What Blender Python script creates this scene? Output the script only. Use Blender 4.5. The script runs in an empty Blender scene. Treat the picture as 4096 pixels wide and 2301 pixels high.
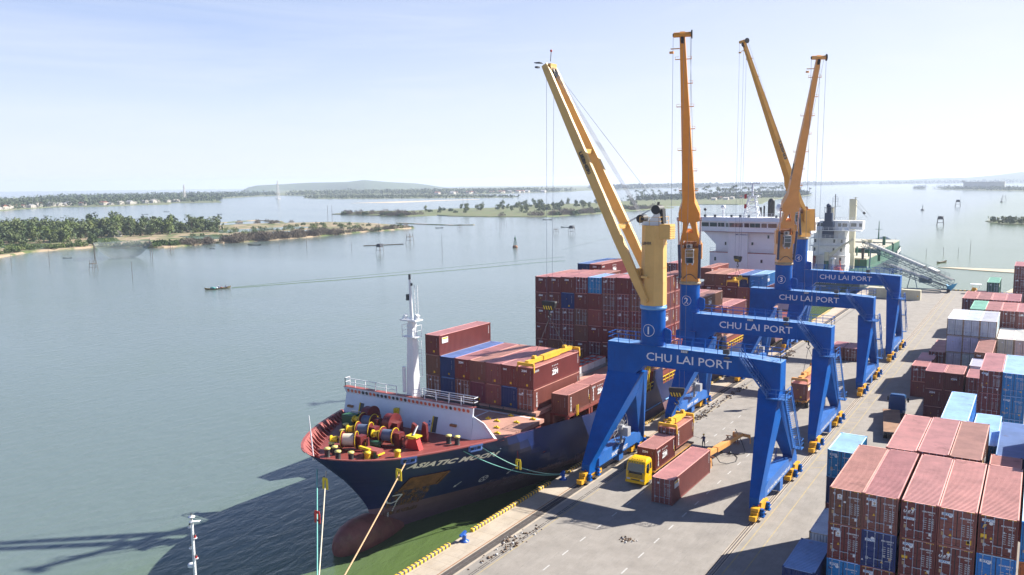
import bpy, math, random
from mathutils import Vector, Matrix, noise
sc = bpy.context.scene
COL = sc.collection
rnd = random.Random(7)
V = Vector
# ---------------------------------------------------------------- camera
CAM = V((34.65, -81.74, 35.33))
YAW, PITCH, ROLL = 0.5740, 0.1269, -0.0101
cd = bpy.data.cameras.new('camera'); cam = bpy.data.objects.new('camera', cd); COL.objects.link(cam)
f_ = V((-math.sin(YAW)*math.cos(PITCH), math.cos(YAW)*math.cos(PITCH), -math.sin(PITCH)))
r0 = V((math.cos(YAW), math.sin(YAW), 0)); u0 = r0.cross(f_)
r_ = r0*math.cos(ROLL)+u0*math.sin(ROLL); u_ = -r0*math.sin(ROLL)+u0*math.cos(ROLL)
cam.matrix_world = Matrix(((r_.x, u_.x, -f_.x, CAM.x), (r_.y, u_.y, -f_.y, CAM.y), (r_.z, u_.z, -f_.z, CAM.z), (0, 0, 0, 1)))
cd.sensor_width = 36; cd.lens = 36*3277/4096; cd.clip_start = 0.5; cd.clip_end = 60000
sc.camera = cam
# ---------------------------------------------------------------- sun and sky
SUN_DIR = V((2.29, 3.12, 3.87*0.749)).normalized()   # towards the sun
SUN_EL = math.asin(SUN_DIR.z)
sl = bpy.data.lights.new('sun', 'SUN'); so = bpy.data.objects.new('sun', sl); COL.objects.link(so)
sl.energy = 5.0; sl.angle = math.radians(0.53); sl.color = (1.0, 0.945, 0.86)
so.rotation_euler = SUN_DIR.to_track_quat('Z', 'Y').to_euler()
so.location = (0, 0, 300)
w = bpy.data.worlds.new('World'); sc.world = w; w.use_nodes = True
nt = w.node_tree; nt.nodes.clear()
def N(t, typ, **kw):
    n = t.nodes.new(typ)
    for k, v in kw.items(): setattr(n, k, v)
    return n
sky = N(nt, 'ShaderNodeTexSky', sky_type='NISHITA', sun_disc=False)
sky.sun_elevation = SUN_EL; sky.sun_rotation = math.atan2(SUN_DIR.x, SUN_DIR.y)
sky.altitude = 0; sky.air_density = 1.0; sky.dust_density = 1.2; sky.ozone_density = 1.6
tc = N(nt, 'ShaderNodeTexCoord')
L = nt.links.new
# pale milky air near the horizon, deep blue overhead
sx = N(nt, 'ShaderNodeSeparateXYZ'); L(tc.outputs['Generated'], sx.inputs[0])
rmp = N(nt, 'ShaderNodeValToRGB'); el = rmp.color_ramp.elements
for p_, c_ in ((0.0,(4.6,4.85,5.2)),(.09,(3.6,4.1,5.1)),(.21,(2.05,2.75,4.35)),(.34,(1.05,1.75,3.5)),(.60,(.32,.68,1.8)),(1.0,(.14,.36,1.15))):
    e_ = el.new(p_) if p_ not in (0.0, 1.0) else el[0 if p_ == 0 else len(el)-1]
    e_.color = (*[v/7 for v in c_], 1)
L(sx.outputs['Z'], rmp.inputs['Fac'])
sv_ = N(nt, 'ShaderNodeVectorMath', operation='SCALE'); sv_.inputs['Scale'].default_value = 7.0; L(rmp.outputs['Color'], sv_.inputs[0])
dt = N(nt, 'ShaderNodeVectorMath', operation='DOT_PRODUCT'); dt.inputs[1].default_value = V((SUN_DIR.x, SUN_DIR.y, .25)).normalized(); L(tc.outputs['Generated'], dt.inputs[0])
gl_ = N(nt, 'ShaderNodeMapRange'); gl_.inputs['From Min'].default_value = .1; gl_.inputs['From Max'].default_value = 1; gl_.inputs['To Min'].default_value = 0; gl_.inputs['To Max'].default_value = .75; L(dt.outputs['Value'], gl_.inputs['Value'])
gm = N(nt, 'ShaderNodeMixRGB'); gm.inputs['Color2'].default_value = (4.9,4.9,5.0,1); L(sv_.outputs[0], gm.inputs['Color1'])
gz_ = N(nt, 'ShaderNodeMapRange'); gz_.inputs['From Min'].default_value = .22; gz_.inputs['From Max'].default_value = .5; gz_.inputs['To Min'].default_value = 1; gz_.inputs['To Max'].default_value = .1; L(sx.outputs['Z'], gz_.inputs['Value'])
gf = N(nt, 'ShaderNodeMath', operation='MULTIPLY'); L(gl_.outputs[0], gf.inputs[0]); L(gz_.outputs[0], gf.inputs[1]); L(gf.outputs[0], gm.inputs['Fac'])
ns = N(nt, 'ShaderNodeMixRGB', blend_type='MULTIPLY'); ns.inputs['Fac'].default_value = 1; ns.inputs['Color2'].default_value = (.45,.47,.62,1); L(sky.outputs[0], ns.inputs['Color1'])
sk = N(nt, 'ShaderNodeMixRGB'); sk.inputs['Fac'].default_value = .82; L(ns.outputs[0], sk.inputs['Color1']); L(gm.outputs[0], sk.inputs['Color2'])
# thin high cloud
mp = N(nt, 'ShaderNodeMapping'); mp.inputs['Rotation'].default_value = (0, 0, 0.6); mp.inputs['Scale'].default_value = (1.5, 0.8, 11.0)
nz = N(nt, 'ShaderNodeTexNoise'); nz.inputs['Scale'].default_value = 1.4; nz.inputs['Detail'].default_value = 8; nz.inputs['Roughness'].default_value = 0.62; nz.inputs['Distortion'].default_value = 0.7
cr = N(nt, 'ShaderNodeMapRange'); cr.inputs['From Min'].default_value = 0.50; cr.inputs['From Max'].default_value = 0.85; cr.inputs['To Max'].default_value = 0.42
mx = N(nt, 'ShaderNodeMixRGB'); mx.inputs['Color2'].default_value = (4.4, 4.5, 4.7, 1)
bg = N(nt, 'ShaderNodeBackground'); bg.inputs['Strength'].default_value = 0.10
wo = N(nt, 'ShaderNodeOutputWorld')
L(tc.outputs['Generated'], mp.inputs['Vector']); L(mp.outputs[0], nz.inputs['Vector']); L(nz.outputs['Fac'], cr.inputs['Value'])
cl_ = N(nt, 'ShaderNodeMath', operation='MULTIPLY'); L(cr.outputs[0], cl_.inputs[0]); L(gz_.outputs[0], cl_.inputs[1])
L(cl_.outputs[0], mx.inputs['Fac']); L(sk.outputs[0], mx.inputs['Color1']); L(mx.outputs[0], bg.inputs['Color']); L(bg.outputs[0], wo.inputs['Surface'])
sc.view_settings.view_transform = 'Standard'; sc.view_settings.look = 'None'; sc.view_settings.gamma = 1; sc.view_settings.use_curve_mapping = False
sc.view_settings.exposure = 1.2
sc.render.engine = 'CYCLES'; sc.cycles.use_denoising = True; sc.cycles.max_bounces = 6; sc.cycles.transparent_max_bounces = 12; sc.cycles.volume_bounces = 1
# ---------------------------------------------------------------- helpers
WT = {}
class MB:
    """collects shapes for ONE mesh object"""
    def __init__(s): s.v = []; s.f = []; s.m = []; s.s = []
    def add(s, vs, fs, mi=0, sm=False):
        b = len(s.v); s.v += [tuple(v) for v in vs]
        for f in fs: s.f.append(tuple(i+b for i in f)); s.m.append(mi); s.s.append(sm)
        return s
    def box(s, x0, y0, z0, x1, y1, z1, mi=0):
        if x1 < x0: x0, x1 = x1, x0
        if y1 < y0: y0, y1 = y1, y0
        if z1 < z0: z0, z1 = z1, z0
        return s.add([(x0,y0,z0),(x1,y0,z0),(x1,y1,z0),(x0,y1,z0),(x0,y0,z1),(x1,y0,z1),(x1,y1,z1),(x0,y1,z1)],
            [(0,3,2,1),(4,5,6,7),(0,1,5,4),(1,2,6,5),(2,3,7,6),(3,0,4,7)], mi)
    def bar(s, a, b, w, h=None, up=(0,0,1), mi=0, w2=None, h2=None):
        a = V(a); b = V(b); d = (b-a)
        if d.length < 1e-6: return s
        d.normalize(); h = w if h is None else h; w2 = w if w2 is None else w2; h2 = h if h2 is None else h2
        up = V(up)
        if abs(d.dot(up)) > .99: up = V((0,1,0))
        x = d.cross(up).normalized(); z = x.cross(d)
        q = []
        for p, ww, hh in ((a, w, h), (b, w2, h2)):
            for i, j in ((-1,-1),(1,-1),(1,1),(-1,1)): q.append(p+x*(i*ww/2)+z*(j*hh/2))
        return s.add(q, [(0,1,2,3),(7,6,5,4),(0,4,5,1),(1,5,6,2),(2,6,7,3),(3,7,4,0)], mi)
    def cyl(s, a, b, r, r2=None, n=12, mi=0, caps=True, sm=True):
        a = V(a); b = V(b); d = (b-a).normalized(); r2 = r if r2 is None else r2
        t = V((0,0,1)) if abs(d.z) < .9 else V((1,0,0))
        x = d.cross(t).normalized(); y = d.cross(x)
        q = []
        for p, rr in ((a, r), (b, r2)):
            for i in range(n): an = 2*math.pi*i/n; q.append(p+x*(rr*math.cos(an))+y*(rr*math.sin(an)))
        s.add(q, [((i+1) % n, i, n+i, n+(i+1) % n) for i in range(n)], mi, sm)
        if caps: s.add(q[:n], [tuple(range(n))], mi); s.add(q[n:], [tuple(reversed(range(n)))], mi)
        return s
    def tube(s, pts, r, n=5, mi=0):
        for a, b in zip(pts[:-1], pts[1:]): s.cyl(a, b, r, n=n, mi=mi, caps=False)
        return s
    def lathe(s, c, prof, n=16, mi=0, sm=True):
        c = V(c); q = []
        for r, z in prof:
            for i in range(n): an = 2*math.pi*i/n; q.append((c.x+r*math.cos(an), c.y+r*math.sin(an), c.z+z))
        fs = []
        for k in range(len(prof)-1):
            for i in range(n): fs.append((k*n+i, k*n+(i+1) % n, (k+1)*n+(i+1) % n, (k+1)*n+i))
        s.add(q, fs, mi, sm)
        if prof[0][0] > 1e-4: s.add(q[:n], [tuple(reversed(range(n)))], mi)
        if prof[-1][0] > 1e-4: s.add(q[-n:], [tuple(range(n))], mi)
        return s
    def sph(s, c, r, n=10, m=6, mi=0, sc_=(1,1,1)):
        c = V(c); q = []; fs = []
        for k in range(m+1):
            th = math.pi*k/m
            for i in range(n):
                an = 2*math.pi*i/n
                q.append((c.x+r*sc_[0]*math.sin(th)*math.cos(an), c.y+r*sc_[1]*math.sin(th)*math.sin(an), c.z-r*sc_[2]*math.cos(th)))
        for k in range(m):
            for i in range(n): fs.append((k*n+i, k*n+(i+1) % n, (k+1)*n+(i+1) % n, (k+1)*n+i))
        return s.add(q, fs, mi, True)
    def prism(s, pts, vec, mi=0, mis=None):
        """closed polygon extruded by vec"""
        pts = [V(p) for p in pts]; vec = V(vec); n = len(pts)
        nrm = V((0,0,0))
        for i in range(n): nrm += pts[i].cross(pts[(i+1) % n])
        if nrm.dot(vec) > 0: pts = list(reversed(pts))
        q = pts+[p+vec for p in pts]
        s.add(q, [tuple(range(n))], mi); s.add(q, [tuple(reversed(range(n, 2*n)))], mi)
        s.add(q, [((i+1) % n, i, n+i, n+(i+1) % n) for i in range(n)], mi if mis is None else mis)
        return s
    def quad(s, a, b, c, d, mi=0): return s.add([a,b,c,d], [(0,1,2,3)], mi)
    def poly(s, pts, mi=0): return s.add(pts, [tuple(range(len(pts)))], mi)
    def loft(s, rings, mi=0, closed=True, sm=False, mis=None):
        n = len(rings[0]); q = [p for r in rings for p in r]
        for k in range(len(rings)-1):
            fs = []
            for i in range(n if closed else n-1): fs.append((k*n+i, k*n+(i+1) % n, (k+1)*n+(i+1) % n, (k+1)*n+i))
            s.add([q[j] for j in range(k*n, (k+2)*n)], [tuple(j-k*n for j in f) for f in fs], mi if mis is None else mis[k], sm)
        return s
    def xf(s, M, start=0):
        for i in range(start, len(s.v)): s.v[i] = tuple(M @ V(s.v[i]))
        return s
    def build(s, name, mats, parent=None, origin=None, mesh=None):
        if not isinstance(mats, (list, tuple)): mats = [mats]
        if parent is None and origin is None:
            xs = [v[0] for v in s.v]; ys = [v[1] for v in s.v]; zs = [v[2] for v in s.v]
            origin = V(((min(xs)+max(xs))/2, (min(ys)+max(ys))/2, min(zs)))
        o0 = V(origin) if origin is not None else V((0,0,0))
        me = bpy.data.meshes.new(name)
        me.from_pydata([tuple(V(v)-o0) for v in s.v] if o0.length else s.v, [], s.f)
        for m in mats: me.materials.append(m)
        me.polygons.foreach_set('material_index', s.m)
        me.polygons.foreach_set('use_smooth', s.s)
        me.update()
        return link(name, me, parent, o0)
def link(name, me, parent=None, loc=(0,0,0)):
    o = bpy.data.objects.new(name, me); COL.objects.link(o)
    loc = V(loc); o.location = loc
    if parent is not None:
        o.parent = parent; o.matrix_parent_inverse = Matrix.Translation(-WT[parent.name])
    WT[o.name] = loc
    return o
def tag(o, label=None, cat=None, group=None, kind=None):
    if label: o['label'] = label
    if cat: o['category'] = cat
    if group: o['group'] = group
    if kind: o['kind'] = kind
    return o
def thing(name, loc, label, cat, group=None):
    o = link(name, None, None, loc); o.empty_display_size = 0.5
    return tag(o, label, cat, group)
def dup(root, loc, label=None, group=None):
    """copy of a thing with copies of its parts and sub-parts"""
    r = root.copy(); COL.objects.link(r); r.location = loc; WT[r.name] = V(loc)
    def rec(src, dst):
        for ch in list(src.children):
            c = ch.copy(); COL.objects.link(c); c.parent = dst; rec(ch, c)
    rec(root, r)
    if label: r['label'] = label
    if group: r['group'] = group
    return r
def text_data(body, size, bold=0.02, shear=0.0, spacing=1.0, align='CENTER'):
    cu = bpy.data.curves.new('lettering', 'FONT'); cu.body = body; cu.size = size; cu.align_x = align
    cu.offset = bold*size; cu.shear = shear; cu.space_character = spacing; cu.resolution_u = 2; cu.fill_mode = 'FRONT'
    ob = bpy.data.objects.new('tmp', cu); COL.objects.link(ob)
    dg = bpy.context.evaluated_depsgraph_get(); dg.update()
    me = bpy.data.meshes.new_from_object(ob.evaluated_get(dg))
    bpy.data.objects.remove(ob); bpy.data.curves.remove(cu)
    vs = [V(v.co) for v in me.vertices]; fs = [tuple(p.vertices) for p in me.polygons]
    bpy.data.meshes.remove(me)
    return vs, fs
def put_text(mb, body, size, origin, xdir, ydir, mi=0, width=None, **kw):
    """lettering laid on a plane: origin = baseline centre"""
    vs, fs = text_data(body, size, **kw)
    if not vs: return mb
    if width:
        x0 = min(v.x for v in vs); x1 = max(v.x for v in vs); k = width/(x1-x0); c = (x0+x1)/2
        vs = [V(((v.x-c)*k, v.y, 0)) for v in vs]
    o = V(origin); xd = V(xdir); yd = V(ydir)
    return mb.add([o+xd*v.x+yd*v.y for v in vs], fs, mi)
def rail(mb, pts, h=1.05, step=1.6, r=0.03, mi=0, mid=True):
    """guard rail along a path"""
    for a, b in zip(pts[:-1], pts[1:]):
        a = V(a); b = V(b); n = max(1, round((b-a).length/step))
        for k in range(n+1):
            p = a.lerp(b, k/n); mb.bar(p, p+V((0,0,h)), 2*r, mi=mi)
        mb.bar(a+V((0,0,h)), b+V((0,0,h)), 2*r, mi=mi)
        if mid: mb.bar(a+V((0,0,h*.52)), b+V((0,0,h*.52)), 1.6*r, mi=mi)
    return mb
def stair(mb, a, b, wv, step=0.28, mi=0):
    """stair flight from a to b, wv = width vector"""
    a = V(a); b = V(b); wv = V(wv); n = max(2, int(abs(b.z-a.z)/step))
    up = V((0,0,1))
    for s_ in (V((0,0,0)), wv):
        mb.bar(a+s_, b+s_, .05, .22, mi=mi)
        mb.bar(a+s_+up*1.0, b+s_+up*1.0, .05, mi=mi); mb.bar(a+s_+up*.55, b+s_+up*.55, .04, mi=mi)
        for k in range(0, 6):
            p = a.lerp(b, k/5)+s_; mb.bar(p, p+up, .05, mi=mi)
    d = (b-a); d.z = 0; d = d.normalized()*.22 if d.length > 1e-4 else V((0,0.2,0))
    for k in range(n):
        p = a.lerp(b, (k+.5)/n); mb.add([p-d*.5, p+d*.5, p+d*.5+wv, p-d*.5+wv], [(0,1,2,3)], mi)
    return mb
# ---------------------------------------------------------------- materials
def mat(name, col, rough=.5, metal=0.0, var=0.12, scale=1.5, rust=0.0, rustcol=(.16,.06,.025), streak=False, bump=0.0, objcol=False, spec=.5, roof=False, emit=None, dirt=0.0, dim=1.0):
    m = bpy.data.materials.new(name); m.use_nodes = True; t = m.node_tree; t.nodes.clear()
    out = N(t, 'ShaderNodeOutputMaterial'); b = N(t, 'ShaderNodeBsdfPrincipled'); t.links.new(b.outputs[0], out.inputs['Surface'])
    l = t.links.new
    b.inputs['Roughness'].default_value = rough; b.inputs['Metallic'].default_value = metal; b.inputs['Specular IOR Level'].default_value = spec
    tx = N(t, 'ShaderNodeTexCoord'); oi = N(t, 'ShaderNodeObjectInfo')
    ad = N(t, 'ShaderNodeVectorMath', operation='ADD'); l(tx.outputs['Object'], ad.inputs[0])
    sm = N(t, 'ShaderNodeVectorMath', operation='SCALE'); sm.inputs['Scale'].default_value = 60.0
    cx = N(t, 'ShaderNodeCombineXYZ'); l(oi.outputs['Random'], cx.inputs[0]); l(oi.outputs['Random'], cx.inputs[1]); l(cx.outputs[0], sm.inputs[0]); l(sm.outputs[0], ad.inputs[1])
    n1 = N(t, 'ShaderNodeTexNoise'); n1.inputs['Scale'].default_value = scale; n1.inputs['Detail'].default_value = 5; n1.inputs['Roughness'].default_value = .65
    l(ad.outputs[0], n1.inputs['Vector'])
    mr = N(t, 'ShaderNodeMapRange'); mr.inputs['From Min'].default_value = .25; mr.inputs['From Max'].default_value = .75
    mr.inputs['To Min'].default_value = (1-var)*dim; mr.inputs['To Max'].default_value = (1+var)*dim
    l(n1.outputs['Fac'], mr.inputs['Value'])
    if objcol:
        if roof:
            at = N(t, 'ShaderNodeAttribute', attribute_type='OBJECT', attribute_name='roof_tint'); src = at.outputs['Color']
        else: src = oi.outputs['Color']
    else:
        rg = N(t, 'ShaderNodeRGB'); rg.outputs[0].default_value = (*col, 1); src = rg.outputs[0]
    mu = N(t, 'ShaderNodeMixRGB', blend_type='MULTIPLY'); mu.inputs['Fac'].default_value = 1
    l(src, mu.inputs['Color1']); l(mr.outputs[0], mu.inputs['Color2']); cur = mu.outputs[0]
    if rust > 0 or dirt > 0:
        mp_ = N(t, 'ShaderNodeMapping'); mp_.inputs['Scale'].default_value = (3.0, 3.0, .35) if streak else (1, 1, 1)
        l(ad.outputs[0], mp_.inputs['Vector'])
        n2 = N(t, 'ShaderNodeTexNoise'); n2.inputs['Scale'].default_value = 1.1 if streak else scale*.7; n2.inputs['Detail'].default_value = 8; n2.inputs['Roughness'].default_value = .72
        l(mp_.outputs[0], n2.inputs['Vector'])
        r2 = N(t, 'ShaderNodeMapRange'); r2.inputs['From Min'].default_value = .62-.25*max(rust, dirt); r2.inputs['From Max'].default_value = .80-.2*max(rust, dirt); r2.inputs['To Max'].default_value = .85 if rust else .5
        l(n2.outputs['Fac'], r2.inputs['Value'])
        m2 = N(t, 'ShaderNodeMixRGB'); m2.inputs['Color2'].default_value = (*rustcol, 1); l(r2.outputs[0], m2.inputs['Fac']); l(cur, m2.inputs['Color1']); cur = m2.outputs[0]
    l(cur, b.inputs['Base Color'])
    if bump > 0:
        bp = N(t, 'ShaderNodeBump'); bp.inputs['Strength'].default_value = bump; bp.inputs['Distance'].default_value = .05; l(n1.outputs['Fac'], bp.inputs['Height']); l(bp.outputs[0], b.inputs['Normal'])
    if emit: b.inputs['Emission Color'].default_value = (*emit, 1); b.inputs['Emission Strength'].default_value = 4
    return m
M = {}
M['blue'] = mat('crane_blue_paint', (.001,.088,.36), .45, spec=.14, var=.20, scale=.5, dirt=.28, rustcol=(.012,.045,.13), streak=True)
M['blue_worn'] = mat('worn_blue_walkway', (.10,.24,.50), .6, var=.25, scale=2.0, rust=.35, rustcol=(.45,.50,.56))
M['blue_light'] = mat('pale_blue_paint', (.14,.36,.66), .45)
M['yellow'] = mat('crane_yellow_paint', (.62,.30,.040), .42, var=.1, scale=.6, dirt=.1, rustcol=(.35,.16,.04), streak=True)
M['cream'] = mat('faded_yellow_paint', (.66,.40,.12), .45, var=.1, scale=.5, dirt=.12, rustcol=(.42,.25,.10), streak=True)
M['bogie'] = mat('bogie_yellow_paint', (.72,.36,.012), .45, var=.12, dirt=.2, rustcol=(.20,.10,.03))
M['hazard'] = mat('spreader_yellow_paint', (.68,.40,.03), .5, var=.15, dirt=.2, rustcol=(.25,.13,.04))
M['white'] = mat('white_paint', (.72,.74,.76), .45, var=.05, scale=.6, dirt=.08, rustcol=(.45,.36,.26), streak=True)
M['name'] = mat('ship_name_paint', (.86,.83,.74), .5, var=.05)
M['decal'] = mat('white_lettering_paint', (.70,.71,.73), .5, var=.06)
M['black'] = mat('black_grease_steel', (.018,.018,.02), .55, var=.3)
M['dark'] = mat('dark_steel', (.05,.055,.065), .5, var=.3)
M['cylinder'] = mat('hydraulic_barrel', (.035,.05,.10), .4)
M['chrome'] = mat('piston_rod', (.55,.42,.38), .25, metal=.8)
M['steel'] = mat('grey_steel', (.30,.31,.32), .45, metal=.4, var=.2, rust=.2)
M['rope'] = mat('wire_rope', (.10,.13,.20), .5)
M['glass'] = mat('tinted_glass', (.025,.045,.055), .08, var=.3, spec=.8)
M['rail_steel'] = mat('rail_steel', (.20,.18,.17), .4, metal=.5, var=.3, rust=.4)
M['rust'] = mat('rusty_steel', (.28,.13,.06), .8, var=.35, scale=2)
M['rubber'] = mat('tyre_rubber', (.022,.022,.023), .85)
M['box'] = mat('container_paint', (1,1,1), .5, objcol=True, var=.16, scale=.5, rust=.10, rustcol=(.075,.035,.03), streak=True)
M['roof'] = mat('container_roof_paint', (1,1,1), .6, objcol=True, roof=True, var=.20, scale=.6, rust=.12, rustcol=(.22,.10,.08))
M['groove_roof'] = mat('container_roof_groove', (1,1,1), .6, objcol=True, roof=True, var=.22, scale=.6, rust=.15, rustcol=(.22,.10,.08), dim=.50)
M['rust_frame'] = mat('rusty_container_frame', (.38,.27,.17), .7, var=.5, scale=2.5, rust=.5, rustcol=(.12,.06,.03))
M['frame'] = mat('container_frame_paint', (1,1,1), .5, objcol=True, var=.2, scale=1.0, rust=.22, rustcol=(.10,.05,.035))
M['rod'] = mat('galvanised_rod', (.36,.42,.52), .4, metal=.3)
M['gasket'] = mat('dark_gasket', (.02,.018,.02), .7)
M['red_deck'] = mat('deck_red_paint', (.20,.042,.034), .55, var=.25, scale=.8, rust=.15, rustcol=(.30,.15,.12))
M['bulwark'] = mat('bulwark_red_paint', (.28,.072,.062), .55, var=.15, rust=.12)
M['winch'] = mat('winch_red_paint', (.14,.020,.020), .45, var=.25)
M['hatch'] = mat('hatch_cover_paint', (.46,.25,.19), .6, var=.22, scale=.5, rust=.22, rustcol=(.33,.15,.10))
M['hull'] = mat('hull_navy_paint', (.007,.020,.090), .38, var=.25, scale=.25, rust=.06, rustcol=(.03,.02,.03), streak=True)
M['boot'] = mat('boot_top_mauve_paint', (.20,.115,.135), .55, var=.2, scale=.4, rust=.12, rustcol=(.16,.09,.07), streak=True)
M['bulb'] = mat('bulb_red_paint', (.22,.075,.06), .6, var=.3, scale=.7, rust=.3, rustcol=(.24,.15,.08))
M['wall_white'] = mat('breakwater_white_paint', (.62,.66,.72), .45, var=.06, scale=.8, dirt=.06, rustcol=(.45,.30,.18), streak=True)
M['orange'] = mat('orange_inside_paint', (.62,.14,.07), .5, var=.2)
M['rope_white'] = mat('white_mooring_rope', (.62,.55,.42), .8, var=.2, scale=20)
M['rope_green'] = mat('green_mooring_rope', (.20,.42,.36), .8, var=.2, scale=20)
M['net_green'] = mat('green_drum', (.03,.12,.06), .6)
M['sig_yellow'] = mat('signal_yellow_paint', (.72,.52,.02), .5, var=.1)
M['sig_red'] = mat('signal_red_paint', (.45,.02,.02), .5, var=.1)
M['sticker_blue'] = mat('sticker_blue_print', (.03,.20,.46), .5)
M['sticker_tan'] = mat('sticker_tan_print', (.40,.27,.15), .6)
M['sticker_yellow'] = mat('sticker_yellow_print', (.75,.45,.02), .5)
M['sticker_navy'] = mat('sticker_navy_print', (.02,.03,.12), .5)
M['text_grey'] = mat('small_white_print', (.42,.42,.44), .5)
M['text_dark'] = mat('dark_lettering', (.03,.03,.035), .5)
M['blue_text'] = mat('blue_lettering', (.03,.08,.30), .5)
HAZE = 1.1e-4
# ================================================================ setting: quay, water, land
WZ = -2.0
def ground_mat(name, c1, c2, scale, stains=True, joints=None, rough=.85, dark=.35):
    m = bpy.data.materials.new(name); m.use_nodes = True; t = m.node_tree; t.nodes.clear(); l = t.links.new
    out = N(t, 'ShaderNodeOutputMaterial'); b = N(t, 'ShaderNodeBsdfPrincipled'); l(b.outputs[0], out.inputs['Surface']); b.inputs['Roughness'].default_value = rough
    b.inputs['Specular IOR Level'].default_value = .3
    tx = N(t, 'ShaderNodeTexCoord')
    def nz_(sc_, det=6, ro=.6, mp=None, dist=0):
        n = N(t, 'ShaderNodeTexNoise'); n.inputs['Scale'].default_value = sc_; n.inputs['Detail'].default_value = det; n.inputs['Roughness'].default_value = ro; n.inputs['Distortion'].default_value = dist
        if mp:
            q = N(t, 'ShaderNodeMapping'); q.inputs['Scale'].default_value = mp; l(tx.outputs['Object'], q.inputs['Vector']); l(q.outputs[0], n.inputs['Vector'])
        else: l(tx.outputs['Object'], n.inputs['Vector'])
        return n
    def ramp(n, a, b_, lo=0, hi=1):
        r = N(t, 'ShaderNodeMapRange'); r.inputs['From Min'].default_value = a; r.inputs['From Max'].default_value = b_; r.inputs['To Min'].default_value = lo; r.inputs['To Max'].default_value = hi
        l(n, r.inputs['Value']); return r.outputs[0]
    n1 = nz_(scale)
    mxc = N(t, 'ShaderNodeMixRGB'); mxc.inputs['Color1'].default_value = (*c1, 1); mxc.inputs['Color2'].default_value = (*c2, 1); l(ramp(n1.outputs['Fac'], .3, .7), mxc.inputs['Fac'])
    cur = mxc.outputs[0]
    if stains:
        for sc_, mp, a, b_, amt, col in ((.35, (1, .28, 1), .50, .80, .35, (.12,.115,.11)), (1.3, None, .60, .74, .35, (.10,.095,.09)), (.12, None, .5, .7, .25, (.33,.31,.28)), (7.0, (1, .10, 1), .56, .72, dark*1.1, (.09,.088,.085)), (2.2, (.22, 1, 1), .60, .72, .28, (.11,.105,.10)), (3.0, (.5,.12,1), .52, .66, .22, (.36,.34,.31)), (5.0, None, .66, .72, .3, (.40,.38,.35))):
            n2 = nz_(sc_, 7, .68, mp, .8 if mp and sc_ > 5 else .2)
            m2 = N(t, 'ShaderNodeMixRGB'); m2.inputs['Color2'].default_value = (*col, 1); l(ramp(n2.outputs['Fac'], a, b_, 0, amt), m2.inputs['Fac']); l(cur, m2.inputs['Color1']); cur = m2.outputs[0]
    if joints:
        br = N(t, 'ShaderNodeTexBrick'); br.inputs['Scale'].default_value = 1; br.inputs['Mortar Size'].default_value = .012; br.inputs['Brick Width'].default_value = joints[0]; br.inputs['Row Height'].default_value = joints[1]
        br.inputs['Color1'].default_value = (1,1,1,1); br.inputs['Color2'].default_value = (.90,.90,.92,1); br.inputs['Mortar'].default_value = (.45,.40,.36,1); br.inputs['Bias'].default_value = -.2
        l(tx.outputs['Object'], br.inputs['Vector'])
        m3 = N(t, 'ShaderNodeMixRGB', blend_type='MULTIPLY'); m3.inputs['Fac'].default_value = .8; l(cur, m3.inputs['Color1']); l(br.outputs['Color'], m3.inputs['Color2']); cur = m3.outputs[0]
    l(cur, b.inputs['Base Color'])
    n9 = nz_(9, 6, .7); bp = N(t, 'ShaderNodeBump'); bp.inputs['Strength'].default_value = .25; bp.inputs['Distance'].default_value = .02; l(n9.outputs['Fac'], bp.inputs['Height']); l(bp.outputs[0], b.inputs['Normal'])
    return m
M['concrete'] = ground_mat('yard_concrete', (.235,.215,.190), (.30,.275,.245), .5)
M['apron'] = ground_mat('apron_concrete', (.40,.335,.255), (.50,.43,.34), .45, True, (3.4, 1.5), dark=.2)
M['quaywall'] = ground_mat('quay_wall_concrete', (.16,.15,.13), (.25,.23,.20), .8)
M['line_white'] = mat('worn_white_line', (.46,.45,.43), .8, var=.25, scale=5, rust=.35, rustcol=(.27,.25,.22))
M['line_yellow'] = mat('worn_yellow_line', (.40,.31,.14), .8, var=.2, scale=3, rust=.75, rustcol=(.27,.25,.215))
M['groove'] = mat('dark_groove', (.07,.06,.055), .9, var=.4)
M['kerb_y'] = mat('kerb_yellow', (.70,.42,.03), .6, var=.15, scale=3, rust=.15, rustcol=(.5,.45,.35))
M['kerb_k'] = mat('kerb_black', (.055,.055,.065), .6, var=.3)
# quay body
q = MB(); q.box(-12.62, -190, -9, 150, 211.6, 0)
quay = q.build('quay', M['concrete'], origin=(0,0,0)); tag(quay, kind='structure')
q = MB(); q.add([(-12.60,-190,.004),(-8.2,-190,.004),(-8.2,211.4,.004),(-12.60,211.4,.004)], [(0,1,2,3)])
tag(q.build('apron_pavement', M['apron'], origin=(0,0,0)), kind='structure')
q = MB(); q.add([(-12.63,-190,-9),(-12.63,211.7,-9),(-12.63,211.7,-.02),(-12.63,-190,-.02)], [(0,1,2,3)]); q.add([(-12.63,211.7,-9),(150,211.7,-9),(150,211.7,-.02),(-12.63,211.7,-.02)], [(0,1,2,3)])
tag(q.build('quay_face', M['quaywall'], origin=(0,0,0)), kind='structure')
def strip(mb, x, w_, y0, y1, z=.008, mi=0): return mb.add([(x-w_/2,y0,z),(x+w_/2,y0,z),(x+w_/2,y1,z),(x-w_/2,y1,z)], [(0,1,2,3)], mi)
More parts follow.
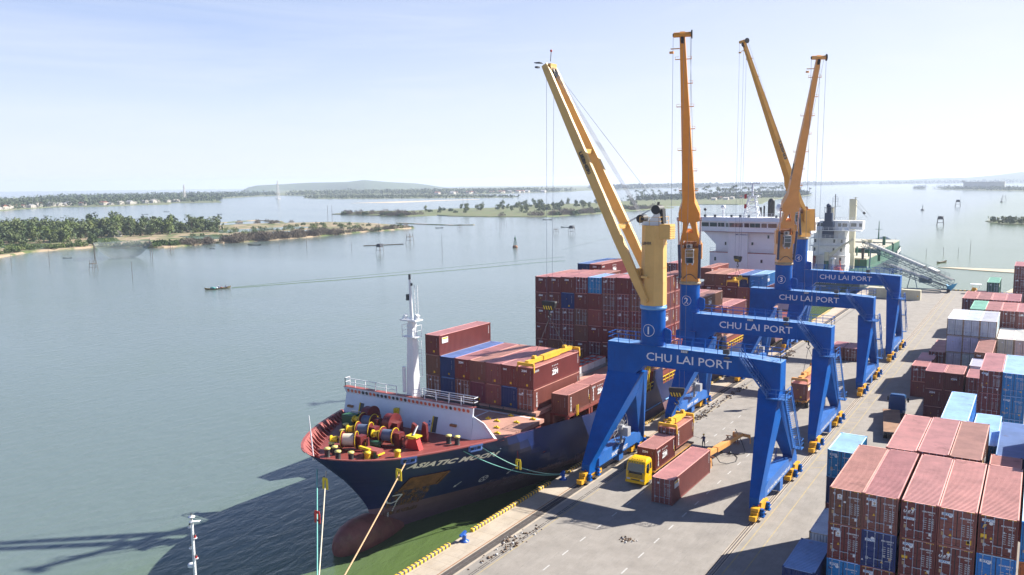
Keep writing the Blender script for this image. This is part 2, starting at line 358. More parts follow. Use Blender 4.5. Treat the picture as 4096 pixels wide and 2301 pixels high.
# crane rails set in grooves
for x in (-8.95, 11.3):
    mb = MB(); strip(mb, x, .95 if x < 0 else .8, -190, 211, .0085); gg = mb.build('rail_groove', M['apron'] if x > 0 else M['groove'], origin=(x,0,0)); tag(gg, kind='structure')
    mb = MB(); mb.box(x-.05, -190, .009, x+.05, 208, .06); strip(mb, x-.25, .10, -190, 211, .0125, 1); strip(mb, x+.25, .10, -190, 211, .0125, 1)
    o = mb.build('crane_rail', [M['rail_steel'], M['groove']], origin=(x,0,0)); tag(o, 'steel crane rail set in the quay %s' % ('beside the water' if x < 0 else 'on the container yard side'), 'rail')
mb = MB(); strip(mb, -9.65, .12, -190, 211, .0085); tag(mb.build('rust_line', M['rust'], origin=(-9.6,0,0)), kind='structure')
mb = MB(); y = -60
while y < 205:
    for dx in (-.12, .12): strip(mb, -7.1+dx, .10, y, y+1.55, .0085)
    y += 1.75
tag(mb.build('drain_slots', M['groove'], origin=(-7.1,0,0)), kind='structure')
mb = MB(); y = -58.5
while y < 205: strip(mb, 4.45, .13, y, y+1.3); y += 3.75
y = -60
while y < 40: strip(mb, -1.95, .13, y, y+1.2); y += 3.6
tag(mb.build('lane_markings', M['line_white'], origin=(0,0,0)), kind='structure')
mb = MB(); strip(mb, 12.25, .13, -80, 205); strip(mb, 13.8, .11, -80, 200); strip(mb, -6.62, .1, -60, 60)
y = 20
while y < 90: mb.add([(12.35,y,.0085),(13.7,y+1.1,.0085),(13.7,y+1.25,.0085),(12.35,y+.15,.0085)], [(0,1,2,3)]); y += 3.2
tag(mb.build('yellow_markings', M['line_yellow'], origin=(0,0,0)), kind='structure')
# rubble
def rubble(name, spots, n, r):
    mb = MB()
    for i in range(n):
        cx, cy, sx, sy = rnd.choice(spots); x = rnd.gauss(cx, sx); y = rnd.gauss(cy, sy); s_ = r*rnd.uniform(.4, 1.3)
        mb.sph((x, y, s_*.3), s_, 5, 3, 1 if rnd.random() < .16 else 0, (1, rnd.uniform(.5,1.4), rnd.uniform(.5,.9)))
    return mb.build(name, [M['rubble'], M['line_white']])
M['rubble'] = mat('brown_debris', (.15,.10,.065), .9, var=.5, scale=4)
tag(rubble('rubble', [(-7.4,-17.8,.5,1.2),(-7.2,-14.6,.35,1.5),(-7.6,-20.5,.3,1.2),(-8.0,-16.5,.4,1)], 95, .13), 'brown debris scattered along the drain slots of the quay', 'debris', kind='stuff')
tag(rubble('rubble', [(-7.2,40.5,.4,3),(-7.0,48,.3,2.5),(-6.9,54.5,.5,1.5),(-7.1,34.5,.5,1.2)], 150, .17), 'heaps of brown debris beside the second crane leg', 'debris', kind='stuff')
tag(rubble('rubble', [(1.8,-10.5,.32,.32)], 50, .12), 'small heap of brown debris on open yard concrete', 'debris', kind='stuff')
tag(rubble('rubble', [(-7.0,80,.5,5),(-7.2,88,.4,2)], 60, .2), 'brown debris scattered near the third crane', 'debris', kind='stuff')
# striped kerbs
def kerb(y0, y1, lab, ax=None):
    mb = MB(); y = y0; k = 0
    while y < y1-.01:
        e = min(y+.28, y1); mi = k % 2
        mb.prism([(-12.58,y,.0),(-12.22,y,.0),(-12.24,y,.26),(-12.30,y,.31),(-12.58,y,.31)], (0,e-y,0), mi); y = e; k += 1
    return tag(mb.build('quay_kerb', [M['kerb_y'], M['kerb_k']]), lab, 'kerb', 'striped kerbs along the quay edge')
ks = [(-52,-33,'striped yellow and black kerb at the bottom edge of the quay'), (-31,-20.8,'worn striped kerb ending before the lone blue bollard'), (-17,-1.2,'long striped kerb beside the bow between two bollards'), (2.9,19.5,'striped kerb beside the first crane waterside legs'), (23,40,'striped kerb beside the second crane waterside legs'), (43.5,60,'striped kerb between second and third cranes'), (64,82,'striped kerb beside the third crane waterside legs'), (86,103,'striped kerb beside the fourth crane'), (107,125,'striped kerb just past the fourth crane'), (129,150,'striped kerb toward the far end of the quay'), (155,180,'striped kerb beside the far bulk ship stern')]
for a, b, t_ in ks: kerb(a, b, t_)
mb = MB(); x = 8; k = 0
while x < 60: mb.box(x, 211.2, 0, x+.6, 211.58, .3, k % 2); x += .6; k += 1
tag(mb.build('quay_kerb', [M['kerb_y'], M['kerb_k']]), 'striped kerb across the far end of the quay', 'kerb', 'striped kerbs along the quay edge')
# bollards
def bollard(x, y, lab):
    mb = MB(); mb.lathe((x,y,0), [(.48,0),(.48,.06),(.30,.10),(.22,.25),(.21,.55),(.26,.62),(.2,.7),(0,.72)], 14)
    mb.bar((x-.12,y-.48,.66), (x-.12,y+.42,.86), .26, .2)
    return tag(mb.build('mooring_bollard', M['blue_bol']), lab, 'bollard', 'blue bollards along the quay')
M['blue_bol'] = mat('bollard_blue_paint', (.02,.10,.40), .4, var=.25, rust=.15)
for y, t_ in ((-19.2,'blue bollard alone on the sunlit apron between kerbs'), (.9,'blue bollard holding two mooring ropes beside the crane bogie'), (21.2,'blue bollard in the kerb gap between first and second cranes'), (41.7,'blue bollard just past the second crane bogies'), (62,'blue bollard just before the third crane'), (84,'blue bollard between third and fourth cranes'), (105,'blue bollard just past the fourth crane leg')): bollard(-11.75, y, t_)
# ---- water
def water_mat():
    m = bpy.data.materials.new('estuary_water'); m.use_nodes = True; t = m.node_tree; t.nodes.clear(); l = t.links.new
    out = N(t, 'ShaderNodeOutputMaterial'); b = N(t, 'ShaderNodeBsdfPrincipled'); l(b.outputs[0], out.inputs['Surface'])
    tx = N(t, 'ShaderNodeTexCoord')
    n0 = N(t, 'ShaderNodeTexNoise'); n0.inputs['Scale'].default_value = .02; n0.inputs['Detail'].default_value = 4; n0.inputs['Distortion'].default_value = 1.0; l(tx.outputs['Object'], n0.inputs['Vector'])
    # base colour turns greener towards the quay
    sp_ = N(t, 'ShaderNodeSeparateXYZ'); l(tx.outputs['Object'], sp_.inputs[0])
    gr_ = N(t, 'ShaderNodeMapRange'); gr_.inputs['From Min'].default_value = -48; gr_.inputs['From Max'].default_value = -17; l(sp_.outputs['X'], gr_.inputs['Value'])
    g2 = N(t, 'ShaderNodeMath', operation='MULTIPLY_ADD'); l(n0.outputs['Fac'], g2.inputs[0]); g2.inputs[1].default_value = .6; g2.inputs[2].default_value = -.3
    g3 = N(t, 'ShaderNodeMath', operation='ADD', use_clamp=True); l(gr_.outputs[0], g3.inputs[0]); l(g2.outputs[0], g3.inputs[1])
    mxc = N(t, 'ShaderNodeMixRGB'); mxc.inputs['Color1'].default_value = (.118,.160,.150,1); mxc.inputs['Color2'].default_value = (.082,.128,.042,1); l(g3.outputs[0], mxc.inputs['Fac']); l(mxc.outputs[0], b.inputs['Base Color'])
    b.inputs['IOR'].default_value = 1.333; b.inputs['Roughness'].default_value = .14
    mp_ = N(t, 'ShaderNodeMapping'); mp_.inputs['Rotation'].default_value = (0,0,.5); mp_.inputs['Scale'].default_value = (1,.42,1); l(tx.outputs['Object'], mp_.inputs['Vector'])
    n1 = N(t, 'ShaderNodeTexNoise'); n1.inputs['Scale'].default_value = .75; n1.inputs['Detail'].default_value = 6; n1.inputs['Roughness'].default_value = .6; n1.inputs['Distortion'].default_value = .3; l(mp_.outputs[0], n1.inputs['Vector'])
    # wind lanes: calmer and rougher patches
    mp2 = N(t, 'ShaderNodeMapping'); mp2.inputs['Rotation'].default_value = (0,0,.35); mp2.inputs['Scale'].default_value = (.35,1.6,1); l(tx.outputs['Object'], mp2.inputs['Vector'])
    n2 = N(t, 'ShaderNodeTexNoise'); n2.inputs['Scale'].default_value = .006; n2.inputs['Detail'].default_value = 4; l(mp2.outputs[0], n2.inputs['Vector'])
    mr = N(t, 'ShaderNodeMapRange'); mr.inputs['From Min'].default_value = .35; mr.inputs['From Max'].default_value = .65; mr.inputs['To Min'].default_value = .22; mr.inputs['To Max'].default_value = .60; l(n2.outputs['Fac'], mr.inputs['Value'])
    bp = N(t, 'ShaderNodeBump'); bp.inputs['Distance'].default_value = .30; l(mr.outputs[0], bp.inputs['Strength']); l(n1.outputs['Fac'], bp.inputs['Height']); l(bp.outputs[0], b.inputs['Normal'])
    return m
M['water'] = water_mat()
mb = MB(); R_ = 10500
mb.add([(R_*math.cos(a*math.pi/32), R_*math.sin(a*math.pi/32), WZ) for a in range(64)], [tuple(range(64))])
tag(mb.build('water', M['water'], origin=(0,0,WZ)), kind='structure')
# ---- low islands
def isle_mat(name, c1, c2, c3):
    m = ground_mat(name, c1, c2, .03, False, None, .95)
    t = m.node_tree; l = t.links.new; b = [n for n in t.nodes if n.type == 'BSDF_PRINCIPLED'][0]
    src = b.inputs['Base Color'].links[0].from_socket
    tx = [n for n in t.nodes if n.type == 'TEX_COORD'][0]
    n = N(t, 'ShaderNodeTexNoise'); n.inputs['Scale'].default_value = .09; n.inputs['Detail'].default_value = 8; l(tx.outputs['Object'], n.inputs['Vector'])
    r = N(t, 'ShaderNodeMapRange'); r.inputs['From Min'].default_value = .47; r.inputs['From Max'].default_value = .56; l(n.outputs['Fac'], r.inputs['Value'])
    mx_ = N(t, 'ShaderNodeMixRGB'); mx_.inputs['Color2'].default_value = (*c3, 1); l(r.outputs[0], mx_.inputs['Fac']); l(src, mx_.inputs['Color1']); l(mx_.outputs[0], b.inputs['Base Color'])
    return m
M['isle'] = isle_mat('island_soil', (.30,.23,.15), (.36,.28,.19), (.10,.13,.045))
M['isle_green'] = isle_mat('island_grass', (.10,.14,.055), (.14,.165,.07), (.16,.155,.085))
M['sand'] = ground_mat('pale_sand', (.50,.41,.29), (.56,.47,.34), .05, False)
def land(name, pts, h=.9, m=None, inset=3.0):
    """low bank: outline at the water line, flat top a little inside it"""
    n = len(pts); cx = sum(p[0] for p in pts)/n; cy = sum(p[1] for p in pts)/n
    mb = MB(); lo = [(x, y, WZ-.6) for x, y in pts]; hi = []
    area = sum(pts[i][0]*pts[(i+1) % n][1]-pts[(i+1) % n][0]*pts[i][1] for i in range(n))
    sg = 1 if area > 0 else -1
    for i in range(n):
        a = V((*pts[i-1],0)); b = V((*pts[i],0)); c = V((*pts[(i+1) % n],0))
        t_ = ((b-a).normalized()+(c-b).normalized()); t_ = t_.normalized() if t_.length > 1e-3 else (b-a).normalized()
        nn = V((-t_.y, t_.x, 0))*sg; p = b+nn*inset; hi.append((p.x, p.y, WZ+h))
    if sg < 0: lo.reverse(); hi.reverse()
    mb.loft([lo, hi]); mb.add(hi, [tuple(range(n))])
    return tag(mb.build(name, m or M['isle'], origin=(cx,cy,WZ)), kind='structure')
ISL_A = [(-330,10),(-380,70),(-416,110),(-435,138),(-457,165),(-459,180),(-457,192),(-459,205),(-450,213),(-440,223),(-424,216),(-414,222),(-414,236),(-415,250),(-424,262),(-413,264),(-406,299),(-405,335),(-409,370),(-412,400),(-409,426),(-412,460),(-435,480),(-470,493),(-508,507),(-560,506),(-575,490),(-606,455),(-620,410),(-652,376),(-711,352),(-806,314),(-820,200),(-700,60),(-520,-60)]
land('island', ISL_A, .9, M['isle'], 2.5)
ISL_B = [(-727,672),(-702,668),(-660,660),(-619,648),(-582,652),(-570,690),(-539,672),(-483,670),(-419,692),(-409,799),(-404,1026),(-440,1060),(-433,1189),(-365,1192),(-346,1260),(-380,1400),(-425,1700),(-445,2043),(-559,2400),(-640,1900),(-690,1600),(-637,1344),(-649,1186),(-694,1113),(-664,938),(-704,893),(-700,800),(-760,780)]
land('island', ISL_B, .8, M['isle_green'], 2.5)
ISL_C = [(-1770,1597),(-1608,1500),(-1437,1529),(-1264,1614),(-1115,1696),(-1130,1760),(-1174,1810),(-1471,1960),(-1729,1980),(-1950,1930),(-1960,1787)]
land('island', ISL_C, .6, M['isle_green'], 4)
ISL_D = [(-1330,480),(-1389,590),(-1448,640),(-1557,768),(-1480,831),(-1522,915),(-1492,972),(-1608,1059),(-1530,1133),(-1760,1300),(-2040,1530),(-2259,1847),(-2300,1980),(-2210,2000),(-2093,2169),(-1739,2153),(-1570,2353),(-1617,2523),(-1553,2695),(-1736,3418),(-1744,4036),(-1901,4406),(-1652,4563),(-1560,5525),(-1272,5705),(-1092,6900),(-412,7000),(300,7100),(1500,7600),(900,9300),(-3500,8300),(-5200,4300),(-3400,3000),(-3300,1900),(-2900,600),(-1900,300)]
land('mainland', ISL_D, 1.0, M['isle_green'], 6)
land('sandbar', [(-1148,1144),(-1065,1181),(-1084,1380),(-1072,1498),(-1090,1500),(-1120,1390)], .25, M['sand'], 2)
land('dike', [(-489,522),(-452,513),(-412,509),(-396,521),(-396,524),(-412,513),(-452,517),(-489,526)], .5, M['isle'], .6)
land('dike', [(-600,478),(-631,503),(-676,512),(-650,402),(-653,402),(-682,515),(-631,508),(-598,482)], .5, M['isle'], .6)
land('islet', [(-321,3270),(-322,3248),(-345,3245),(-373,3290),(-380,3330),(-340,3330)], .8, M['isle_green'], 4)
land('islet', [(-312,3284),(-270,3130),(-233,3036),(-148,2880),(-60,2700),(60,2700),(60,3000),(-150,3300)], .8, M['isle_green'], 4)
land('islet', [(-8,745),(-2,712),(8,690),(40,690),(60,760),(20,790)], .7, M['isle_green'], 2)
land('sandbar', [(-2,305),(6,302),(13,299),(40,292),(60,300),(40,312),(14,309),(4,309)], .2, M['sand'], 1)
land('sand_spit', [(22,211.8),(24,222),(26,236),(30,252),(36,262),(50,266),(120,262),(149,211.8)], .9, M['sand'], 2)
# ponds and banks on the near island
for pts in ([(-470,168),(-472,190),(-500,205),(-540,196),(-530,172)], [(-470,215),(-478,235),(-530,262),(-545,250),(-500,222)], [(-560,205),(-580,228),(-625,240),(-640,225),(-600,200)], [(-445,272),(-440,300),(-490,318),(-497,290)], [(-445,330),(-440,400),(-470,405),(-480,340)], [(-500,330),(-490,420),(-520,430),(-540,350)]):
    mb = MB(); mb.add([(x, y, WZ+.95) for x, y in pts], [tuple(range(len(pts)))]); tag(mb.build('pond', M['water']), kind='structure')
# far hills
def ridge(name, px, m):
    """px: list of (x, y, height, half depth)"""
    mb = MB(); rings = []
    for k, (x, y, h, d) in enumerate(px):
        dv = V((x, y, 0))-V((CAM.x, CAM.y, 0)); dv.normalize(); row = []
        for j, (a, hh) in enumerate(((-1,0),(-.8,.35),(-.5,.72),(-.2,.95),(.1,1.0),(.5,.8),(1,0))):
            p = V((x, y, 0))+dv*(d*a); row.append((p.x, p.y, WZ-1+h*hh*(1+.16*noise.noise(V((k*.7, j*.9, h))))))
        rings.append(row)
    for k in range(len(rings)-1): mb.add(rings[k]+rings[k+1], [(j, j+1, 8+j, 7+j) for j in range(6)], 0, True)
    return tag(mb.build(name, m), kind='structure')
M['hill'] = mat('far_wooded_hill', (.055,.085,.030), .95, var=.5, scale=.02, dirt=.15, rustcol=(.16,.13,.08))
def polar(px_x, dist):
    # direction by azimuth angle (radians left of +y)
    return CAM.x-math.sin(px_x)*dist, CAM.y+math.cos(px_x)*dist
hl = [(0.889,4),(0.882,26),(.872,40),(.85,46),(.83,50),(.81,58),(.79,56),(.77,60),(.75,64),(.73,60),(.71,50),(.69,40),(.675,30),(.66,14),(.65,3)]
ridge('hill', [(*polar(a, 6300+200*math.sin(a*40)), h, 420) for a, h in hl], M['hill'])
hr = [(.33,8),(.27,16),(.22,20),(.17,26),(.13,28),(.10,40),(.07,46),(.045,62),(.02,80),(-.01,90),(-.05,96),(-.10,90)]
ridge('hill', [(*polar(a, 7700), h, 500) for a, h in hr], M['hill'])
# ================================================================ shipping containers
CW = 2.438
def corrug(p0, u, n, up, length, height, depth=.036, pitch=.28):
    """trapezoid corrugated sheet: along u (length), rising along up, outward normal n"""
    p0 = V(p0); u = V(u); n = V(n); up = V(up); k = max(2, int(round(length/pitch))); d = length/k
    prof = [(0,0)]
    for i in range(k):
        b = i*d
        prof += [(b+d*.26,0),(b+d*.40,-depth),(b+d*.74,-depth),(b+d*.88,0)]
    prof.append((length,0))
    vs = [p0+u*a+n*b for a, b in prof]; m_ = len(vs); vs += [v+up*height for v in vs]
    return vs, [(i, i+1, m_+i+1, m_+i) for i in range(m_-1)]
def container_proto(length, h, door, code=None):
    mb = MB()                               # 0 paint, 1 roof, 2 frame
    e = .09; zb = .16; zt = h-.10
    for x in (0, CW-e):
        for y in (0, length-e): mb.box(x, y, 0, x+e, y+e, h, 2)
    for x in (0.002, CW-e-.002):
        mb.box(x, e, .03, x+e, length-e, zb, 2); mb.box(x, e, zt, x+e, length-e, h-.05, 2); mb.box(x+.003, e, h-.05, x+e-.003, length-e, h-.008, 1)
    for y in (0.002, length-e-.002):
        mb.box(e, y, .03, CW-e, y+e, zb, 2); mb.box(e, y, zt, CW-e, y+e, h-.05, 2); mb.box(e, y+.003, h-.05, CW-e, y+e*1.6, h-.008, 1)
    for x in (-.012, CW-.15):
        for y in (-.012, length-.15):
            for z in (-.002, h-.11): mb.box(x, y, z, x+.162, y+.162, z+.118, 2)
    # sides
    for (p0, u, nn) in (((CW-.03, e, zb), (0,1,0), (1,0,0)), ((.03, length-e, zb), (0,-1,0), (-1,0,0))):
        vs, fs = corrug(p0, u, nn, (0,0,1), length-2*e, zt-zb); mb.add(vs, fs, 0)
    vs, fs = corrug((CW-e, length-.03, zb), (-1,0,0), (0,1,0), (0,0,1), CW-2*e, zt-zb); mb.add(vs, fs, 0)
    if not door:
        vs, fs = corrug((e, .03, zb), (1,0,0), (0,-1,0), (0,0,1), CW-2*e, zt-zb, .045, .25); mb.add(vs, fs, 0)
    else: mb.quad((e,.08,zb),(CW-e,.08,zb),(CW-e,.08,zt),(e,.08,zt), 0)
    # roof
    vs, fs = corrug((e, e, h-.015), (0,1,0), (0,0,1), (1,0,0), length-2*e, CW-2*e, .042, .27)
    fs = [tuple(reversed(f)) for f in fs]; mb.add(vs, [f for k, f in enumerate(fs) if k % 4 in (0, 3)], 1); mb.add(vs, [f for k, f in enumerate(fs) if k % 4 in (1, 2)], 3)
    mb.quad((e,e,.05),(e,length-e,.05),(CW-e,length-e,.05),(CW-e,e,.05), 2)
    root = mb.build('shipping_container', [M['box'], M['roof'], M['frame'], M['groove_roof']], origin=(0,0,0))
    root['category'] = 'container'
    if door:
        for sgn, x0 in ((0, e+.01), (1, CW/2+.008)):
            x1 = x0+CW/2-e-.018; d = MB()
            d.box(x0, .02, zb+.01, x1, .06, zt-.01, 0)
            nr = 5; hh = (zt-zb-.12)/nr
            for k in range(nr):
                z0 = zb+.06+k*hh
                d.add([(x0+.06,.02,z0),(x1-.06,.02,z0),(x1-.06,.02,z0+hh*.30),(x0+.06,.02,z0+hh*.30),(x0+.08,-.002,z0+.05),(x1-.08,-.002,z0+.05),(x1-.08,-.002,z0+hh*.25),(x0+.08,-.002,z0+hh*.25)],
                      [(4,5,6,7),(0,1,5,4),(1,2,6,5),(2,3,7,6),(3,0,4,7)], 0)
            d.box(x0-.008, .028, zb, x0+.022, .016, zt, 1); d.box(x1-.022, .028, zb, x1+.008, .016, zt, 1); d.box(x0, .017, zb, x1, .028, zb+.03, 1); d.box(x0, .017, zt-.03, x1, .028, zt, 1)
            for k in range(4):
                z0 = zb+.25+k*(zt-zb-.5)/3; xx = x0 if sgn == 0 else x1-.09
                d.box(xx, -.004, z0-.04, xx+.09, .021, z0+.04, 0)
            do = d.build('door', [M['box'], M['gasket']], root)
            for rx in (x0+.30, x1-.26):
                rr = MB(); rr.cyl((rx,-.03,zb-.06), (rx,-.03,zt+.06), .022, n=6)
                for z in (zb+.02, zb+.55, h*.55, zt-.45, zt-.02): rr.box(rx-.045, -.035, z-.03, rx+.045, .022, z+.03)
                rr.bar((rx,-.06,zb+.62), (rx+(-.36 if sgn else .36),-.06,zb+.58), .03, .045)
                rr.build('locking_rod', M['rod'], do)
    return root
PROTO = {}
def cproto(length, h, door):
    k = (length, h, door)
    if k not in PROTO: PROTO[k] = [container_proto(length, h, door), False]
    return PROTO[k]
MAROON = (.150,.028,.027); MAROON2 = (.220,.066,.055); BROWN = (.165,.062,.040); WINE = (.125,.022,.045); NAVY = (.004,.026,.120); AZURE = (.004,.180,.46); RED = (.24,.03,.03)
GREEN = (.030,.110,.075); WHITEC = (.58,.60,.64); CREAMC = (.56,.53,.42); ORANGE = (.42,.10,.02)
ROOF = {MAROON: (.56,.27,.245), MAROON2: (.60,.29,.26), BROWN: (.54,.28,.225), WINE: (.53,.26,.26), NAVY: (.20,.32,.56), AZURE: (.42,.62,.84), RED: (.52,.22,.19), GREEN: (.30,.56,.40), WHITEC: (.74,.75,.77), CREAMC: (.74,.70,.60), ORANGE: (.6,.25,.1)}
CNAME = {MAROON:'maroon', MAROON2:'faded maroon', BROWN:'brown', WINE:'wine red', NAVY:'navy blue', AZURE:'bright blue', RED:'red', GREEN:'green', WHITEC:'white', CREAMC:'cream', ORANGE:'orange'}
TEXTM = {}
def tmesh(key, fn, mats):
    """lettering mesh shared between containers"""
    if key not in TEXTM:
        mb = MB(); fn(mb); me = bpy.data.meshes.new('lettering'); me.from_pydata(mb.v, [], mb.f)
        for m in mats: me.materials.append(m)
        me.polygons.foreach_set('material_index', mb.m); me.update(); TEXTM[key] = me
    return TEXTM[key]
XD, ZD = (1,0,0), (0,0,1)
def t_zim_end(mb, h):
    put_text(mb, 'ZIM', .36, (1.02,-.012 if 0 else -.02,h-.62), XD, ZD, width=.80, bold=.05)
    mb.add([(1.0,-.02,h-1.02),(1.14,-.02,h-1.02),(1.07,-.02,h-.88)], [(0,1,2)], 1)
    vertical_code(mb, h)
def vertical_code(mb, h):
    for k in range(11):
        if k in (4,): continue
        z = h-.42-k*.115; mb.quad((1.93,-.02,z-.075),(1.99,-.02,z-.075),(1.99,-.02,z),(1.93,-.02,z), 2)
def t_tex_end(mb, h):
    put_text(mb, 'tex', .42, (.62,-.02,h-.68), XD, ZD, width=.62, bold=.03); vertical_code(mb, h)
def t_code_end(mb, h):
    vertical_code(mb, h)
    mb.add([(.95,-.02,h-1.05),(1.09,-.02,h-1.05),(1.02,-.02,h-.91)], [(0,1,2)], 1)
def t_code_low(mb, h):
    vertical_code(mb, h); mb.quad((1.35,-.02,.35),(1.62,-.02,.35),(1.62,-.02,.62),(1.35,-.02,.62), 1)
def door_info(mb, h, yy=-.035, code='TLLU 474196 5', typ='45G1'):
    put_text(mb, code, .155, (1.83,yy,h-.62), XD, ZD, 0, width=.86, bold=.01); put_text(mb, typ, .15, (2.0,yy,h-.80), XD, ZD, 0, width=.34, bold=.01)
    rr = random.Random(code)
    for k in range(6):
        z = h-1.08-k*.16
        mb.quad((1.52,yy,z),(1.52+rr.uniform(.16,.26),yy,z),(1.52+.2,yy,z+.05),(1.52,yy,z+.05), 2)
        for j in range(2):
            a = 1.86+j*.2; mb.quad((a,yy,z-.03),(a+rr.uniform(.10,.17),yy,z-.03),(a+.14,yy,z+.05),(a,yy,z+.05), 2)
def t_door_plain(mb, h): door_info(mb, h, code='CAIU 223955 5'); mb.quad((.33,-.035,.62),(.52,-.035,.62),(.52,-.035,.86),(.33,-.035,.86), 2); mb.add([(.78+.13*math.cos(a*.524),-.035,h-.55+.13*math.sin(a*.524)) for a in range(12)], [tuple(range(12))], 0)
def t_door_zim(mb, h):
    door_info(mb, h, code='ZIMU 134402 1'); put_text(mb, 'ZIM', .34, (.62,-.035,h-.78), XD, ZD, 0, width=.78, bold=.05)
def t_door_zimstar(mb, h):
    door_info(mb, h, code='ZCSU 253310 9'); put_text(mb, 'ZIM', .26, (.62,-.035,h-.85), XD, ZD, 0, width=.62, bold=.05)
    for k in range(4): put_text(mb, '*', .2, (.38+k*.16,-.035,h-.56), XD, ZD, 0)
    for k in range(3): put_text(mb, '*', .2, (.46+k*.16,-.035,h-.70), XD, ZD, 0)
def t_door_tex(mb, h):
    door_info(mb, h, code='TGHU 635370 8'); put_text(mb, 'tex', .42, (.55,-.035,h-.82), XD, ZD, 0, width=.66, bold=.03)
def t_side_zim(mb, h, length):
    x = CW+.012; o = length*.44
    put_text(mb, 'ZIM', .85, (x,o,h*.36), (0,1,0), ZD, 0, width=1.55, bold=.05)
    for r_, n_ in ((0,4),(1,3)):
        for k in range(n_): put_text(mb, '*', .55, (x,o+(k-(n_-1)/2)*.45,h*.66-r_*.38), (0,1,0), ZD, 0, bold=.05)
    for k in range(5): mb.quad((x,.35+k*.2,h-.62),(x,.50+k*.2,h-.62),(x,.50+k*.2,h-.36),(x,.35+k*.2,h-.36), 2)
    for k in range(6): mb.quad((x,length-.6,h-.5-k*.2),(x,length-.45,h-.5-k*.2),(x,length-.45,h-.36-k*.2),(x,length-.6,h-.36-k*.2), 2)
def t_side_vert(mb, h, length, word='TRITON'):
    x = CW+.012
    for k, ch in enumerate(word): put_text(mb, ch, .42, (x,.75,h-.72-k*.31), (0,0,-1) if 0 else (0,1,0), ZD, 0, width=.3 if ch != 'I' else .09, bold=.04)
    for k in range(5): mb.quad((x,length-.6,h-.6-k*.2),(x,length-.48,h-.6-k*.2),(x,length-.48,h-.46-k*.2),(x,length-.6,h-.46-k*.2), 2)
    for k in range(3): mb.quad((x,length-.35,h*.5-k*.25),(x,length-.22,h*.5-k*.25),(x,length-.22,h*.5+.14-k*.25),(x,length-.35,h*.5+.14-k*.25), 1)
def t_side_panel(mb, h, length):
    x = CW+.012; mb.quad((x,.55,h-1.15),(x,1.9,h-1.15),(x,1.9,h-.35),(x,.55,h-.35), 0); mb.quad((x+.004,.65,h-.62),(x+.004,1.8,h-.62),(x+.004,1.8,h-.42),(x+.004,.65,h-.42), 1)
    for k in range(6): mb.quad((x,length-.6,h-.5-k*.2),(x,length-.45,h-.5-k*.2),(x,length-.45,h-.36-k*.2),(x,length-.6,h-.36-k*.2), 2)
END_T = {'zim': t_zim_end, 'tex': t_tex_end, 'code': t_code_end, 'low': t_code_low, 'dplain': t_door_plain, 'dzim': t_door_zim, 'dstar': t_door_zimstar, 'dtex': t_door_tex}
SIDE_T = {'szim': t_side_zim, 'svert': t_side_vert, 'spanel': t_side_panel}
NCONT = [0]
def container(x, y, z, col, label, group, length=12.192, h=2.591, end='code', side=None):
    """z = underside"""
    door = end.startswith('d') or end == 'plain_door'
    pr = cproto(length, h, door)
    if not pr[1]: pr[1] = True; o = pr[0]; o.location = (x, y, z); WT[o.name] = V((x,y,z))
    else: o = dup(pr[0], (x,y,z))
    o['label'] = label; o['group'] = group
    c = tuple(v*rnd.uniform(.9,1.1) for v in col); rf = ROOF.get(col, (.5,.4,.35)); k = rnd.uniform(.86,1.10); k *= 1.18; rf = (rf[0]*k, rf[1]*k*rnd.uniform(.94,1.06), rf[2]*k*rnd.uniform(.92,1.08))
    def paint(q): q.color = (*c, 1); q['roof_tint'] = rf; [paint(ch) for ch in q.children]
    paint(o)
    if col in (WHITEC, CREAMC) and length > 0: o.material_slots[2].link = 'OBJECT'; o.material_slots[2].material = M['rust_frame']
    mats = [M['decal'], M['sticker_yellow'], M['text_grey']]
    if end in END_T:
        me = tmesh(('e', end, h), lambda mb: END_T[end](mb, h), mats); t = link('lettering', me); t.parent = o
    if side in SIDE_T:
        me = tmesh(('s', side, h, length), lambda mb: SIDE_T[side](mb, h, length), mats); t = link('lettering', me); t.parent = o
    NCONT[0] += 1
    return o
ORD = ['first','second','third','fourth','fifth','sixth','seventh','eighth','ninth','tenth']
H9, H8 = 2.896, 2.591
# ---- ship: forward bay (seven across)
SH0 = 'containers stacked on the forward hatches of the ship'
X0 = -34.95; Y0 = 4.0
low = [(BROWN,'dplain'),(NAVY,'low'),(BROWN,'dplain'),(WINE,'low'),(MAROON2,'code'),(NAVY,'low'),(MAROON2,'dtex')]
mid = [(BROWN,'low'),(NAVY,'low'),(MAROON,'zim'),(BROWN,'low'),(RED,'code'),(MAROON,'tex'),(MAROON,'zim')]
for i in range(7):
    c, e = low[i]
    container(X0+i*2.468, Y0, 6.72, c, f'{CNAME[c]} container, {ORD[i]} from the left in the bottom tier behind the foremast', SH0, 12.192, 2.70, e, 'svert' if i == 6 else None)
    c, e = (mid[i][0] if mid[i][0] != RED else MAROON2), mid[i][1]
    container(X0+i*2.468, Y0, 9.50, c, f'{CNAME[c]} container, {ORD[i]} from the left in the upper full tier behind the foremast', SH0, 12.192, 2.78, e, 'szim' if i == 6 else None)
container(X0, Y0, 12.34, MAROON, 'maroon container alone on top, at the seaward corner behind the foremast', SH0, 12.192, 2.70, 'code', 'spanel')
container(-16.76, 6.8, 6.05, BROWN, 'short brown container lowest on deck beside the first crane leg', SH0, 6.058, H8, 'code', 'svert')
container(-16.76, 13.0, 6.05, MAROON2, 'short maroon container behind the short brown one, half hidden by the crane leg', SH0, 6.058, H8, 'code', 'szim')
container(-27.2, 24.6, 6.78, BROWN, 'plain brown container lying low in front of the tall middle stack', SH0, 6.058, H8, 'code', 'svert')
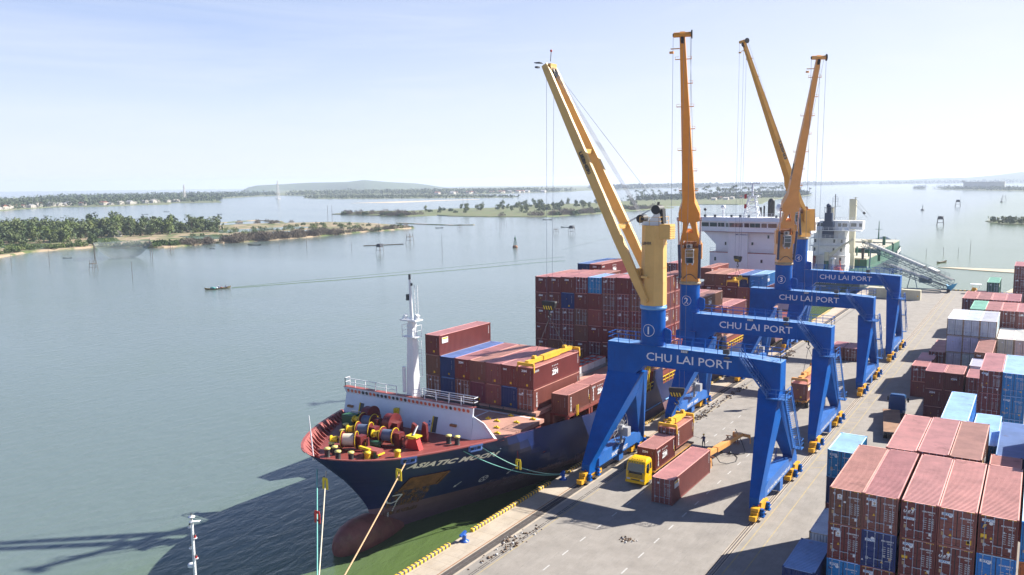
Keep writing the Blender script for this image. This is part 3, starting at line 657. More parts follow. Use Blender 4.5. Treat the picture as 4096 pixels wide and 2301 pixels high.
# ---- ship: midship bay, nine across, six high
SH1 = 'containers in the tall stack amidships'
XM, YM = -35.75, 34.3
rows = [ # from the top tier down
 [(MAROON,'zim'),(MAROON,'zim'),(MAROON,'zim'),(MAROON,'dplain'),(AZURE,'dplain'),(MAROON,'dtex'),(MAROON,'code'),(MAROON,'dzim'),(MAROON2,'code')],
 [(MAROON,'zim'),(MAROON,'tex'),(NAVY,'low'),(MAROON,'zim'),(MAROON,'code'),(BROWN,'dplain'),(MAROON,'dzim'),(BROWN,'dplain'),(MAROON2,'dplain')],
 [(MAROON,'zim'),(MAROON,'dzim'),(MAROON,'dzim'),(BROWN,'dplain'),(MAROON2,'code'),(MAROON,'dplain'),(MAROON,'dstar'),(MAROON,'dplain'),(MAROON2,'zim')],
 [(MAROON,'tex'),(MAROON,'dplain'),(MAROON,'dstar'),(BROWN,'code'),(MAROON,'zim'),(MAROON,'tex'),(MAROON2,'dtex'),(BROWN,'dplain'),(RED,'code')],
 [(MAROON,'zim'),(BROWN,'code'),(BROWN,'dplain'),(MAROON,'zim'),(MAROON,'dplain'),(MAROON,'tex'),(MAROON,'zim'),(MAROON,'code'),(MAROON,'code')]]
TN = ['top','second','third','fourth','fifth']
for r_, row in enumerate(rows):
    for i, (c, e) in enumerate(row):
        z = 19.9+i*.10-(r_+1)*2.615
        container(XM+i*2.466, YM, z, c, f'{CNAME[c]} container, {ORD[i]} column from seaward, {TN[r_]} tier of the tall middle stack', SH1, 6.058, H8, e, {0:'spanel',1:'svert',2:'szim',3:'szim',4:None}[r_] if i == 8 else None)
for i in range(9):
    if i in (3, 5): c = BROWN
    else: c = MAROON2 if i % 2 else MAROON
    if i < 4 or i == 8: container(XM+i*2.466, YM+6.25, 19.9+i*.10-2.615, c, f'{CNAME[c]} container just behind the top tier of the tall middle stack, {ORD[i]} column', SH1, 6.058, H8, 'code', 'szim' if i in (3, 8) else None)
for r_ in range(1, 5): container(XM+8*2.466, YM+6.25, 19.9+.8-(r_+1)*2.615, MAROON2, f'faded maroon container behind the quay side column, {TN[r_]} tier of the middle stack', SH1, 6.058, H8, 'code', 'svert')
# ---- ship: bay behind the middle stack, then the bays seen between the cranes
SH2 = 'containers on the after bays of the ship'
container(-36.95, 51.4, 20.5-H8, NAVY, 'navy blue container at the highest point behind the tall middle stack', SH2, 12.192, H8, 'code')
container(-34.5, 51.4, 20.5-H8, MAROON, 'maroon container with white letters at the highest point, beside the navy one', SH2, 12.192, H8, 'zim', 'szim')
def t_zstar(mb, h):
    put_text(mb, 'ZIM', .34, (1.2,-.02,h-.98), XD, ZD, width=.82, bold=.05)
    for k in range(4): put_text(mb, '*', .26, (.92+k*.19,-.02,h-.68), XD, ZD, 0)
    for k in range(3): put_text(mb, '*', .26, (1.02+k*.19,-.02,h-.86), XD, ZD, 0)
    vertical_code(mb, h)
END_T['zstar'] = t_zstar
for i in range(3):
    for r_ in range(3):
        c = (MAROON, MAROON2, BROWN)[(i+r_) % 3]
        container(-20.9+i*2.466, 51.4, 12.9-r_*2.615, c, f'{CNAME[c]} container, {ORD[i]} of three columns hidden behind the middle stack, {TN[r_]} tier', SH2, 12.192, H8, 'code', 'szim' if i == 2 else None)
for i in range(3):
    for r_ in range(2):
        c = ((MAROON2, BROWN, MAROON2), (MAROON, MAROON2, BROWN))[r_][i]
        container(-20.95+i*2.48, 66.2, 9.4-r_*2.615, c, f'{CNAME[c]} container, {ORD[i]} of three in the low deck stack beside the second column, {TN[r_]} tier', SH2, 12.192, H8, 'code', 'svert' if i == 2 else None)
container(-18.4, 59.8, 8.2, GREEN, 'green roofed short container in front of the low deck stack', SH2, 6.058, H8, 'code')
container(-15.95, 59.8, 8.2, MAROON2, 'faded maroon short container in front of the low deck stack, quay side', SH2, 6.058, H8, 'code', 'szim')
container(-15.95, 59.8, 5.55, MAROON, 'maroon short container under the front of the low deck stack', SH2, 6.058, H8, 'code', 'szim')
top = [(BROWN,'code'),(BROWN,'low'),(MAROON,'tex'),(NAVY,'code'),(AZURE,'code')]
lo2 = [(MAROON,'zim'),(MAROON,'zim'),(MAROON,'tex'),(MAROON2,'low'),(MAROON,'code')]
for i in range(5):
    c, e = top[i]; container(-25.95+i*2.466, 88.5, 13.0, c, f'{CNAME[c]} container, {ORD[i]} from the left in the top tier before the white bridge', SH2, 12.192, H8, e, 'szim' if i == 4 else None)
    c, e = lo2[i]; container(-25.95+i*2.466, 88.5, 10.4, c, f'{CNAME[c]} container, {ORD[i]} from the left in the second tier before the white bridge', SH2, 12.192, H8, e, 'svert' if i == 4 else None)
    container(-25.95+i*2.466, 88.5, 7.8, MAROON2, f'faded maroon container, {ORD[i]} from the left in the third tier before the white bridge', SH2, 12.192, H8, 'code', 'svert' if i == 4 else None)
container(-28.42, 87.5, 10.4, MAROON, 'maroon container left of the second tier row before the white bridge', SH2, 12.192, H8, 'zim')
container(-28.42, 93.0, 13.7, MAROON2, 'faded maroon container standing highest left of the row before the bridge', SH2, 12.192, H8, 'code', 'szim')
for r_ in range(3):
    container(-36.0, 92.0, 14.5-r_*2.615, (MAROON, BROWN, MAROON)[r_], f'{("maroon","brown","maroon")[r_]} container in the seaward column past the second crane, {TN[r_]} tier', SH2, 12.192, H8, ('dplain','dzim','code')[r_])
# ---- quay side: on trailers, on the ground
QG = 'containers on the quay between the crane legs'
container(-.0, -.0, 0.0, MAROON2, 'long maroon container standing on the concrete beside the yellow truck', QG, 12.192, H9, 'dplain', 'spanel')
container(-4.66, 6.43, 1.18, MAROON, 'short maroon container with white letters on the trailer behind the yellow cab', QG, 6.058, H8, 'zim', 'szim')
container(-4.68, 12.95, 1.92, MAROON2, 'short maroon container held by the yellow spreader over the trailer', QG, 6.058, H8, 'plain_door', 'svert')
container(3.35, 46.6, 1.42, MAROON2, 'long maroon container under an orange spreader on the trailer behind the second crane', QG, 12.192, H8, 'low', 'spanel')
container(.85, 86.6, 0, MAROON2, 'left one of two short containers standing side by side past the third crane', QG, 6.058, H8, 'code')
container(3.45, 86.4, 0, MAROON, 'right one of two short containers standing side by side past the third crane', QG, 6.058, H8, 'plain_door')
# cream reefers near the end of the quay, broadside on (built along x)
def cream_box(x, y, lab, n=2.9):
    mb = MB(); ln = 9.2
    vs, fs = corrug((x, y, .15), (1,0,0), (0,-1,0), (0,0,1), ln, n-.3, .05, .45); mb.add(vs, fs, 0)
    mb.box(x+.05, y+.08, 0, x+ln-.05, y+2.4, n-.06, 0); mb.box(x-.02, y-.03, 0, x+ln+.02, y+2.44, .16, 1); mb.box(x-.02, y-.03, n-.15, x+ln+.02, y+2.44, n, 1)
    o = mb.build('shipping_container', [M['cream_box'], M['cream_box']]); tag(o, lab, 'container', QG)
    d = MB(); d.box(x+ln+.03, y+.05, .2, x+ln+.09, y+1.15, n-.2); d.build('door', M['cream_box'], o)
    d = MB(); d.box(x+ln+.03, y+1.25, .2, x+ln+.09, y+2.35, n-.2); d.build('door', M['cream_box'], o)
    s_ = MB(); s_.quad((x+ln-.8,y-.04,1.0),(x+ln-.4,y-.04,1.0),(x+ln-.4,y-.04,1.4),(x+ln-.8,y-.04,1.4)); s_.build('sticker', M['sticker_yellow'], o)
M['cream_box'] = mat('cream_container_paint', (.52,.49,.36), .5, var=.08, dirt=.15, rustcol=(.36,.30,.2), streak=True)
cream_box(-8.2, 183.5, 'cream corrugated container lying broadside near the quay end, left of the fourth crane leg'); cream_box(-3.2, 182.4, 'cream corrugated container seen right of the fourth crane leg')
# ---- yard
YD = 'containers stacked in the yard'
def stack(x, y, ztop, tiers, desc, length=12.192):
    """tiers from the top: (colour, height, end, side)"""
    z = ztop
    for k, tr in enumerate(tiers):
        c, h, e = tr[:3]; s_ = tr[3] if len(tr) > 3 else None
        z -= h+.004
        if z < -.2: break
        container(x, y, max(z, 0), c, f'{CNAME[c]} container, {TN[k]} tier, {desc}', YD, length, h, e, s_)
ft = [('the nearest yard row, leftmost stack', 22.0, [(BROWN,H9,'d474'),(MAROON,H9,'d233'),(AZURE,H9,'dblue'),(MAROON,H9,'dplain')]),
      ('the nearest yard row, second stack', 24.46, [(MAROON2,H9,'d431'),(NAVY,H9,'dnavy'),(MAROON,H9,'dsitc'),(MAROON,H9,'dplain')]),
      ('the nearest yard row, third stack', 27.12, [(MAROON,H9,'dues'),(MAROON,H9,'dtexs'),(MAROON,H9,'dplain'),(MAROON,H9,'dplain')]),
      ('the nearest yard row, fourth stack', 29.60, [(MAROON2,H9,'d705'),(MAROON,H9,'dues2'),(MAROON,H9,'dplain'),(MAROON,H9,'dplain')]),
      ('the nearest yard row, fifth stack', 32.15, [(MAROON,H9,'d110'),(AZURE,H9,'dsitb'),(MAROON,H9,'dplain'),(MAROON,H9,'dplain')]),
      ('the nearest yard row, stack cut by the picture edge', 34.75, [(AZURE,H9,'dsitb'),(ORANGE,H9,'dplain'),(MAROON,H9,'dplain'),(MAROON,H9,'dplain')])]
def sitc(mb, x, z, w_=.62):
    mb.quad((x-w_/2,-.038,z-.09),(x+w_/2,-.038,z-.09),(x+w_/2,-.038,z+.12),(x-w_/2,-.038,z+.12), 0)
    put_text(mb, 'SITC', .22, (x,-.042,z-.06), XD, ZD, 3, width=w_*.86, bold=.03, shear=.3)
def tri(mb, x, z, s_=.10, mi=1): mb.add([(x-s_,-.038,z-s_*.9),(x+s_,-.038,z-s_*.9),(x,-.038,z+s_*.9)], [(0,1,2)], mi)
def disc(mb, x, z, r, mi=0): mb.add([(x+r*math.cos(a*.524),-.038,z+r*math.sin(a*.524)) for a in range(12)], [tuple(range(12))], mi)
def rect(mb, x, z, w_, h_, mi=0): mb.quad((x-w_/2,-.036,z-h_/2),(x+w_/2,-.036,z-h_/2),(x+w_/2,-.036,z+h_/2),(x-w_/2,-.036,z+h_/2), mi)
def common(mb, h):
    for k in range(5):
        for x in (.14+k*.11, 1.78+k*.11): mb.add([(x,-.02,h-.09),(x+.055,-.02,h-.09),(x+.085,-.02,h-.025),(x+.03,-.02,h-.025)], [(0,1,2,3)], 1)
    rect(mb, 1.2, h-.035, .5, .03, 0)
    rect(mb, .32, .95, .20, .26, 4); rect(mb, 1.98, .62, .16, .22, 0); rect(mb, .33, 1.22, .18, .06, 0)
def palm_plate(mb, x, z):
    rect(mb, x, z, .36, .38, 0); mb.add([(x-.12,-.042,z+.08),(x,-.042,z+.16),(x+.12,-.042,z+.08),(x+.03,-.042,z+.05),(x+.03,-.042,z-.04),(x-.03,-.042,z-.04),(x-.03,-.042,z+.05)], [(0,1,2,3,4,5,6)], 4); rect(mb, x, z-.12, .26, .05, 3)
def ues(mb, h, zz): put_text(mb, 'U E S', .26, (.52,-.038,zz), XD, ZD, 0, width=.72, bold=.05, shear=.35); rect(mb, .52, zz-.08, .62, .03, 2)
def E_474(mb, h): door_info(mb, h, -.038, 'TLLU 474196 5'); disc(mb, .37, h-.42, .085); palm_plate(mb, .78, h-.66); tri(mb, .80, h-1.35); rect(mb, 1.15, h-1.0, .16, .14, 0); common(mb, h)
def E_233(mb, h): door_info(mb, h, -.038, 'TCNU 233955 5'); sitc(mb, .55, h-.42); disc(mb, .37, h-.78, .085); palm_plate(mb, .76, h-.80); tri(mb, .80, h-1.55); common(mb, h)
def E_blue(mb, h): door_info(mb, h, -.038, 'BMOU 647659 4'); sitc(mb, .55, h-.40); rect(mb, .33, h-.72, .30, .05, 0); put_text(mb, 'b.', .3, (.27,-.04,h-.86), XD, ZD, 5, bold=.03); disc(mb, .82, 1.2, .08); rect(mb, .42, .85, .18, .24, 4)
def E_431(mb, h): door_info(mb, h, -.038, 'TLLU 411777 4'); sitc(mb, .60, h-.42, .72); disc(mb, .32, h-.80, .085); palm_plate(mb, .80, h-.72); tri(mb, .80, h-1.55); common(mb, h); disc(mb, 2.02, .25, .06)
def E_navy(mb, h): door_info(mb, h, -.038, 'SEGU 558516 0'); sitc(mb, .62, h-.72, .72); disc(mb, 1.62, 1.1, .09, 2); rect(mb, 2.05, .95, .2, .26, 4); tri(mb, 1.5, .62); tri(mb, .12, .55, .08, 0)
def E_sitc(mb, h): door_info(mb, h, -.038, 'TGHU 612940 2'); sitc(mb, .58, h-.40, .70); common(mb, h); tri(mb, .8, 1.3)
def E_ues(mb, h): door_info(mb, h, -.038, 'UETU 530837 0'); disc(mb, .35, h-.46, .08); tri(mb, .76, h-.48); ues(mb, h, h-.86); sitc(mb, .55, h-1.32, .72); common(mb, h); tri(mb, .82, h-1.75, .07, 0); rect(mb, 1.9, .35, .2, .06, 0)
def E_ues2(mb, h): door_info(mb, h, -.038, 'UETU 577679 8'); disc(mb, .35, h-.40, .08); tri(mb, .76, h-.42); ues(mb, h, h-.86); sitc(mb, .55, h-1.20, .72); common(mb, h)
def E_texs(mb, h): door_info(mb, h, -.038, 'TEMU 635370 8'); sitc(mb, .58, h-.42, .72); put_text(mb, 'tex', .46, (.50,-.038,h-.95), XD, ZD, 0, width=.56, bold=.03); rect(mb, .38, h-1.45, .40, .2, 1); rect(mb, .8, h-1.5, .12, .08, 3); common(mb, h); rect(mb, 1.9, .55, .16, .12, 1)
def E_705(mb, h): door_info(mb, h, -.038, 'WBPU 705958 2'); sitc(mb, .58, h-.46, .76); rect(mb, .36, h-.86, .42, .07, 3); rect(mb, .36, h-.80, .42, .05, 0); disc(mb, .82, 1.35, .07, 3); tri(mb, .82, .95); common(mb, h); rect(mb, 2.02, .62, .32, .36, 1); rect(mb, 2.0, .2, .2, .06, 0)
def E_110(mb, h): door_info(mb, h, -.038, 'FFAU 110746 7'); sitc(mb, .60, h-.36, .80); rect(mb, .34, h-.80, .36, .42, 5); put_text(mb, 'F', .36, (.34,-.042,h-.92), XD, ZD, 1, bold=.05, shear=.3); rect(mb, .36, h-1.55, .38, .32, 1); tri(mb, .82, h-1.62); tri(mb, .84, h-1.85, .07, 0); common(mb, h); disc(mb, 1.58, h-1.05, .08)
def E_sitb(mb, h): door_info(mb, h, -.038, 'SITU 281265 5'); sitc(mb, .58, h-.50, .72); disc(mb, .72, .85, .07, 2); rect(mb, .25, .8, .16, .2, 4); tri(mb, .65, 1.4); rect(mb, 2.0, .7, .2, .22, 1)
for k_, f_n in (('d474',E_474),('d233',E_233),('dblue',E_blue),('d431',E_431),('dnavy',E_navy),('dsitc',E_sitc),('dues',E_ues),('dues2',E_ues2),('dtexs',E_texs),('d705',E_705),('d110',E_110),('dsitb',E_sitb)): END_T[k_] = f_n
_cont = container
def container(x, y, z, col, label, group, length=12.192, h=2.591, end='code', side=None):
    o = _cont(x, y, z, col, label, group, length, h, end if end in ('plain_door','code','low','zim','tex','zstar') or end.startswith('d') else 'code', side)
    for ch in o.children:
        if ch.data and ch.data.name.startswith('lettering') and len(ch.data.materials) == 3:
            for q_ in ('sticker_blue','sticker_tan','sticker_navy'): ch.data.materials.append(M[q_])
        if ch.data and ch.data.name.startswith('lettering') and ch.parent and col not in (MAROON,MAROON2,BROWN,WINE,NAVY,AZURE,RED,GREEN,ORANGE): ch.data = ch.data
    return o
for d, x, tr in ft: stack(x, -16.85, 11.6, tr, d)
stack(19.12, -3.75, 10.38, [(AZURE,H8,'dblue'),(NAVY,H8,'code'),(MAROON,H8,'plain_door'),(RED,H8,'code')], 'the bright blue stack on the road side', 6.058)
for d, x, y in (('the second yard row, left stack', 24.15, -4.2), ('the second yard row, middle stack', 26.66, -3.9), ('the second yard row, right stack', 29.17, -3.95)):
    stack(x, y, 11.6, [((MAROON2, MAROON2, BROWN)[int((x-24)/2.4)],H9,'dplain','szim'),(MAROON,H9,'dplain'),(NAVY,H9,'code'),(MAROON,H9,'code')], d)
stack(32.05, -3.55, 10.38, [(MAROON2,H8,'dplain'),(MAROON,H8,'dplain'),(BROWN,H8,'code'),(MAROON,H8,'code')], 'the short stack behind the fifth near stack', 6.058)
stack(31.7, 2.6, 10.38, [(AZURE,H8,'code'),(MAROON,H8,'code')], 'the pale blue stack tucked behind the second row', 12.192) if 0 else None
stack(29.85, 8.6, 9.4, [(AZURE,H8,'code'),(NAVY,H8,'code'),(MAROON,H8,'code')], 'the pale blue stack behind the second row')
stack(32.4, 2.4, 10.38, [(NAVY,H8,'code'),(MAROON,H8,'code'),(MAROON,H8,'code')], 'the navy stack at the right edge of the yard')
stack(34.95, -4.0, 13.0, [(MAROON2,H8,'dplain'),(MAROON,H8,'dplain'),(MAROON,H8,'code')], 'the taller stack cut by the right picture edge')
stack(27.32, 8.3, 11.6, [(AZURE,H9,'code','spanel'),(MAROON,H9,'code'),(MAROON,H9,'code')], 'the single pale roofed stack behind the second row')
stack(24.6, 12.6, 8.0, [(MAROON2,H8,'dplain'),(AZURE,H8,'code')], 'the low pinkish stack beside the pale roofed one', 6.058)
stack(22.0, 14.0, 5.2, [(AZURE,H8,'code'),(NAVY,H8,'code')], 'the lowest blue stack behind the second row', 6.058)
stack(29.27, 34.1, 11.6, [(MAROON,H9,'dsitc'),(MAROON,H9,'dplain'),(MAROON,H9,'dplain'),(MAROON,H9,'code')], 'the maroon stack in front of the white stacks')
stack(31.76, 33.8, 11.6, [(AZURE,H9,'dsitb'),(AZURE,H9,'dsitb'),(AZURE,H9,'dsitb'),(MAROON,H9,'code')], 'the all blue stack at the right edge')
stack(34.3, 33.8, 11.6, [(MAROON,H9,'dsitc'),(AZURE,H9,'dsitb')], 'the stack right of the all blue one')
stack(21.75, 48.2, 7.8, [(MAROON,H8,'code'),(MAROON,H8,'zim'),(MAROON,H8,'code')], 'the left of two stacks beside the parked blue truck', 6.058)
stack(24.25, 48.2, 7.8, [(MAROON,H8,'zstar'),(MAROON,H8,'code'),(MAROON,H8,'code')], 'the right of two stacks beside the parked blue truck', 6.058)
stack(27.0, 47.6, 7.6, [(MAROON2,H8,'dplain'),(MAROON,H8,'dplain'),(MAROON,H8,'code')], 'the dark doored stack next to the two beside the truck', 6.058)
stack(26.9, 55.0, 7.8, [(WHITEC,H8,'code'),(MAROON,H8,'code')], 'the pale roofed low stack in the middle of the yard', 6.058)
stack(18.2, 63.5, 5.2, [(MAROON,H8,'dzim'),(MAROON,H8,'code')], 'the low stack nearest the road past the blue truck', 6.058)
stack(18.35, 69.8, 5.2, [(MAROON2,H8,'code'),(MAROON,H8,'code')], 'the pinkish low stack just past it', 6.058)
stack(19.6, 74.0, 5.8, [(MAROON,H9,'dplain'),(MAROON,H9,'code')], 'the dark low stack in front of the white stacks', 6.058)
stack(19.7, 80.3, 5.8, [(MAROON2,H9,'code'),(MAROON,H9,'code')], 'the dark low stack beside the white stacks', 6.058)
for k, x in enumerate((22.07, 24.52, 26.97)):
    stack(x, 74.8, 11.6, [(WHITEC,H9,'plain_door'),(WHITEC,H9,('code','plain_door','plain_door')[k]),(WHITEC,H9,'plain_door'),(WHITEC,H9,'code')], f'the {ORD[k]} white stack from the road')
stack(27.1, 61.6, 8.7, [(BROWN,H9,'tex'),(MAROON,H9,'code')], 'the single pinkish roofed stack before the white ones')
for k in range(3): stack(29.55+k*2.47, 75.4, 8.7, [(CREAMC,H9,'plain_door'),(WHITEC,H9,'plain_door'),(WHITEC,H9,'code')], f'the {ORD[k]} cream roofed low stack')
for k in range(4): stack(24.5+k*2.47, 88.9, 11.6, [((GREEN, MAROON2, MAROON, MAROON2)[k],H9,('code','dplain','dplain','dzim')[k]),(MAROON,H9,'dplain'),(MAROON,H9,'code')], f'the {ORD[k]} stack of the row behind the white stacks')
for k in range(4): stack(22.2+k*2.5, 103.4, 11.6, [((MAROON2, MAROON, MAROON2, MAROON)[k],H9,'dplain'),(MAROON,H9,'dplain'),(MAROON,H9,'code')], f'the {ORD[k]} stack of the farthest full row')
stack(24.9, 134.5, 11.6, [(GREEN,H9,'plain_door','spanel'),(GREEN,H9,'code'),(MAROON,H9,'code'),(MAROON,H9,'code')], 'the green stack at the far end of the yard')
for k in range(2): stack(29.8+k*2.5, 148, 14.4, [(MAROON2,H9,'dplain'),(MAROON,H9,'dzim'),(MAROON,H9,'dplain'),(MAROON,H9,'code')], f'the {ORD[k]} tallest stack at the far right of the yard')
stack(22.3, 130, 8.7, [(MAROON2,H9,'code'),(MAROON,H9,'code')], 'the low stack beside the far green one')
stack(27.6, 128, 8.7, [(AZURE,H9,'code'),(MAROON,H9,'code')], 'the pale low stack beside the far green one')
# low boxes left of the nearest row, half out of the picture
container(19.35, -11.1, 0.0, MAROON, 'maroon container under the grey roofed one at the lower picture edge', YD, 6.058, H8, 'code')
container(19.35, -11.1, 2.6, WHITEC, 'grey roofed container standing left of the nearest row', YD, 6.058, H8, 'code')
container(19.1, -18.9, 0.0, NAVY, 'dark blue container lowest at the lower picture edge', YD, 6.058, H8, 'code')
container(19.1, -18.9, 2.6, NAVY, 'navy blue container topmost at the lower picture edge', YD, 6.058, H8, 'code')
# ================================================================ portal cranes
def wrap_cyl(vs, cx, cy, r, zc):
    """lay flat lettering (x right, y up) on a column, facing -y"""
    return [V((cx+r*math.sin(v.x/r), cy-r*math.cos(v.x/r), zc+v.y)) for v in vs]
def bogie(parent, x, yc, sgn):
    """yellow wheel truck on the rail: sgn = +1 longer end points to +y"""
    mb = MB(); w_ = .42
    mb.prism([(x-w_,yc-1.1,1.0),(x-w_,yc-.75,1.75),(x-w_,yc+.75,1.75),(x-w_,yc+1.1,1.0),(x-w_,yc+.5,.75),(x-w_,yc-.5,.75)], (2*w_,0,0))
    for s_ in (-1, 1):
        c = yc+s_*1.25
        mb.box(x-.36, c-.75, .55, x+.36, c+.75, 1.05); mb.box(x-.40, c-.38+s_*.2, 1.05, x+.40, c+.38+s_*.2, 1.42)
        mb.box(x-.34, c+s_*.75, .28, x+.34, c+s_*1.35, .80); mb.box(x-.3, c-1.0, .22, x-.26, c+1.0, .6); mb.box(x+.26, c-1.0, .22, x+.30, c+1.0, .6)
    b = mb.build('bogie', M['bogie'], parent)
    for s_ in (-1, 1):
        for k in (-.5, .5):
            wv = MB(); c = yc+s_*1.25+k; wv.cyl((x-.12,c,.34), (x+.12,c,.34), .28, n=14); wv.build('wheel', M['dark'], b)
    mt = MB()
    for s_ in (-1, 1): mt.cyl((x+.58,yc+s_*1.1,.55), (x+.58,yc+s_*1.1,1.25), .22, n=10); mt.box(x+.36, yc+s_*1.1-.3, .4, x+.85, yc+s_*1.1+.3, .55); mt.box(x+.36, yc+s_*1.1-.3, .9, x+.85, yc+s_*1.1+.3, .96)
    mt.build('drive_motor', M['blue'], b)
def portal(num, y0, typeB, colx, zlift, slogan, ws_text):
    root = thing('portal_crane', (1.2, y0, 0), '', 'crane', 'blue portal cranes along the quay')
    Z = lambda z: z+zlift if z > 5 else z
    xl, xr = -9.46, 11.55
    mb = MB()
    # beam in elevation, front face y0-1.1
    kx = 7.1
    prof = [(xl,Z(12.1)),(xl+3.6,Z(12.1)),(xl+4.9,Z(13.35)),(9.05,Z(13.35)),(10.0,Z(12.2)),(xr,Z(12.2)),(xr,Z(15.42)),(kx,Z(15.68)),(xl,Z(15.92))]
    mb.prism([(x,y0-1.1,z) for x, z in prof], (0,2.2,0))
    for x in (-3.0, 2.2, 6.9, 9.6): mb.box(x-.02, y0-1.125, Z(13.40), x+.02, y0-1.10, Z(15.3))
    for yy in (y0-1.1, y0+1.1):
        a_ = -.05 if yy < y0 else .05
        for (xa, za), (xb, zb2) in (((xl+4.9,Z(13.38)),(9.05,Z(13.38))),((xl,Z(15.86)),(kx,Z(15.62))),((kx,Z(15.62)),(xr,Z(15.36))),((9.05,Z(13.38)),(10.0,Z(12.23)))): mb.bar((xa,yy+a_*.4,za), (xb,yy+a_*.4,zb2), .09, .07)
    mb.build('portal_beam', M['blue'], root)
    # legs
    for side in (-1, 1):
        for fr in (-1, 1):
            pl = [(-7.9,1.0),(-7.9,2.2),(-2.9,9.6),(-1.1,Z(12.25)),(-.02,Z(12.25)),(-.02,9.2),(-5.5,3.0),(-5.9,1.0)]
            lm = MB(); outer = xl if side < 0 else xr-.05
            q0 = []; q1 = []
            for yy, z in pl:
                th = 1.0+(3.4 if side < 0 else 1.35)*max(0, min(1, (z-2.0)/10.2))**1.05
                a, b = (outer, outer+th) if side < 0 else (outer-th, outer)
                Y = y0+yy*(1 if fr < 0 else -1); q0.append(V((a,Y,z))); q1.append(V((b,Y,z)))
            n = len(pl)
            f0 = [tuple(range(n)), tuple(reversed(range(n, 2*n)))]+[((i+1) % n, i, n+i, n+(i+1) % n) for i in range(n)]
            if fr < 0: f0 = [tuple(reversed(f)) for f in f0]
            lm.add(q0+q1, f0)
            lm.build('leg', M['blue'], root)
        # sill beam with raised middle
        sx0, sx1 = (xl+.02, xl+1.35) if side < 0 else (xr-1.45, xr-.07)
        sm_ = MB(); sm_.prism([(sx0,y0-6.0,1.55),(sx0,y0-6.0,2.55),(sx0,y0-4.4,3.05),(sx0,y0+4.4,3.05),(sx0,y0+6.0,2.55),(sx0,y0+6.0,1.55)], (sx1-sx0,0,0))
        xm = sx0 if side < 0 else sx1-.9
        sm_.box(xm+.1, y0+.3, .35, xm+.95, y0+1.5, 1.56)
        sb = sm_.build('sill_beam', M['blue_sill'], root)
        tm = MB(); word = ws_text if side < 0 else slogan
        put_text(tm, word, .62 if side < 0 else .50, (sx1+.012, y0+(-.3 if side < 0 else 0), 1.78), (0,1,0), ZD, 0, width=4.6 if side < 0 else 9.4, bold=.025)
        tm.build('slogan', M['decal'], sb)
        rx = -8.95 if side < 0 else 11.3
        for fr in (-1, 1): bogie(root, rx, y0+fr*6.9, fr)
        lp = MB(); lp.sph((sx1 if side > 0 else sx0+.5, y0-7.95, 1.5), .10, 8, 5); lp.build('marker_lamp', M['sig_red'], root)
    # cable reel on the waterside sill
    rl = MB(); c = V((xl+1.6, y0-.6, 5.0))
    for k in range(18):
        a = k*math.pi/9; rl.bar(c, c+V((.0, 2.0*math.cos(a), 2.0*math.sin(a))), .05, .035)
    for k in range(24):
        a, b = k*math.pi/12, (k+1)*math.pi/12
        for rr in (2.0, .95): rl.bar(c+V((0,rr*math.cos(a),rr*math.sin(a))), c+V((0,rr*math.cos(b),rr*math.sin(b))), .06)
    rl.cyl(c-V((.3,0,0)), c+V((.35,0,0)), .42, n=14); rl.bar(c, c+V((0,.2,-2.0)), .25); rl.box(c.x+.1, c.y-.1, c.z-1.0, c.x+1.0, c.y+.8, c.z+.1)
    rl.build('cable_reel', M['reel'], root)
    # walkway, rails and lettering
    wk = MB(); wk.add([(xl,y0-1.12,Z(15.93)),(kx,y0-1.12,Z(15.69)),(kx,y0+1.12,Z(15.69)),(xl,y0+1.12,Z(15.93))], [(0,1,2,3)]); wk.add([(kx,y0-1.12,Z(15.69)),(xr+.02,y0-1.12,Z(15.43)),(xr+.02,y0+1.12,Z(15.43)),(kx,y0+1.12,Z(15.69))], [(0,1,2,3)])
    wk.build('walkway', M['blue_worn'], root)
    ra = MB(); zr = lambda x: Z(15.93)-(x-xl)*.0148
    fpts = [(xl+.05,y0-1.1),(colx-2.0,y0-1.1)] if not typeB else []
    if not typeB:
        rail(ra, [(xl+.05,y0+1.1,zr(xl)),(xl+.05,y0-1.1,zr(xl)),(colx-1.2,y0-1.1,zr(colx))]); rail(ra, [(xl+.05,y0+1.1,zr(xl)),(colx-1.4,y0+1.1,zr(colx))])
    rail(ra, [(colx+.6,y0-1.25,zr(colx)),(6.0,y0-1.1,zr(6))]); rail(ra, [(colx+1.5,y0+1.1,zr(colx)),(xr-.05,y0+1.1,zr(xr)),(xr-.05,y0-1.1,zr(xr)),(7.6,y0-1.1,zr(7.6))])
    ra.build('guard_rail', M['blue'], root)
    tx = MB(); put_text(tx, 'CHU LAI PORT', 1.36, (.9 if not typeB else 1.2, y0-1.13, Z(14.1)), XD, ZD, 0, width=10.4 if num < 3 else 10.2, bold=.008)
    tx.build('lettering', M['decal'], root)
    fl = MB()
    for x in (5.6,): fl.box(x-.35, y0-1.75, Z(15.9), x+.35, y0-1.35, Z(16.45)); fl.bar((x,y0-1.1,Z(15.7)), (x,y0-1.7,Z(15.8)), .1); fl.box(x-.3, y0-1.6, Z(15.3), x+.3, y0-1.12, Z(15.5))
    fl.box(.1, y0-1.32, Z(15.45), .95, y0-1.12, Z(15.75))
    f_l = fl.build('floodlight', M['dark'], root)
    fg = MB()
    for k in range(4):
        for j in range(2): fg.box(.15+k*.2, y0-1.335, Z(15.48)+j*.13, .30+k*.2, y0-1.321, Z(15.58)+j*.13)
    fg.build('lamp_glass', M['white'], f_l)
    # stairs: beam to landing, landing to sill, sill to ground
    st = MB(); stair(st, (7.2,y0-1.95,Z(15.7)), (10.5,y0-1.95,11.6), (0,.75,0)); st.box(10.3, y0-2.2, 11.5, xr+.9, y0-1.05, 11.6)
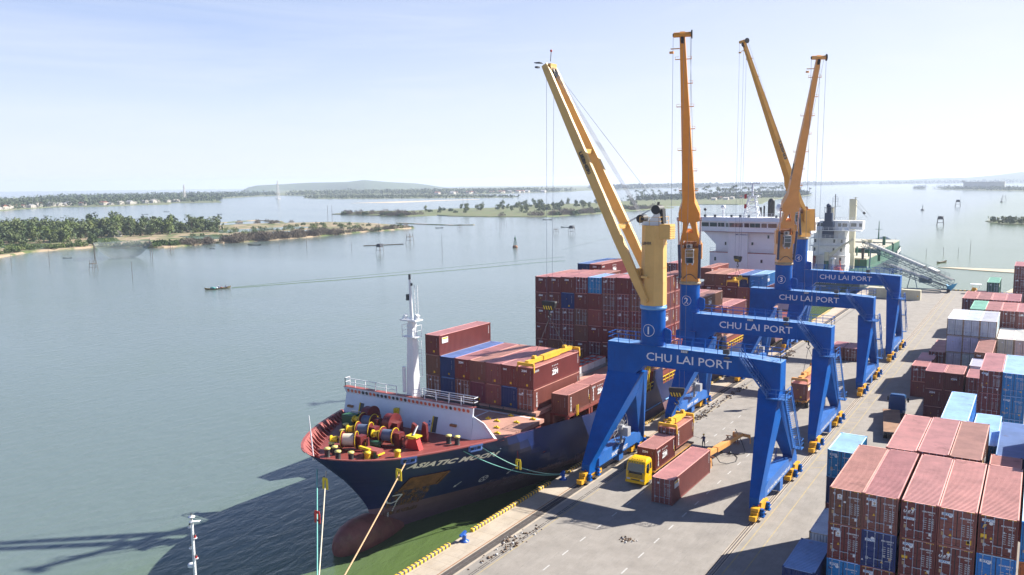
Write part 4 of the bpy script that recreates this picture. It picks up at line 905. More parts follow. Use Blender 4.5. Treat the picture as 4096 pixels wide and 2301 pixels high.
    rail(st, [(10.4,y0-2.15,11.6),(xr+.85,y0-2.15,11.6),(xr+.85,y0+.3,11.6)], 1.05, 1.2); st.box(xr-.02, y0-1.2, 11.5, xr+.9, y0+.6, 11.6)
    if num < 3:
        stair(st, (xr+.05,y0+.6,11.5), (xr+.05,y0+5.6,3.9), (.8,0,0)); st.box(xr, y0+5.6, 3.8, xr+.95, y0+6.8, 3.9); rail(st, [(xr+.9,y0+5.6,3.9),(xr+.9,y0+6.8,3.9),(xr,y0+6.8,3.9)], 1.0, 1.0)
    else:
        for z0, z1, ya, yb in ((11.5,7.7,.6,2.7),(7.7,3.9,2.9,5.0)):
            stair(st, (xr+.05,y0+ya,z0), (xr+.05,y0+yb,z1), (.7,0,0)); st.box(xr, y0+yb, z1-.08, xr+.85, y0+yb+1.0, z1); rail(st, [(xr+.85,y0+ya,z0),(xr+.85,y0+yb+1,z1)], 1.0, 1.2)
    stair(st, (xr-1.6,y0+4.6,3.1), (xr-1.6,y0+1.4,.25), (-.7,0,0))
    st.build('staircase', M['blue_stair'], root)
    # column
    zb = Z(15.9) if not typeB else 12.6
    zt = {1:20.2, 2:20.1, 3:20.3, 4:22.9}[num]
    cm = MB(); cm.cyl((colx,y0,zb-.1), (colx,y0,zt), 1.46, n=40)
    if typeB: cm.box(colx-1.5, y0-1.5, 12.0, colx+1.5, y0+1.5, Z(13.2))
    cm.lathe((colx,y0,zb), [(1.50,0),(1.50,.12),(1.46,.14)], 40)
    col_ = cm.build('column', M['blue'], root)
    hz = MB()
    zc_ = (zb+1.2) if not typeB else 17.3
    for (cx_, cy_) in ((colx+1.66, y0-.15), (colx+2.2, y0-.75)):
        pts = []
        for k in range(20):
            a = 2*math.pi*k/20; pts.append((cx_+.40*math.cos(a), cy_, zc_+.40*math.sin(a)+(.5 if math.sin(a) > 0 else -.5)))
        hz.prism(pts, (0,.14,0))
    hz.build('column_door', M['blue'], col_)
    # number in a ring
    nm = MB(); zn = (16.0+1.75)+zlift if not typeB else 17.75+zlift
    if num == 4: zn = 18.9
    rr = []
    for k in range(40): a = 2*math.pi*k/40; rr += [V((.74*math.cos(a),.74*math.sin(a),0)), V((.68*math.cos(a),.68*math.sin(a),0))]
    nm.add(wrap_cyl(rr, colx, y0, 1.475, zn), [((2*k+2) % 80, 2*k, 2*k+1, (2*k+3) % 80) for k in range(40)])
    vs, fs = text_data(str(num), 1.25, .02); ys = [v.y for v in vs]; xs = [v.x for v in vs]
    vs = [V((v.x-(min(xs)+max(xs))/2, v.y-(min(ys)+max(ys))/2, 0)) for v in vs]
    nm.add(wrap_cyl(vs, colx, y0, 1.475, zn), fs); nm.build('crane_number', M['decal'], col_)
    rg = MB(); rg.lathe((colx,y0,zt), [(1.46,0),(1.60,.03),(1.60,.32),(1.50,.36),(1.50,.50)], 40)
    for k in range(36): a = k*math.pi/18; rg.cyl((colx+1.55*math.cos(a),y0+1.55*math.sin(a),zt+.30), (colx+1.55*math.cos(a),y0+1.55*math.sin(a),zt+.42), .035, n=5)
    rg.build('slewing_ring', M['blue_light'] if num == 1 else M['ring'], root)
    return root, zt+.5
M['blue_sill'] = mat('sill_blue_paint', (.020,.125,.42), .5, var=.2, scale=.8, dirt=.15, rustcol=(.16,.25,.36))
M['blue_stair'] = mat('stair_blue_paint', (.015,.12,.38), .5, var=.2)
M['reel'] = mat('reel_pale_metal', (.42,.43,.45), .5, metal=.3, var=.2)
M['ring'] = mat('ring_greasy_yellow', (.40,.30,.16), .5, var=.3, rust=.3)
def ropes(mb, pairs, r=.022):
    for a, b in pairs: mb.cyl(a, b, r, n=4, caps=False)
def hook_block(parent, x, y, z, e1, e2):
    """black block with hazard stripes; z = centre of the hook eye"""
    e1 = V(e1); e2 = V(e2); c = V((x,y,z)); h = MB()
    prof = [(-.95,1.95),(.95,1.95),(1.02,1.75),(.85,1.1),(.5,.75),(-.5,.75),(-.85,1.1),(-1.02,1.75)]
    h.prism([c+e2*a+V((0,0,b))-e1*.28 for a, b in prof], e1*.56)
    hb = h.build('hook_block', M['black'], parent)
    s_ = MB()
    for k in range(4):
        a = -.62+k*.36
        for off in (-.295, .295):
            s_.add([c+e1*off+e2*a+V((0,0,.86)), c+e1*off+e2*(a+.16)+V((0,0,.86)), c+e1*off+e2*(a-.02)+V((0,0,1.35)), c+e1*off+e2*(a-.18)+V((0,0,1.35))], [(0,1,2,3)])
    s_.build('hazard_stripe', M['sig_yellow'], hb)
    k_ = MB(); k_.cyl(c+V((0,0,.75)), c+V((0,0,.25)), .12, n=8)
    pts = [c+V((0,0,.25))]+[c+V((0,0,-.02))+e2*(.26*math.cos(a))+V((0,0,.26*math.sin(a))) for a in [math.radians(d) for d in range(90, -200, -30)]]
    k_.tube(pts, .075, 7); k_.build('hook', M['dark'], hb)
    return c
def spreader(name_label, cx, cy, z, length, mi='hazard', group='container spreaders'):
    """I shaped lifting frame along y, bottom at z"""
    m_ = M[mi]; root = thing('spreader', (cx, cy, z), name_label, 'spreader', group)
    b = MB(); hl = length/2-.1
    b.box(cx-.28, cy-hl+.2, z+.12, cx+.28, cy+hl-.2, z+.62); b.box(cx-.36, cy-hl*.35, z+.05, cx+.36, cy+hl*.35, z+.68)
    for s_ in (-1, 1):
        b.prism([(cx-.28,cy+s_*hl*.62,z+.62),(cx+.28,cy+s_*hl*.62,z+.62),(cx+.2,cy+s_*hl*.62,z+1.0),(cx-.2,cy+s_*hl*.62,z+1.0)], (0,s_*.5,0))
    b.build('main_beam', m_, root)
    for s_ in (-1, 1):
        e = MB(); e.box(cx-1.2, cy+s_*hl-.16, z+.08, cx+1.2, cy+s_*hl+.16, z+.46)
        eb = e.build('end_beam', m_, root)
        for sx in (-1, 1):
            f = MB(); f.bar((cx+sx*1.22,cy+s_*hl,z+.3), (cx+sx*1.26,cy+s_*(hl+.02),z-.75), .05, .22); f.box(cx+sx*1.1-.1, cy+s_*hl-.1, z-.02, cx+sx*1.1+.1, cy+s_*hl+.1, z+.09); f.build('corner_guide', m_, eb)
    return root
def slings(parent, hook, pts):
    s_ = MB()
    for p in pts: s_.cyl(hook, p, .035, n=5, caps=False)
    return s_.build('sling', M['dark'], parent)
CR = {}
specs = {1: (9.2, False, -3.94, 0), 2: (34.8, True, -9.0, 0), 3: (67.8, False, -3.83, 0), 4: (98.1, True, -8.28, .62)}
slog = {1: 'AN TOÀN ĐỒNG HÀNH CÙNG HIỆU QUẢ', 2: 'SUY NGHĨ AN TOÀN - LÀM VIỆC AN TOÀN', 3: 'AN TOÀN ĐỒNG HÀNH CÙNG HIỆU QUẢ', 4: 'AN TOÀN LÀ TRÊN HẾT'}
for k_ in (1, 2, 3, 4):
    CR[k_] = portal(k_, *specs[k_][:3], specs[k_][3], slog[k_], 'SAFETY  FIRST')
CR[1][0]['label'] = 'blue portal crane numbered one, with twin cream jib beams and octagonal tower'
CR[2][0]['label'] = 'blue portal crane numbered two, its upright orange jib pointing straight at the viewer'
CR[3][0]['label'] = 'blue portal crane numbered three, orange jib leaning right over the quay'
CR[4][0]['label'] = 'blue portal crane numbered four, farthest one with yellow jib leaning left'
# ---- crane one: rope luffing twin jib
def crane_one():
    root, zr = CR[1]; cx, cy = -3.94, 9.2
    tm = MB(); ring = lambda r, z, a0=math.pi/8: [(cx+r*math.cos(a0+k*math.pi/4), cy+r*math.sin(a0+k*math.pi/4), z) for k in range(8)]
    tm.loft([ring(1.56,zr), ring(1.54,zr+2.6), ring(1.50,25.2), ring(1.47,28.0), ring(1.45,30.2)]); tm.add(ring(1.45,30.2), [tuple(range(8))])
    for z in (23.4, 25.2, 28.0): tm.loft([ring(1.565,z), ring(1.565,z+.05)])
    tw = tm.build('tower', M['cream'], root)
    bx = MB(); bx.box(cx+1.0, cy-.9, 28.6, cx+2.3, cy+.7, 30.35)
    for k in range(6): bx.box(cx+2.3, cy-.85, 28.7+k*.27, cx+2.36, cy+.65, 28.82+k*.27)
    bx.box(cx-.9, cy-1.75, 24.0, cx-.1, cy-1.35, 24.25); bx.box(cx-1.95, cy-1.0, 23.2, cx-1.3, cy+1.0, 25.0)
    bx.build('machine_box', M['cream'], tw)
    lt = MB(); put_text(lt, 'LIEBHERR', .48, (cx-.35, cy-1.45*math.cos(math.pi/8)-.03, 27.95), XD, ZD, 0, width=1.15, bold=.04); lt.build('lettering', M['text_dark'], tw)
    hd = MB(); zt = 30.2
    for s_ in (-.55, .55):
        hd.prism([(cx-1.5,cy+s_-.06,zt),(cx+1.1,cy+s_-.06,zt),(cx+.9,cy+s_-.06,zt+1.3),(cx+.55,cy+s_-.06,zt+2.0),(cx+.25,cy+s_-.06,zt+2.0),(cx+.1,cy+s_-.06,zt+1.2),(cx-.5,cy+s_-.06,zt+.55),(cx-1.2,cy+s_-.06,zt+.45)], (0,.12,0))
    hb = hd.build('head_frame', M['white'], tw)
    sh = MB(); sh.cyl((cx+.42,cy-.75,zt+1.85), (cx+.42,cy+.75,zt+1.85), .55, n=18); sh.cyl((cx-1.55,cy-.7,zt+.75), (cx-1.55,cy+.7,zt+.75), .5, n=18); sh.bar((cx+1.0,cy,zt+1.9), (cx+1.15,cy,zt+.2), .35, .9)
    for k in range(5): sh.bar((cx+.42,cy-.3+k*.15,zt+2.3), (cx+.5,cy-.3+k*.15,zt+2.75), .05)
    sh.build('sheave', M['black'], hb)
    rr = MB(); rail(rr, [(cx-1.3,cy-1.3,zt),(cx+1.1,cy-1.3,zt),(cx+1.3,cy+1.2,zt)], 1.0, 1.2, .025); rr.build('guard_rail', M['cream'], tw)
    # jib
    tip = V((-18.9, 10.05, 50.0)); piv = V((-4.15, 9.25, 21.3))
    d = tip-piv; Ljib = d.length; d.normalize(); e2 = V((d.y, -d.x, 0)).normalized()*-1; up = d.cross(e2).normalized()
    if up.z < 0: up = -up
    near = e2 if e2.y < 0 else -e2
    for s_, nm_ in ((1, 'near'), (-1, 'far')):
        jb = MB(); rings = []
        for t_, wd, dp, off in ((0,.42,.62,1.78),(.06,.46,.95,1.76),(.25,.50,1.18,1.66),(.5,.52,1.16,1.36),(.66,.50,1.14,1.18),(.85,.46,.98,.98),(.965,.42,.92,.86),(1.0,.40,.80,.84)):
            c = piv+d*(Ljib*t_)+near*(s_*off)
            rings.append([c+near*(a*wd/2)+up*(b*dp/2) for a, b in ((-1,-1),(1,-1),(1,1),(-1,1))])
        jb.loft(rings); jb.add(rings[0], [(3,2,1,0)]); jb.add(rings[-1], [(0,1,2,3)])
        jo = jb.build('jib_beam', M['cream'] if s_ > 0 else M['cream'], root)
        if s_ > 0:
            lt = MB(); c = piv+d*(Ljib*.565)+near*(1.29+.30)+V((0,0,0)); put_text(lt, 'LIEBHERR', .62, c-up*.25, -d, up if up.z > 0 else -up, 0, width=3.4, bold=.05); lt.build('lettering', M['text_dark'], jo)
        pn = MB(); c = piv+near*(s_*1.78); pn.cyl(c-near*.35, c+near*.35, .26, n=14); pn.build('pivot_pin', M['cream'], jo)
    cb = MB()
    for t_ in (.62, .30): c = piv+d*(Ljib*t_); o_ = 1.2 if t_ > .5 else 1.6; cb.bar(c-near*o_+up*.1, c+near*o_+up*.1, .35, .55)
    c = tip-d*.35; cb.bar(c-near*.85, c+near*.85, .75, .7); cb.bar(c-near*.7+up*.45, c+near*.7+up*.45, .5)
    for k in range(5): cb.bar(c+near*(-.6+k*.3)+up*.5, c+near*(-.6+k*.3)-d*.9+up*.35, .08, .3)
    cb.build('jib_crossbeam', M['cream'], root)
    sv = MB()
    for o_ in (-.36, .36): c = tip-d*1.15+near*o_+up*.05; sv.cyl(c-near*.13, c+near*.13, .62, n=18)
    sv.build('jib_sheave', M['black'], root)
    lp = MB(); c = tip+V((-.2,0,.2)); lp.bar(c+V((-.2,-.7,0)), c+V((-1.1,-.7,.1)), .08); lp.box(c.x-1.2, c.y-1.0, c.z-.5, c.x-.8, c.y-.4, c.z-.3); lp.box(c.x-1.3, c.y-1.0, c.z+.1, c.x-.5, c.y-.4, c.z+.2); lp.bar(c+V((.4,.2,.3)), c+V((.5,.2,1.5)), .07); lp.build('jib_lamp', M['dark'], root)
    lp = MB(); lp.sph(c+V((.5,.2,1.6)), .16); lp.build('warning_lamp', M['sig_red'], root)
    hk = V((-18.9, 10.05, 18.0))
    hook_block(root, hk.x, hk.y, hk.z, (0,1,0), (1,0,0))
    rp = MB(); ropes(rp, [((hk.x-.36,hk.y-.05,19.9), (tip.x-.36+.2,tip.y-.2,tip.z-.4)), ((hk.x+.36,hk.y+.05,19.9), (tip.x+.36+.35,tip.y+.2,tip.z-.9))])
    apex = V((cx+.42, cy, zt+2.3)); fr = V((cx-1.6, cy, zt+1.1)); jt = tip-d*1.2+up*.5
    for k in range(5): ropes(rp, [(fr+V((0,-.5+k*.25,0)), jt+near*(.5-k*.25))], .02)
    ropes(rp, [(apex, jt+up*.1)], .024)
    mid = piv+d*(Ljib*.30)
    for k in range(3): ropes(rp, [(apex+V((-.4,-.3+k*.3,-.25+k*.05)), mid+near*(-.5+k*.5)+up*.5)], .024)
    rp.build('rope', M['rope'], root)
    return hk
HK1 = crane_one()
# ---- cranes two to four: hydraulic luffing jib
def crane_hyd(num, tip, hook_z, ymat='yellow'):
    root, zr = CR[num]; y0 = specs[num][0]; cx = specs[num][2]; tip = V(tip)
    e1 = V((tip.x-cx, tip.y-y0, 0)).normalized(); e2 = V((-e1.y, e1.x, 0)); C0 = V((cx, y0, 0)); up = V((0,0,1)); m_ = M[ymat]
    P = lambda a, b, z: C0+e1*a+e2*b+V((0,0,z))
    hb = MB()
    def block(a0, a1, b0, b1, z0, z1, a0t=None, a1t=None, b0t=None, b1t=None):
        a0t = a0 if a0t is None else a0t; a1t = a1 if a1t is None else a1t; b0t = b0 if b0t is None else b0t; b1t = b1 if b1t is None else b1t
        hb.loft([[P(a0,b0,z0),P(a1,b0,z0),P(a1,b1,z0),P(a0,b1,z0)],[P(a0t,b0t,z1),P(a1t,b0t,z1),P(a1t,b1t,z1),P(a0t,b1t,z1)]]); hb.add([P(a0t,b0t,z1),P(a1t,b0t,z1),P(a1t,b1t,z1),P(a0t,b1t,z1)], [(0,1,2,3)])
    block(-1.35, 1.25, -1.35, 1.35, zr, zr+.9, -1.35, 1.15, -1.2, 1.2); block(-1.35, 1.15, -1.2, 1.2, zr+.9, zr+4.9)
    block(-2.9, -1.36, -1.25, 1.25, zr+1.2, zr+5.8, -2.7, -1.36, -1.0, 1.0)
    for s_ in (-1, 1): block(-.7, .7, s_*1.45-.22, s_*1.45+.22, zr+3.3, zr+5.6)
    block(-1.3, -.2, -1.1, 1.1, zr+4.9, zr+5.6)
    ho = hb.build('slewing_house', m_, root)
    # cab
    cb = MB(); z0 = zr+2.75
    cb.loft([[P(1.15,-.60,z0),P(1.9,-.60,z0),P(1.9,.60,z0),P(1.15,.60,z0)],[P(1.15,-.62,z0+.9),P(2.35,-.62,z0+.9),P(2.35,.62,z0+.9),P(1.15,.62,z0+.9)],[P(1.15,-.62,z0+2.1),P(2.30,-.62,z0+2.1),P(2.30,.62,z0+2.1),P(1.15,.62,z0+2.1)]])
    cb.add([P(1.15,-.62,z0+2.1),P(2.30,-.62,z0+2.1),P(2.30,.62,z0+2.1),P(1.15,.62,z0+2.1)], [(0,1,2,3)]); cb.add([P(1.15,-.60,z0),P(1.9,-.60,z0),P(1.9,.60,z0),P(1.15,.60,z0)], [(3,2,1,0)])
    co = cb.build('cab', M['cab'], root)
    wn = MB()
    def win(q): wn.add(q, [(0,1,2,3)])
    o_ = .012
    win([P(2.35+o_,-.52,z0+.95),P(2.35+o_,.52,z0+.95),P(2.30+o_+.015,.52,z0+1.55),P(2.30+o_+.015,-.52,z0+1.55)]); win([P(2.33+o_,-.52,z0+1.62),P(2.33+o_,.52,z0+1.62),P(2.31+o_,.52,z0+2.02),P(2.31+o_,-.52,z0+2.02)])
    n_ = V((0,0,0)); win([P(1.93+o_,-.5,z0+.06),P(1.93+o_,.5,z0+.06),P(2.33+o_,.52,z0+.86),P(2.33+o_,-.52,z0+.86)])
    for s_ in (-1, 1): win([P(1.4,s_*.635,z0+.5),P(2.1,s_*.635,z0+.5),P(2.2,s_*.635,z0+1.9),P(1.4,s_*.635,z0+1.9)])
    wn.build('window', M['glass'], co)
    ac = MB(); q = [P(1.2,-.5,z0+2.2),P(1.8,-.5,z0+2.2),P(1.8,.35,z0+2.2),P(1.2,.35,z0+2.2)]; ac.loft([q, [v+up*.6 for v in q]]); ac.add([v+up*.6 for v in q], [(0,1,2,3)]); ac.build('air_conditioner', M['ac'], co)
    fn = MB(); c = P(1.81,-.15,z0+2.5); fn.cyl(c, c+e1*.02, .24, n=14); fn.build('fan', M['dark'], co)
    lm = MB()
    for s_ in (-.3, .4): c = P(1.6, s_, z0-.15); lm.sph(c, .14, 8, 5)
    lm.build('cab_lamp', M['white'], co)
    # winch behind the cab
    wm = MB(); wm.cyl(P(.3,-.9,zr+5.5), P(.3,.9,zr+5.5), .45, n=14); wm.cyl(P(-.6,-.8,zr+6.0), P(-.6,.8,zr+6.0), .4, n=14)
    rail(wm, [P(.9,-1.15,zr+5.0),P(.9,1.15,zr+5.0)], 1.1, .6); wm.build('winch', M['rust'], root)
    hs = MB(); pts = [P(1.3,-1.0,zr+.35)]+[P(1.32,-1.0+k*.25,zr+.35+.75*math.sin(math.pi*min(1,k/8))) for k in range(1, 8)]+[P(1.3,1.0,zr+.35)]; hs.tube(pts, .05, 5); hs.build('hose', M['dark'], ho)
    # jib
    piv = P(.2, 0, zr+5.2); d = tip-piv; Lb = d.length; d.normalize(); upv = e2.cross(d).normalized()
    if upv.z < 0: upv = -upv
    st = [(0,1.68,1.10,.55),(1.3,1.42,.92,.8),(1.32,1.42,0,.8),(2.9,1.06,0,1.0),(2.92,1.06,.50,1.0),(4.85,.92,.02,1.15),(4.87,.92,0,1.15),(5.15,1.48,0,1.2),(6.5,1.48,0,1.25),(8.4,.86,0,1.25),(Lb*.45,.70,0,1.05),(Lb*.8,.44,0,.72),(Lb-.3,.32,0,.55)]
    jb = MB()
    for sd in (-1, 1):
        for (s0, o0, i0, t0), (s1, o1, i1, t1) in zip(st[:-1], st[1:]):
            if s1-s0 < .05:
                if i0 != i1 or True:
                    c = piv+d*s0
                    jb.add([c+e2*sd*min(o0,max(i0,i1))+upv*t0/2, c+e2*sd*min(i0,i1)+upv*t0/2, c+e2*sd*min(i0,i1)-upv*t0/2, c+e2*sd*min(o0,max(i0,i1))-upv*t0/2], [(0,1,2,3)])
                    if o0 != o1: jb.add([c+e2*sd*o0+upv*t0/2, c+e2*sd*o1+upv*t0/2, c+e2*sd*o1-upv*t0/2, c+e2*sd*o0-upv*t0/2], [(0,1,2,3)])
                continue
            a, b = piv+d*s0, piv+d*s1
            q = [a+e2*sd*o0+upv*t0/2, a+e2*sd*i0+upv*t0/2, a+e2*sd*i0-upv*t0/2, a+e2*sd*o0-upv*t0/2, b+e2*sd*o1+upv*t1/2, b+e2*sd*i1+upv*t1/2, b+e2*sd*i1-upv*t1/2, b+e2*sd*o1-upv*t1/2]
            fs = [(0,1,5,4),(3,7,6,2),(0,4,7,3)]
            if i0 > 0 or i1 > 0: fs.append((1,2,6,5))
            jb.add(q, fs if sd > 0 else [tuple(reversed(f)) for f in fs])
    for k in range(2): c = piv+d*(3.2+k*.7); jb.bar(c-e2*(.45-k*.2), c+e2*(.45-k*.2), .05)
    jo = jb.build('jib', m_, root)
    if num in (3, 4):
        lt = MB(); sd = 1 if (e2.x < 0) == (num == 4) else -1
        if num == 4: sd = 1 if e2.y < 0 else -1
        for sd in (-1, 1):
            s0 = Lb*.36; c = piv+d*s0+e2*sd*(.76+.03); xd = -d if num == 4 else d; put_text(lt, 'LIEBHERR', .95, c-upv*.32, xd, upv, 0, width=5.2, bold=.04)
        lt.build('lettering', M['text_dark'], jo)
    hd = MB(); c = tip-d*.1; hd.cyl(c-e2*1.05, c+e2*1.05, .30, n=14); hd.bar(c-d*.5, c+d*.3, .6, .5); hdo = hd.build('jib_head', m_, jo)
    sv = MB(); sv.cyl(c-upv*.1-d*.55-e2*.16, c-upv*.1-d*.55+e2*.16, .50, n=16); sv.cyl(c+e2*1.06, c+e2*1.2, .52, n=18); sv.cyl(c-e2*1.16, c-e2*1.06, .2, n=10); sv.build('sheave', M['black'], hdo)
    lb = MB()
    for k in range(7):
        s_ = Lb*(.30+.1*k); wd = .72-.055*k; q = piv+d*s_
        for sd in ((-1, 1) if k % 2 == 0 else (1,)):
            p = q+e2*sd*wd; lb.bar(p, p+e2*sd*.62, .06, .10); lb.bar(p+e2*sd*.15+up*.32, p+e2*sd*.62+up*.32, .03); lb.bar(p+e2*sd*.6, p+e2*sd*.6+up*.32, .03)
    q = piv+d*(Lb-1.9); lb.bar(q-e2*.4, q-e2*1.5, .08, .12); lb.box(q.x-1.55*abs(e2.x)-.2, q.y-.2, q.z-.5, q.x-1.55*abs(e2.x)+.25, q.y+.2, q.z-.25)
    lb.build('step_bracket', m_, jo)
    for sd in (-1, 1):
        a = P(1.35, sd*1.38, zr+.7); b = piv+d*5.3+e2*sd*1.58-upv*.3; mdl = a.lerp(b, .56)
        cy_ = MB(); cy_.cyl(a, mdl, .21, n=12); cy_.sph(a, .26, 10, 6); co_ = cy_.build('hydraulic_cylinder', M['cylinder'], root)
        pr = MB(); pr.cyl(mdl, b, .125, n=10); pr.cyl(b-e2*sd*.15, b+e2*sd*.2, .25, n=10); pr.build('piston_rod', M['chrome'], co_)
    hk = V((tip.x, tip.y, hook_z)); hook_block(root, hk.x, hk.y, hk.z, e1, e2)
    rp = MB(); ropes(rp, [(hk+e2*.92+up*1.8, tip+e2*1.1-up*.2), (hk-e2*.92+up*1.8, tip-e2*1.1-up*.2), (hk+e2*.3+up*1.9, tip+e2*.2-up*.4)])
    ropes(rp, [(P(.3,-.4,zr+5.9), tip-e2*.12-d*.5+upv*.35), (P(.3,.6,zr+5.9), tip+e2*.9+upv*.3), (P(-.6,.2,zr+6.3), tip+e2*.05-d*.5+upv*.4)])
    rp.build('rope', M['rope'], root)
    return hk
M['cab'] = mat('cab_white_paint', (.55,.56,.56), .4, var=.1)
M['ac'] = mat('air_conditioner_beige', (.50,.45,.38), .5)
M['orange_y'] = mat('crane_orange_paint', (.66,.27,.035), .42, var=.1, scale=.6, dirt=.1, rustcol=(.35,.16,.04), streak=True)
M['orange_p'] = mat('crane_pale_orange_paint', (.70,.34,.10), .42, var=.1, scale=.6, dirt=.1, rustcol=(.4,.2,.06), streak=True)
HK2 = crane_hyd(2, (-3.45, 15.9, 53.1), 7.1, 'orange_y')
HK3 = crane_hyd(3, (4.6, 51.5, 53.9), 9.0, 'orange_p')
HK4 = crane_hyd(4, (-17.45, 84.5, 62.9), 18.0, 'yellow')
# spreaders hung from the hooks
s1 = spreader('yellow spreader resting on the forward deck containers with slack sling', -18.9, 10.1, 12.40, 12.19); slings(s1, HK1+V((0,0,-.25)), [V((-18.9,10.1-3.8,13.4)), V((-18.9,10.1+3.8,13.4))])
s2 = spreader('yellow spreader gripping a short maroon container above the truck trailer', -3.46, 15.98, 4.60, 6.06); slings(s2, HK2+V((0,0,-.25)), [V((-3.46,15.98-1.9,5.6)), V((-3.46,15.98+1.9,5.6))])
s3 = spreader('orange spreader on the long container behind the second crane leg', 4.57, 52.7, 4.40, 12.19, 'orange_p'); slings(s3, HK3+V((0,0,-.25)), [V((4.57,52.7-3.8,5.4)), V((4.57,52.7+3.8,5.4))])
s4 = spreader('small yellow spreader hanging before the white bridge of the ship', -17.45, 84.5, 14.8, 6.06); slings(s4, HK4+V((0,0,-.25)), [V((-17.45,82.6,15.8)), V((-17.45,86.4,15.8))])
# ================================================================ container ship alongside
M['hull_pale'] = mat('chock_blue_paint', (.06,.12,.30), .5, var=.2, rust=.2)
ship = thing('container_ship', (-24.6, 60, WZ), 'large navy hulled container ship moored along the quay, stacked with maroon containers', 'ship', 'cargo ships at the quay')
BH = 11.4
def xc(y): return -24.6+.023*max(0, 30-y)
def lerp(x, pts):
    if x <= pts[0][0]: return pts[0][1]
    for (a, b), (c, d) in zip(pts[:-1], pts[1:]):
        if x <= c: return b+(d-b)*(x-a)/(c-a)
    return pts[-1][1]
def ys(z): return lerp(z, [(-3,-19.3),(-2,-19.5),(.3,-20.1),(.8,-20.2),(1.5,-20.5),(2.8,-21.4),(5,-23.2),(8,-26.4),(9.4,-28.0)])
def hb(y, z):
    u = y-ys(z)
    if u <= 0: return 0
    ln = lerp(z, [(-2,33),(1.2,25),(5,19),(8.5,15)]); ex = lerp(z, [(-2,1.1),(1.2,.80),(5,.64),(8.5,.53)])
    t = min(1, u/ln); return BH*(t**ex if t < 1 else 1)
def ztop(y, side=-1):
    if side > 0 and y < -12: return lerp(y, [(-28,9.2),(-25.5,8.75),(-23,8.45),(-12,8.4)])
    return lerp(y, [(-28,9.3),(-20,8.9),(-12,8.45),(10.8,5.5)])
def hullpt(y, z, off=0.0, side=1):
    e = .15; dx = (hb(y+e,z)-hb(y-e,z))/(2*e); n = V((1,-dx,0)); n.normalize()
    return V((xc(y)+side*(hb(y,z)+n.x*off), y+n.y*off, z))
LV = [-3.0,-2,-1,.2,1.2,1.8,2.4,3.1,3.8,4.5,5.2,5.8]
S_ = [0,.0003,.0008,.002,.004,.007,.011,.016,.022,.03,.04,.05,.062,.075,.09,.105,.122,.14,.16,.18,.205,.23,.257,.285,.315,.345,.378,.41,.445,.48,.515,.55,.585,.62,.65,.678]
Y_END = 30.0
def station(s, z): y0 = ys(z); return y0+(Y_END-y0)*s
hm = MB()
for side in (1, -1):
    grid = []
    for s in S_:
        col_ = []
        for z in LV: y = station(s, z); col_.append(V((xc(y)+side*hb(y,z), y, z)))
        y = station(s, 8.6); zt = ztop(y, side); ym = station(s, 6.6); zm = (5.8+zt)/2 if zt > 6.0 else zt-.02
        y = station(s, zm); col_.append(V((xc(y)+side*hb(y,zm), y, zm))); y = station(s, zt); col_.append(V((xc(y)+side*hb(y,zt), y, zt)))
        grid.append(col_)
    for i in range(len(grid)-1):
        for j in range(len(grid[0])-1):
            q = [grid[i][j], grid[i+1][j], grid[i+1][j+1], grid[i][j+1]]
            hm.add(q, [(0,1,2,3) if side > 0 else (3,2,1,0)], 1 if j < 4 else 0, True)
    # after part of the hull
    y0 = station(S_[-1], 5)
    prev = None
    for y in (10.2, 20, 30, 60, 100, 128, 134, 139, 142, 143.5):
        t = max(0, min(1, (y-126)/17.5)); k = (1-t**2.6*.45); kb = (1-t**1.5*.9)
        row = []
        for z in (-3,-2,1.2,2.8,4.2):
            f = lerp(z, [(-2, kb),(4.2, k)]); h_ = min(BH, hb(y, z)) if y < 30 else BH*f
            row.append(V((xc(y)+side*h_, y, z)))
        if prev:
            for j in range(4):
                q = [prev[j], row[j], row[j+1], prev[j+1]]; hm.add(q, [(0,1,2,3) if side > 0 else (3,2,1,0)], 1 if j < 2 else 0, False)
        prev = row
    if side > 0: ra_ = prev
    else:
        for j in range(4): hm.add([ra_[j], prev[j], prev[j+1], ra_[j+1]], [(0,1,2,3)], 1 if j < 2 else 0)
# upper side blocks along the main deck
for y0, y1, z1 in ((10.8,11.6,5.5),(32.2,34.9,6.8),(46.6,48.6,6.8),(63.2,65.4,6.8),(79.5,86.5,6.4),(101,104,6.6)):
    for side in (1, -1):
        x0 = xc(y0)+side*BH; hm.prism([(x0,y0-.9,4.2),(x0,y1+.3,4.2),(x0,y1,z1),(x0,y0,z1)], (-side*.35,0,0), 0)
hull = hm.build('hull', [M['hull'], M['boot']], ship)
# bulbous bow
bm = MB(); rings = []
for y, rx, rz, zc in ((-25.45,.02,.02,-1.3),(-25.3,.62,.85,-1.3),(-24.8,1.05,1.45,-1.28),(-23.8,1.5,1.95,-1.25),(-22.4,1.8,2.2,-1.3),(-20.5,1.9,2.3,-1.5),(-18.5,1.75,2.1,-1.9),(-16,1.3,1.6,-2.3)):
    rings.append([(xc(y)+rx*math.cos(a*math.pi/10), y, zc+rz*math.sin(a*math.pi/10)) for a in range(20)])
bm.loft(rings, 0, True, True); bm.build('bulbous_bow', M['bulb'], ship)
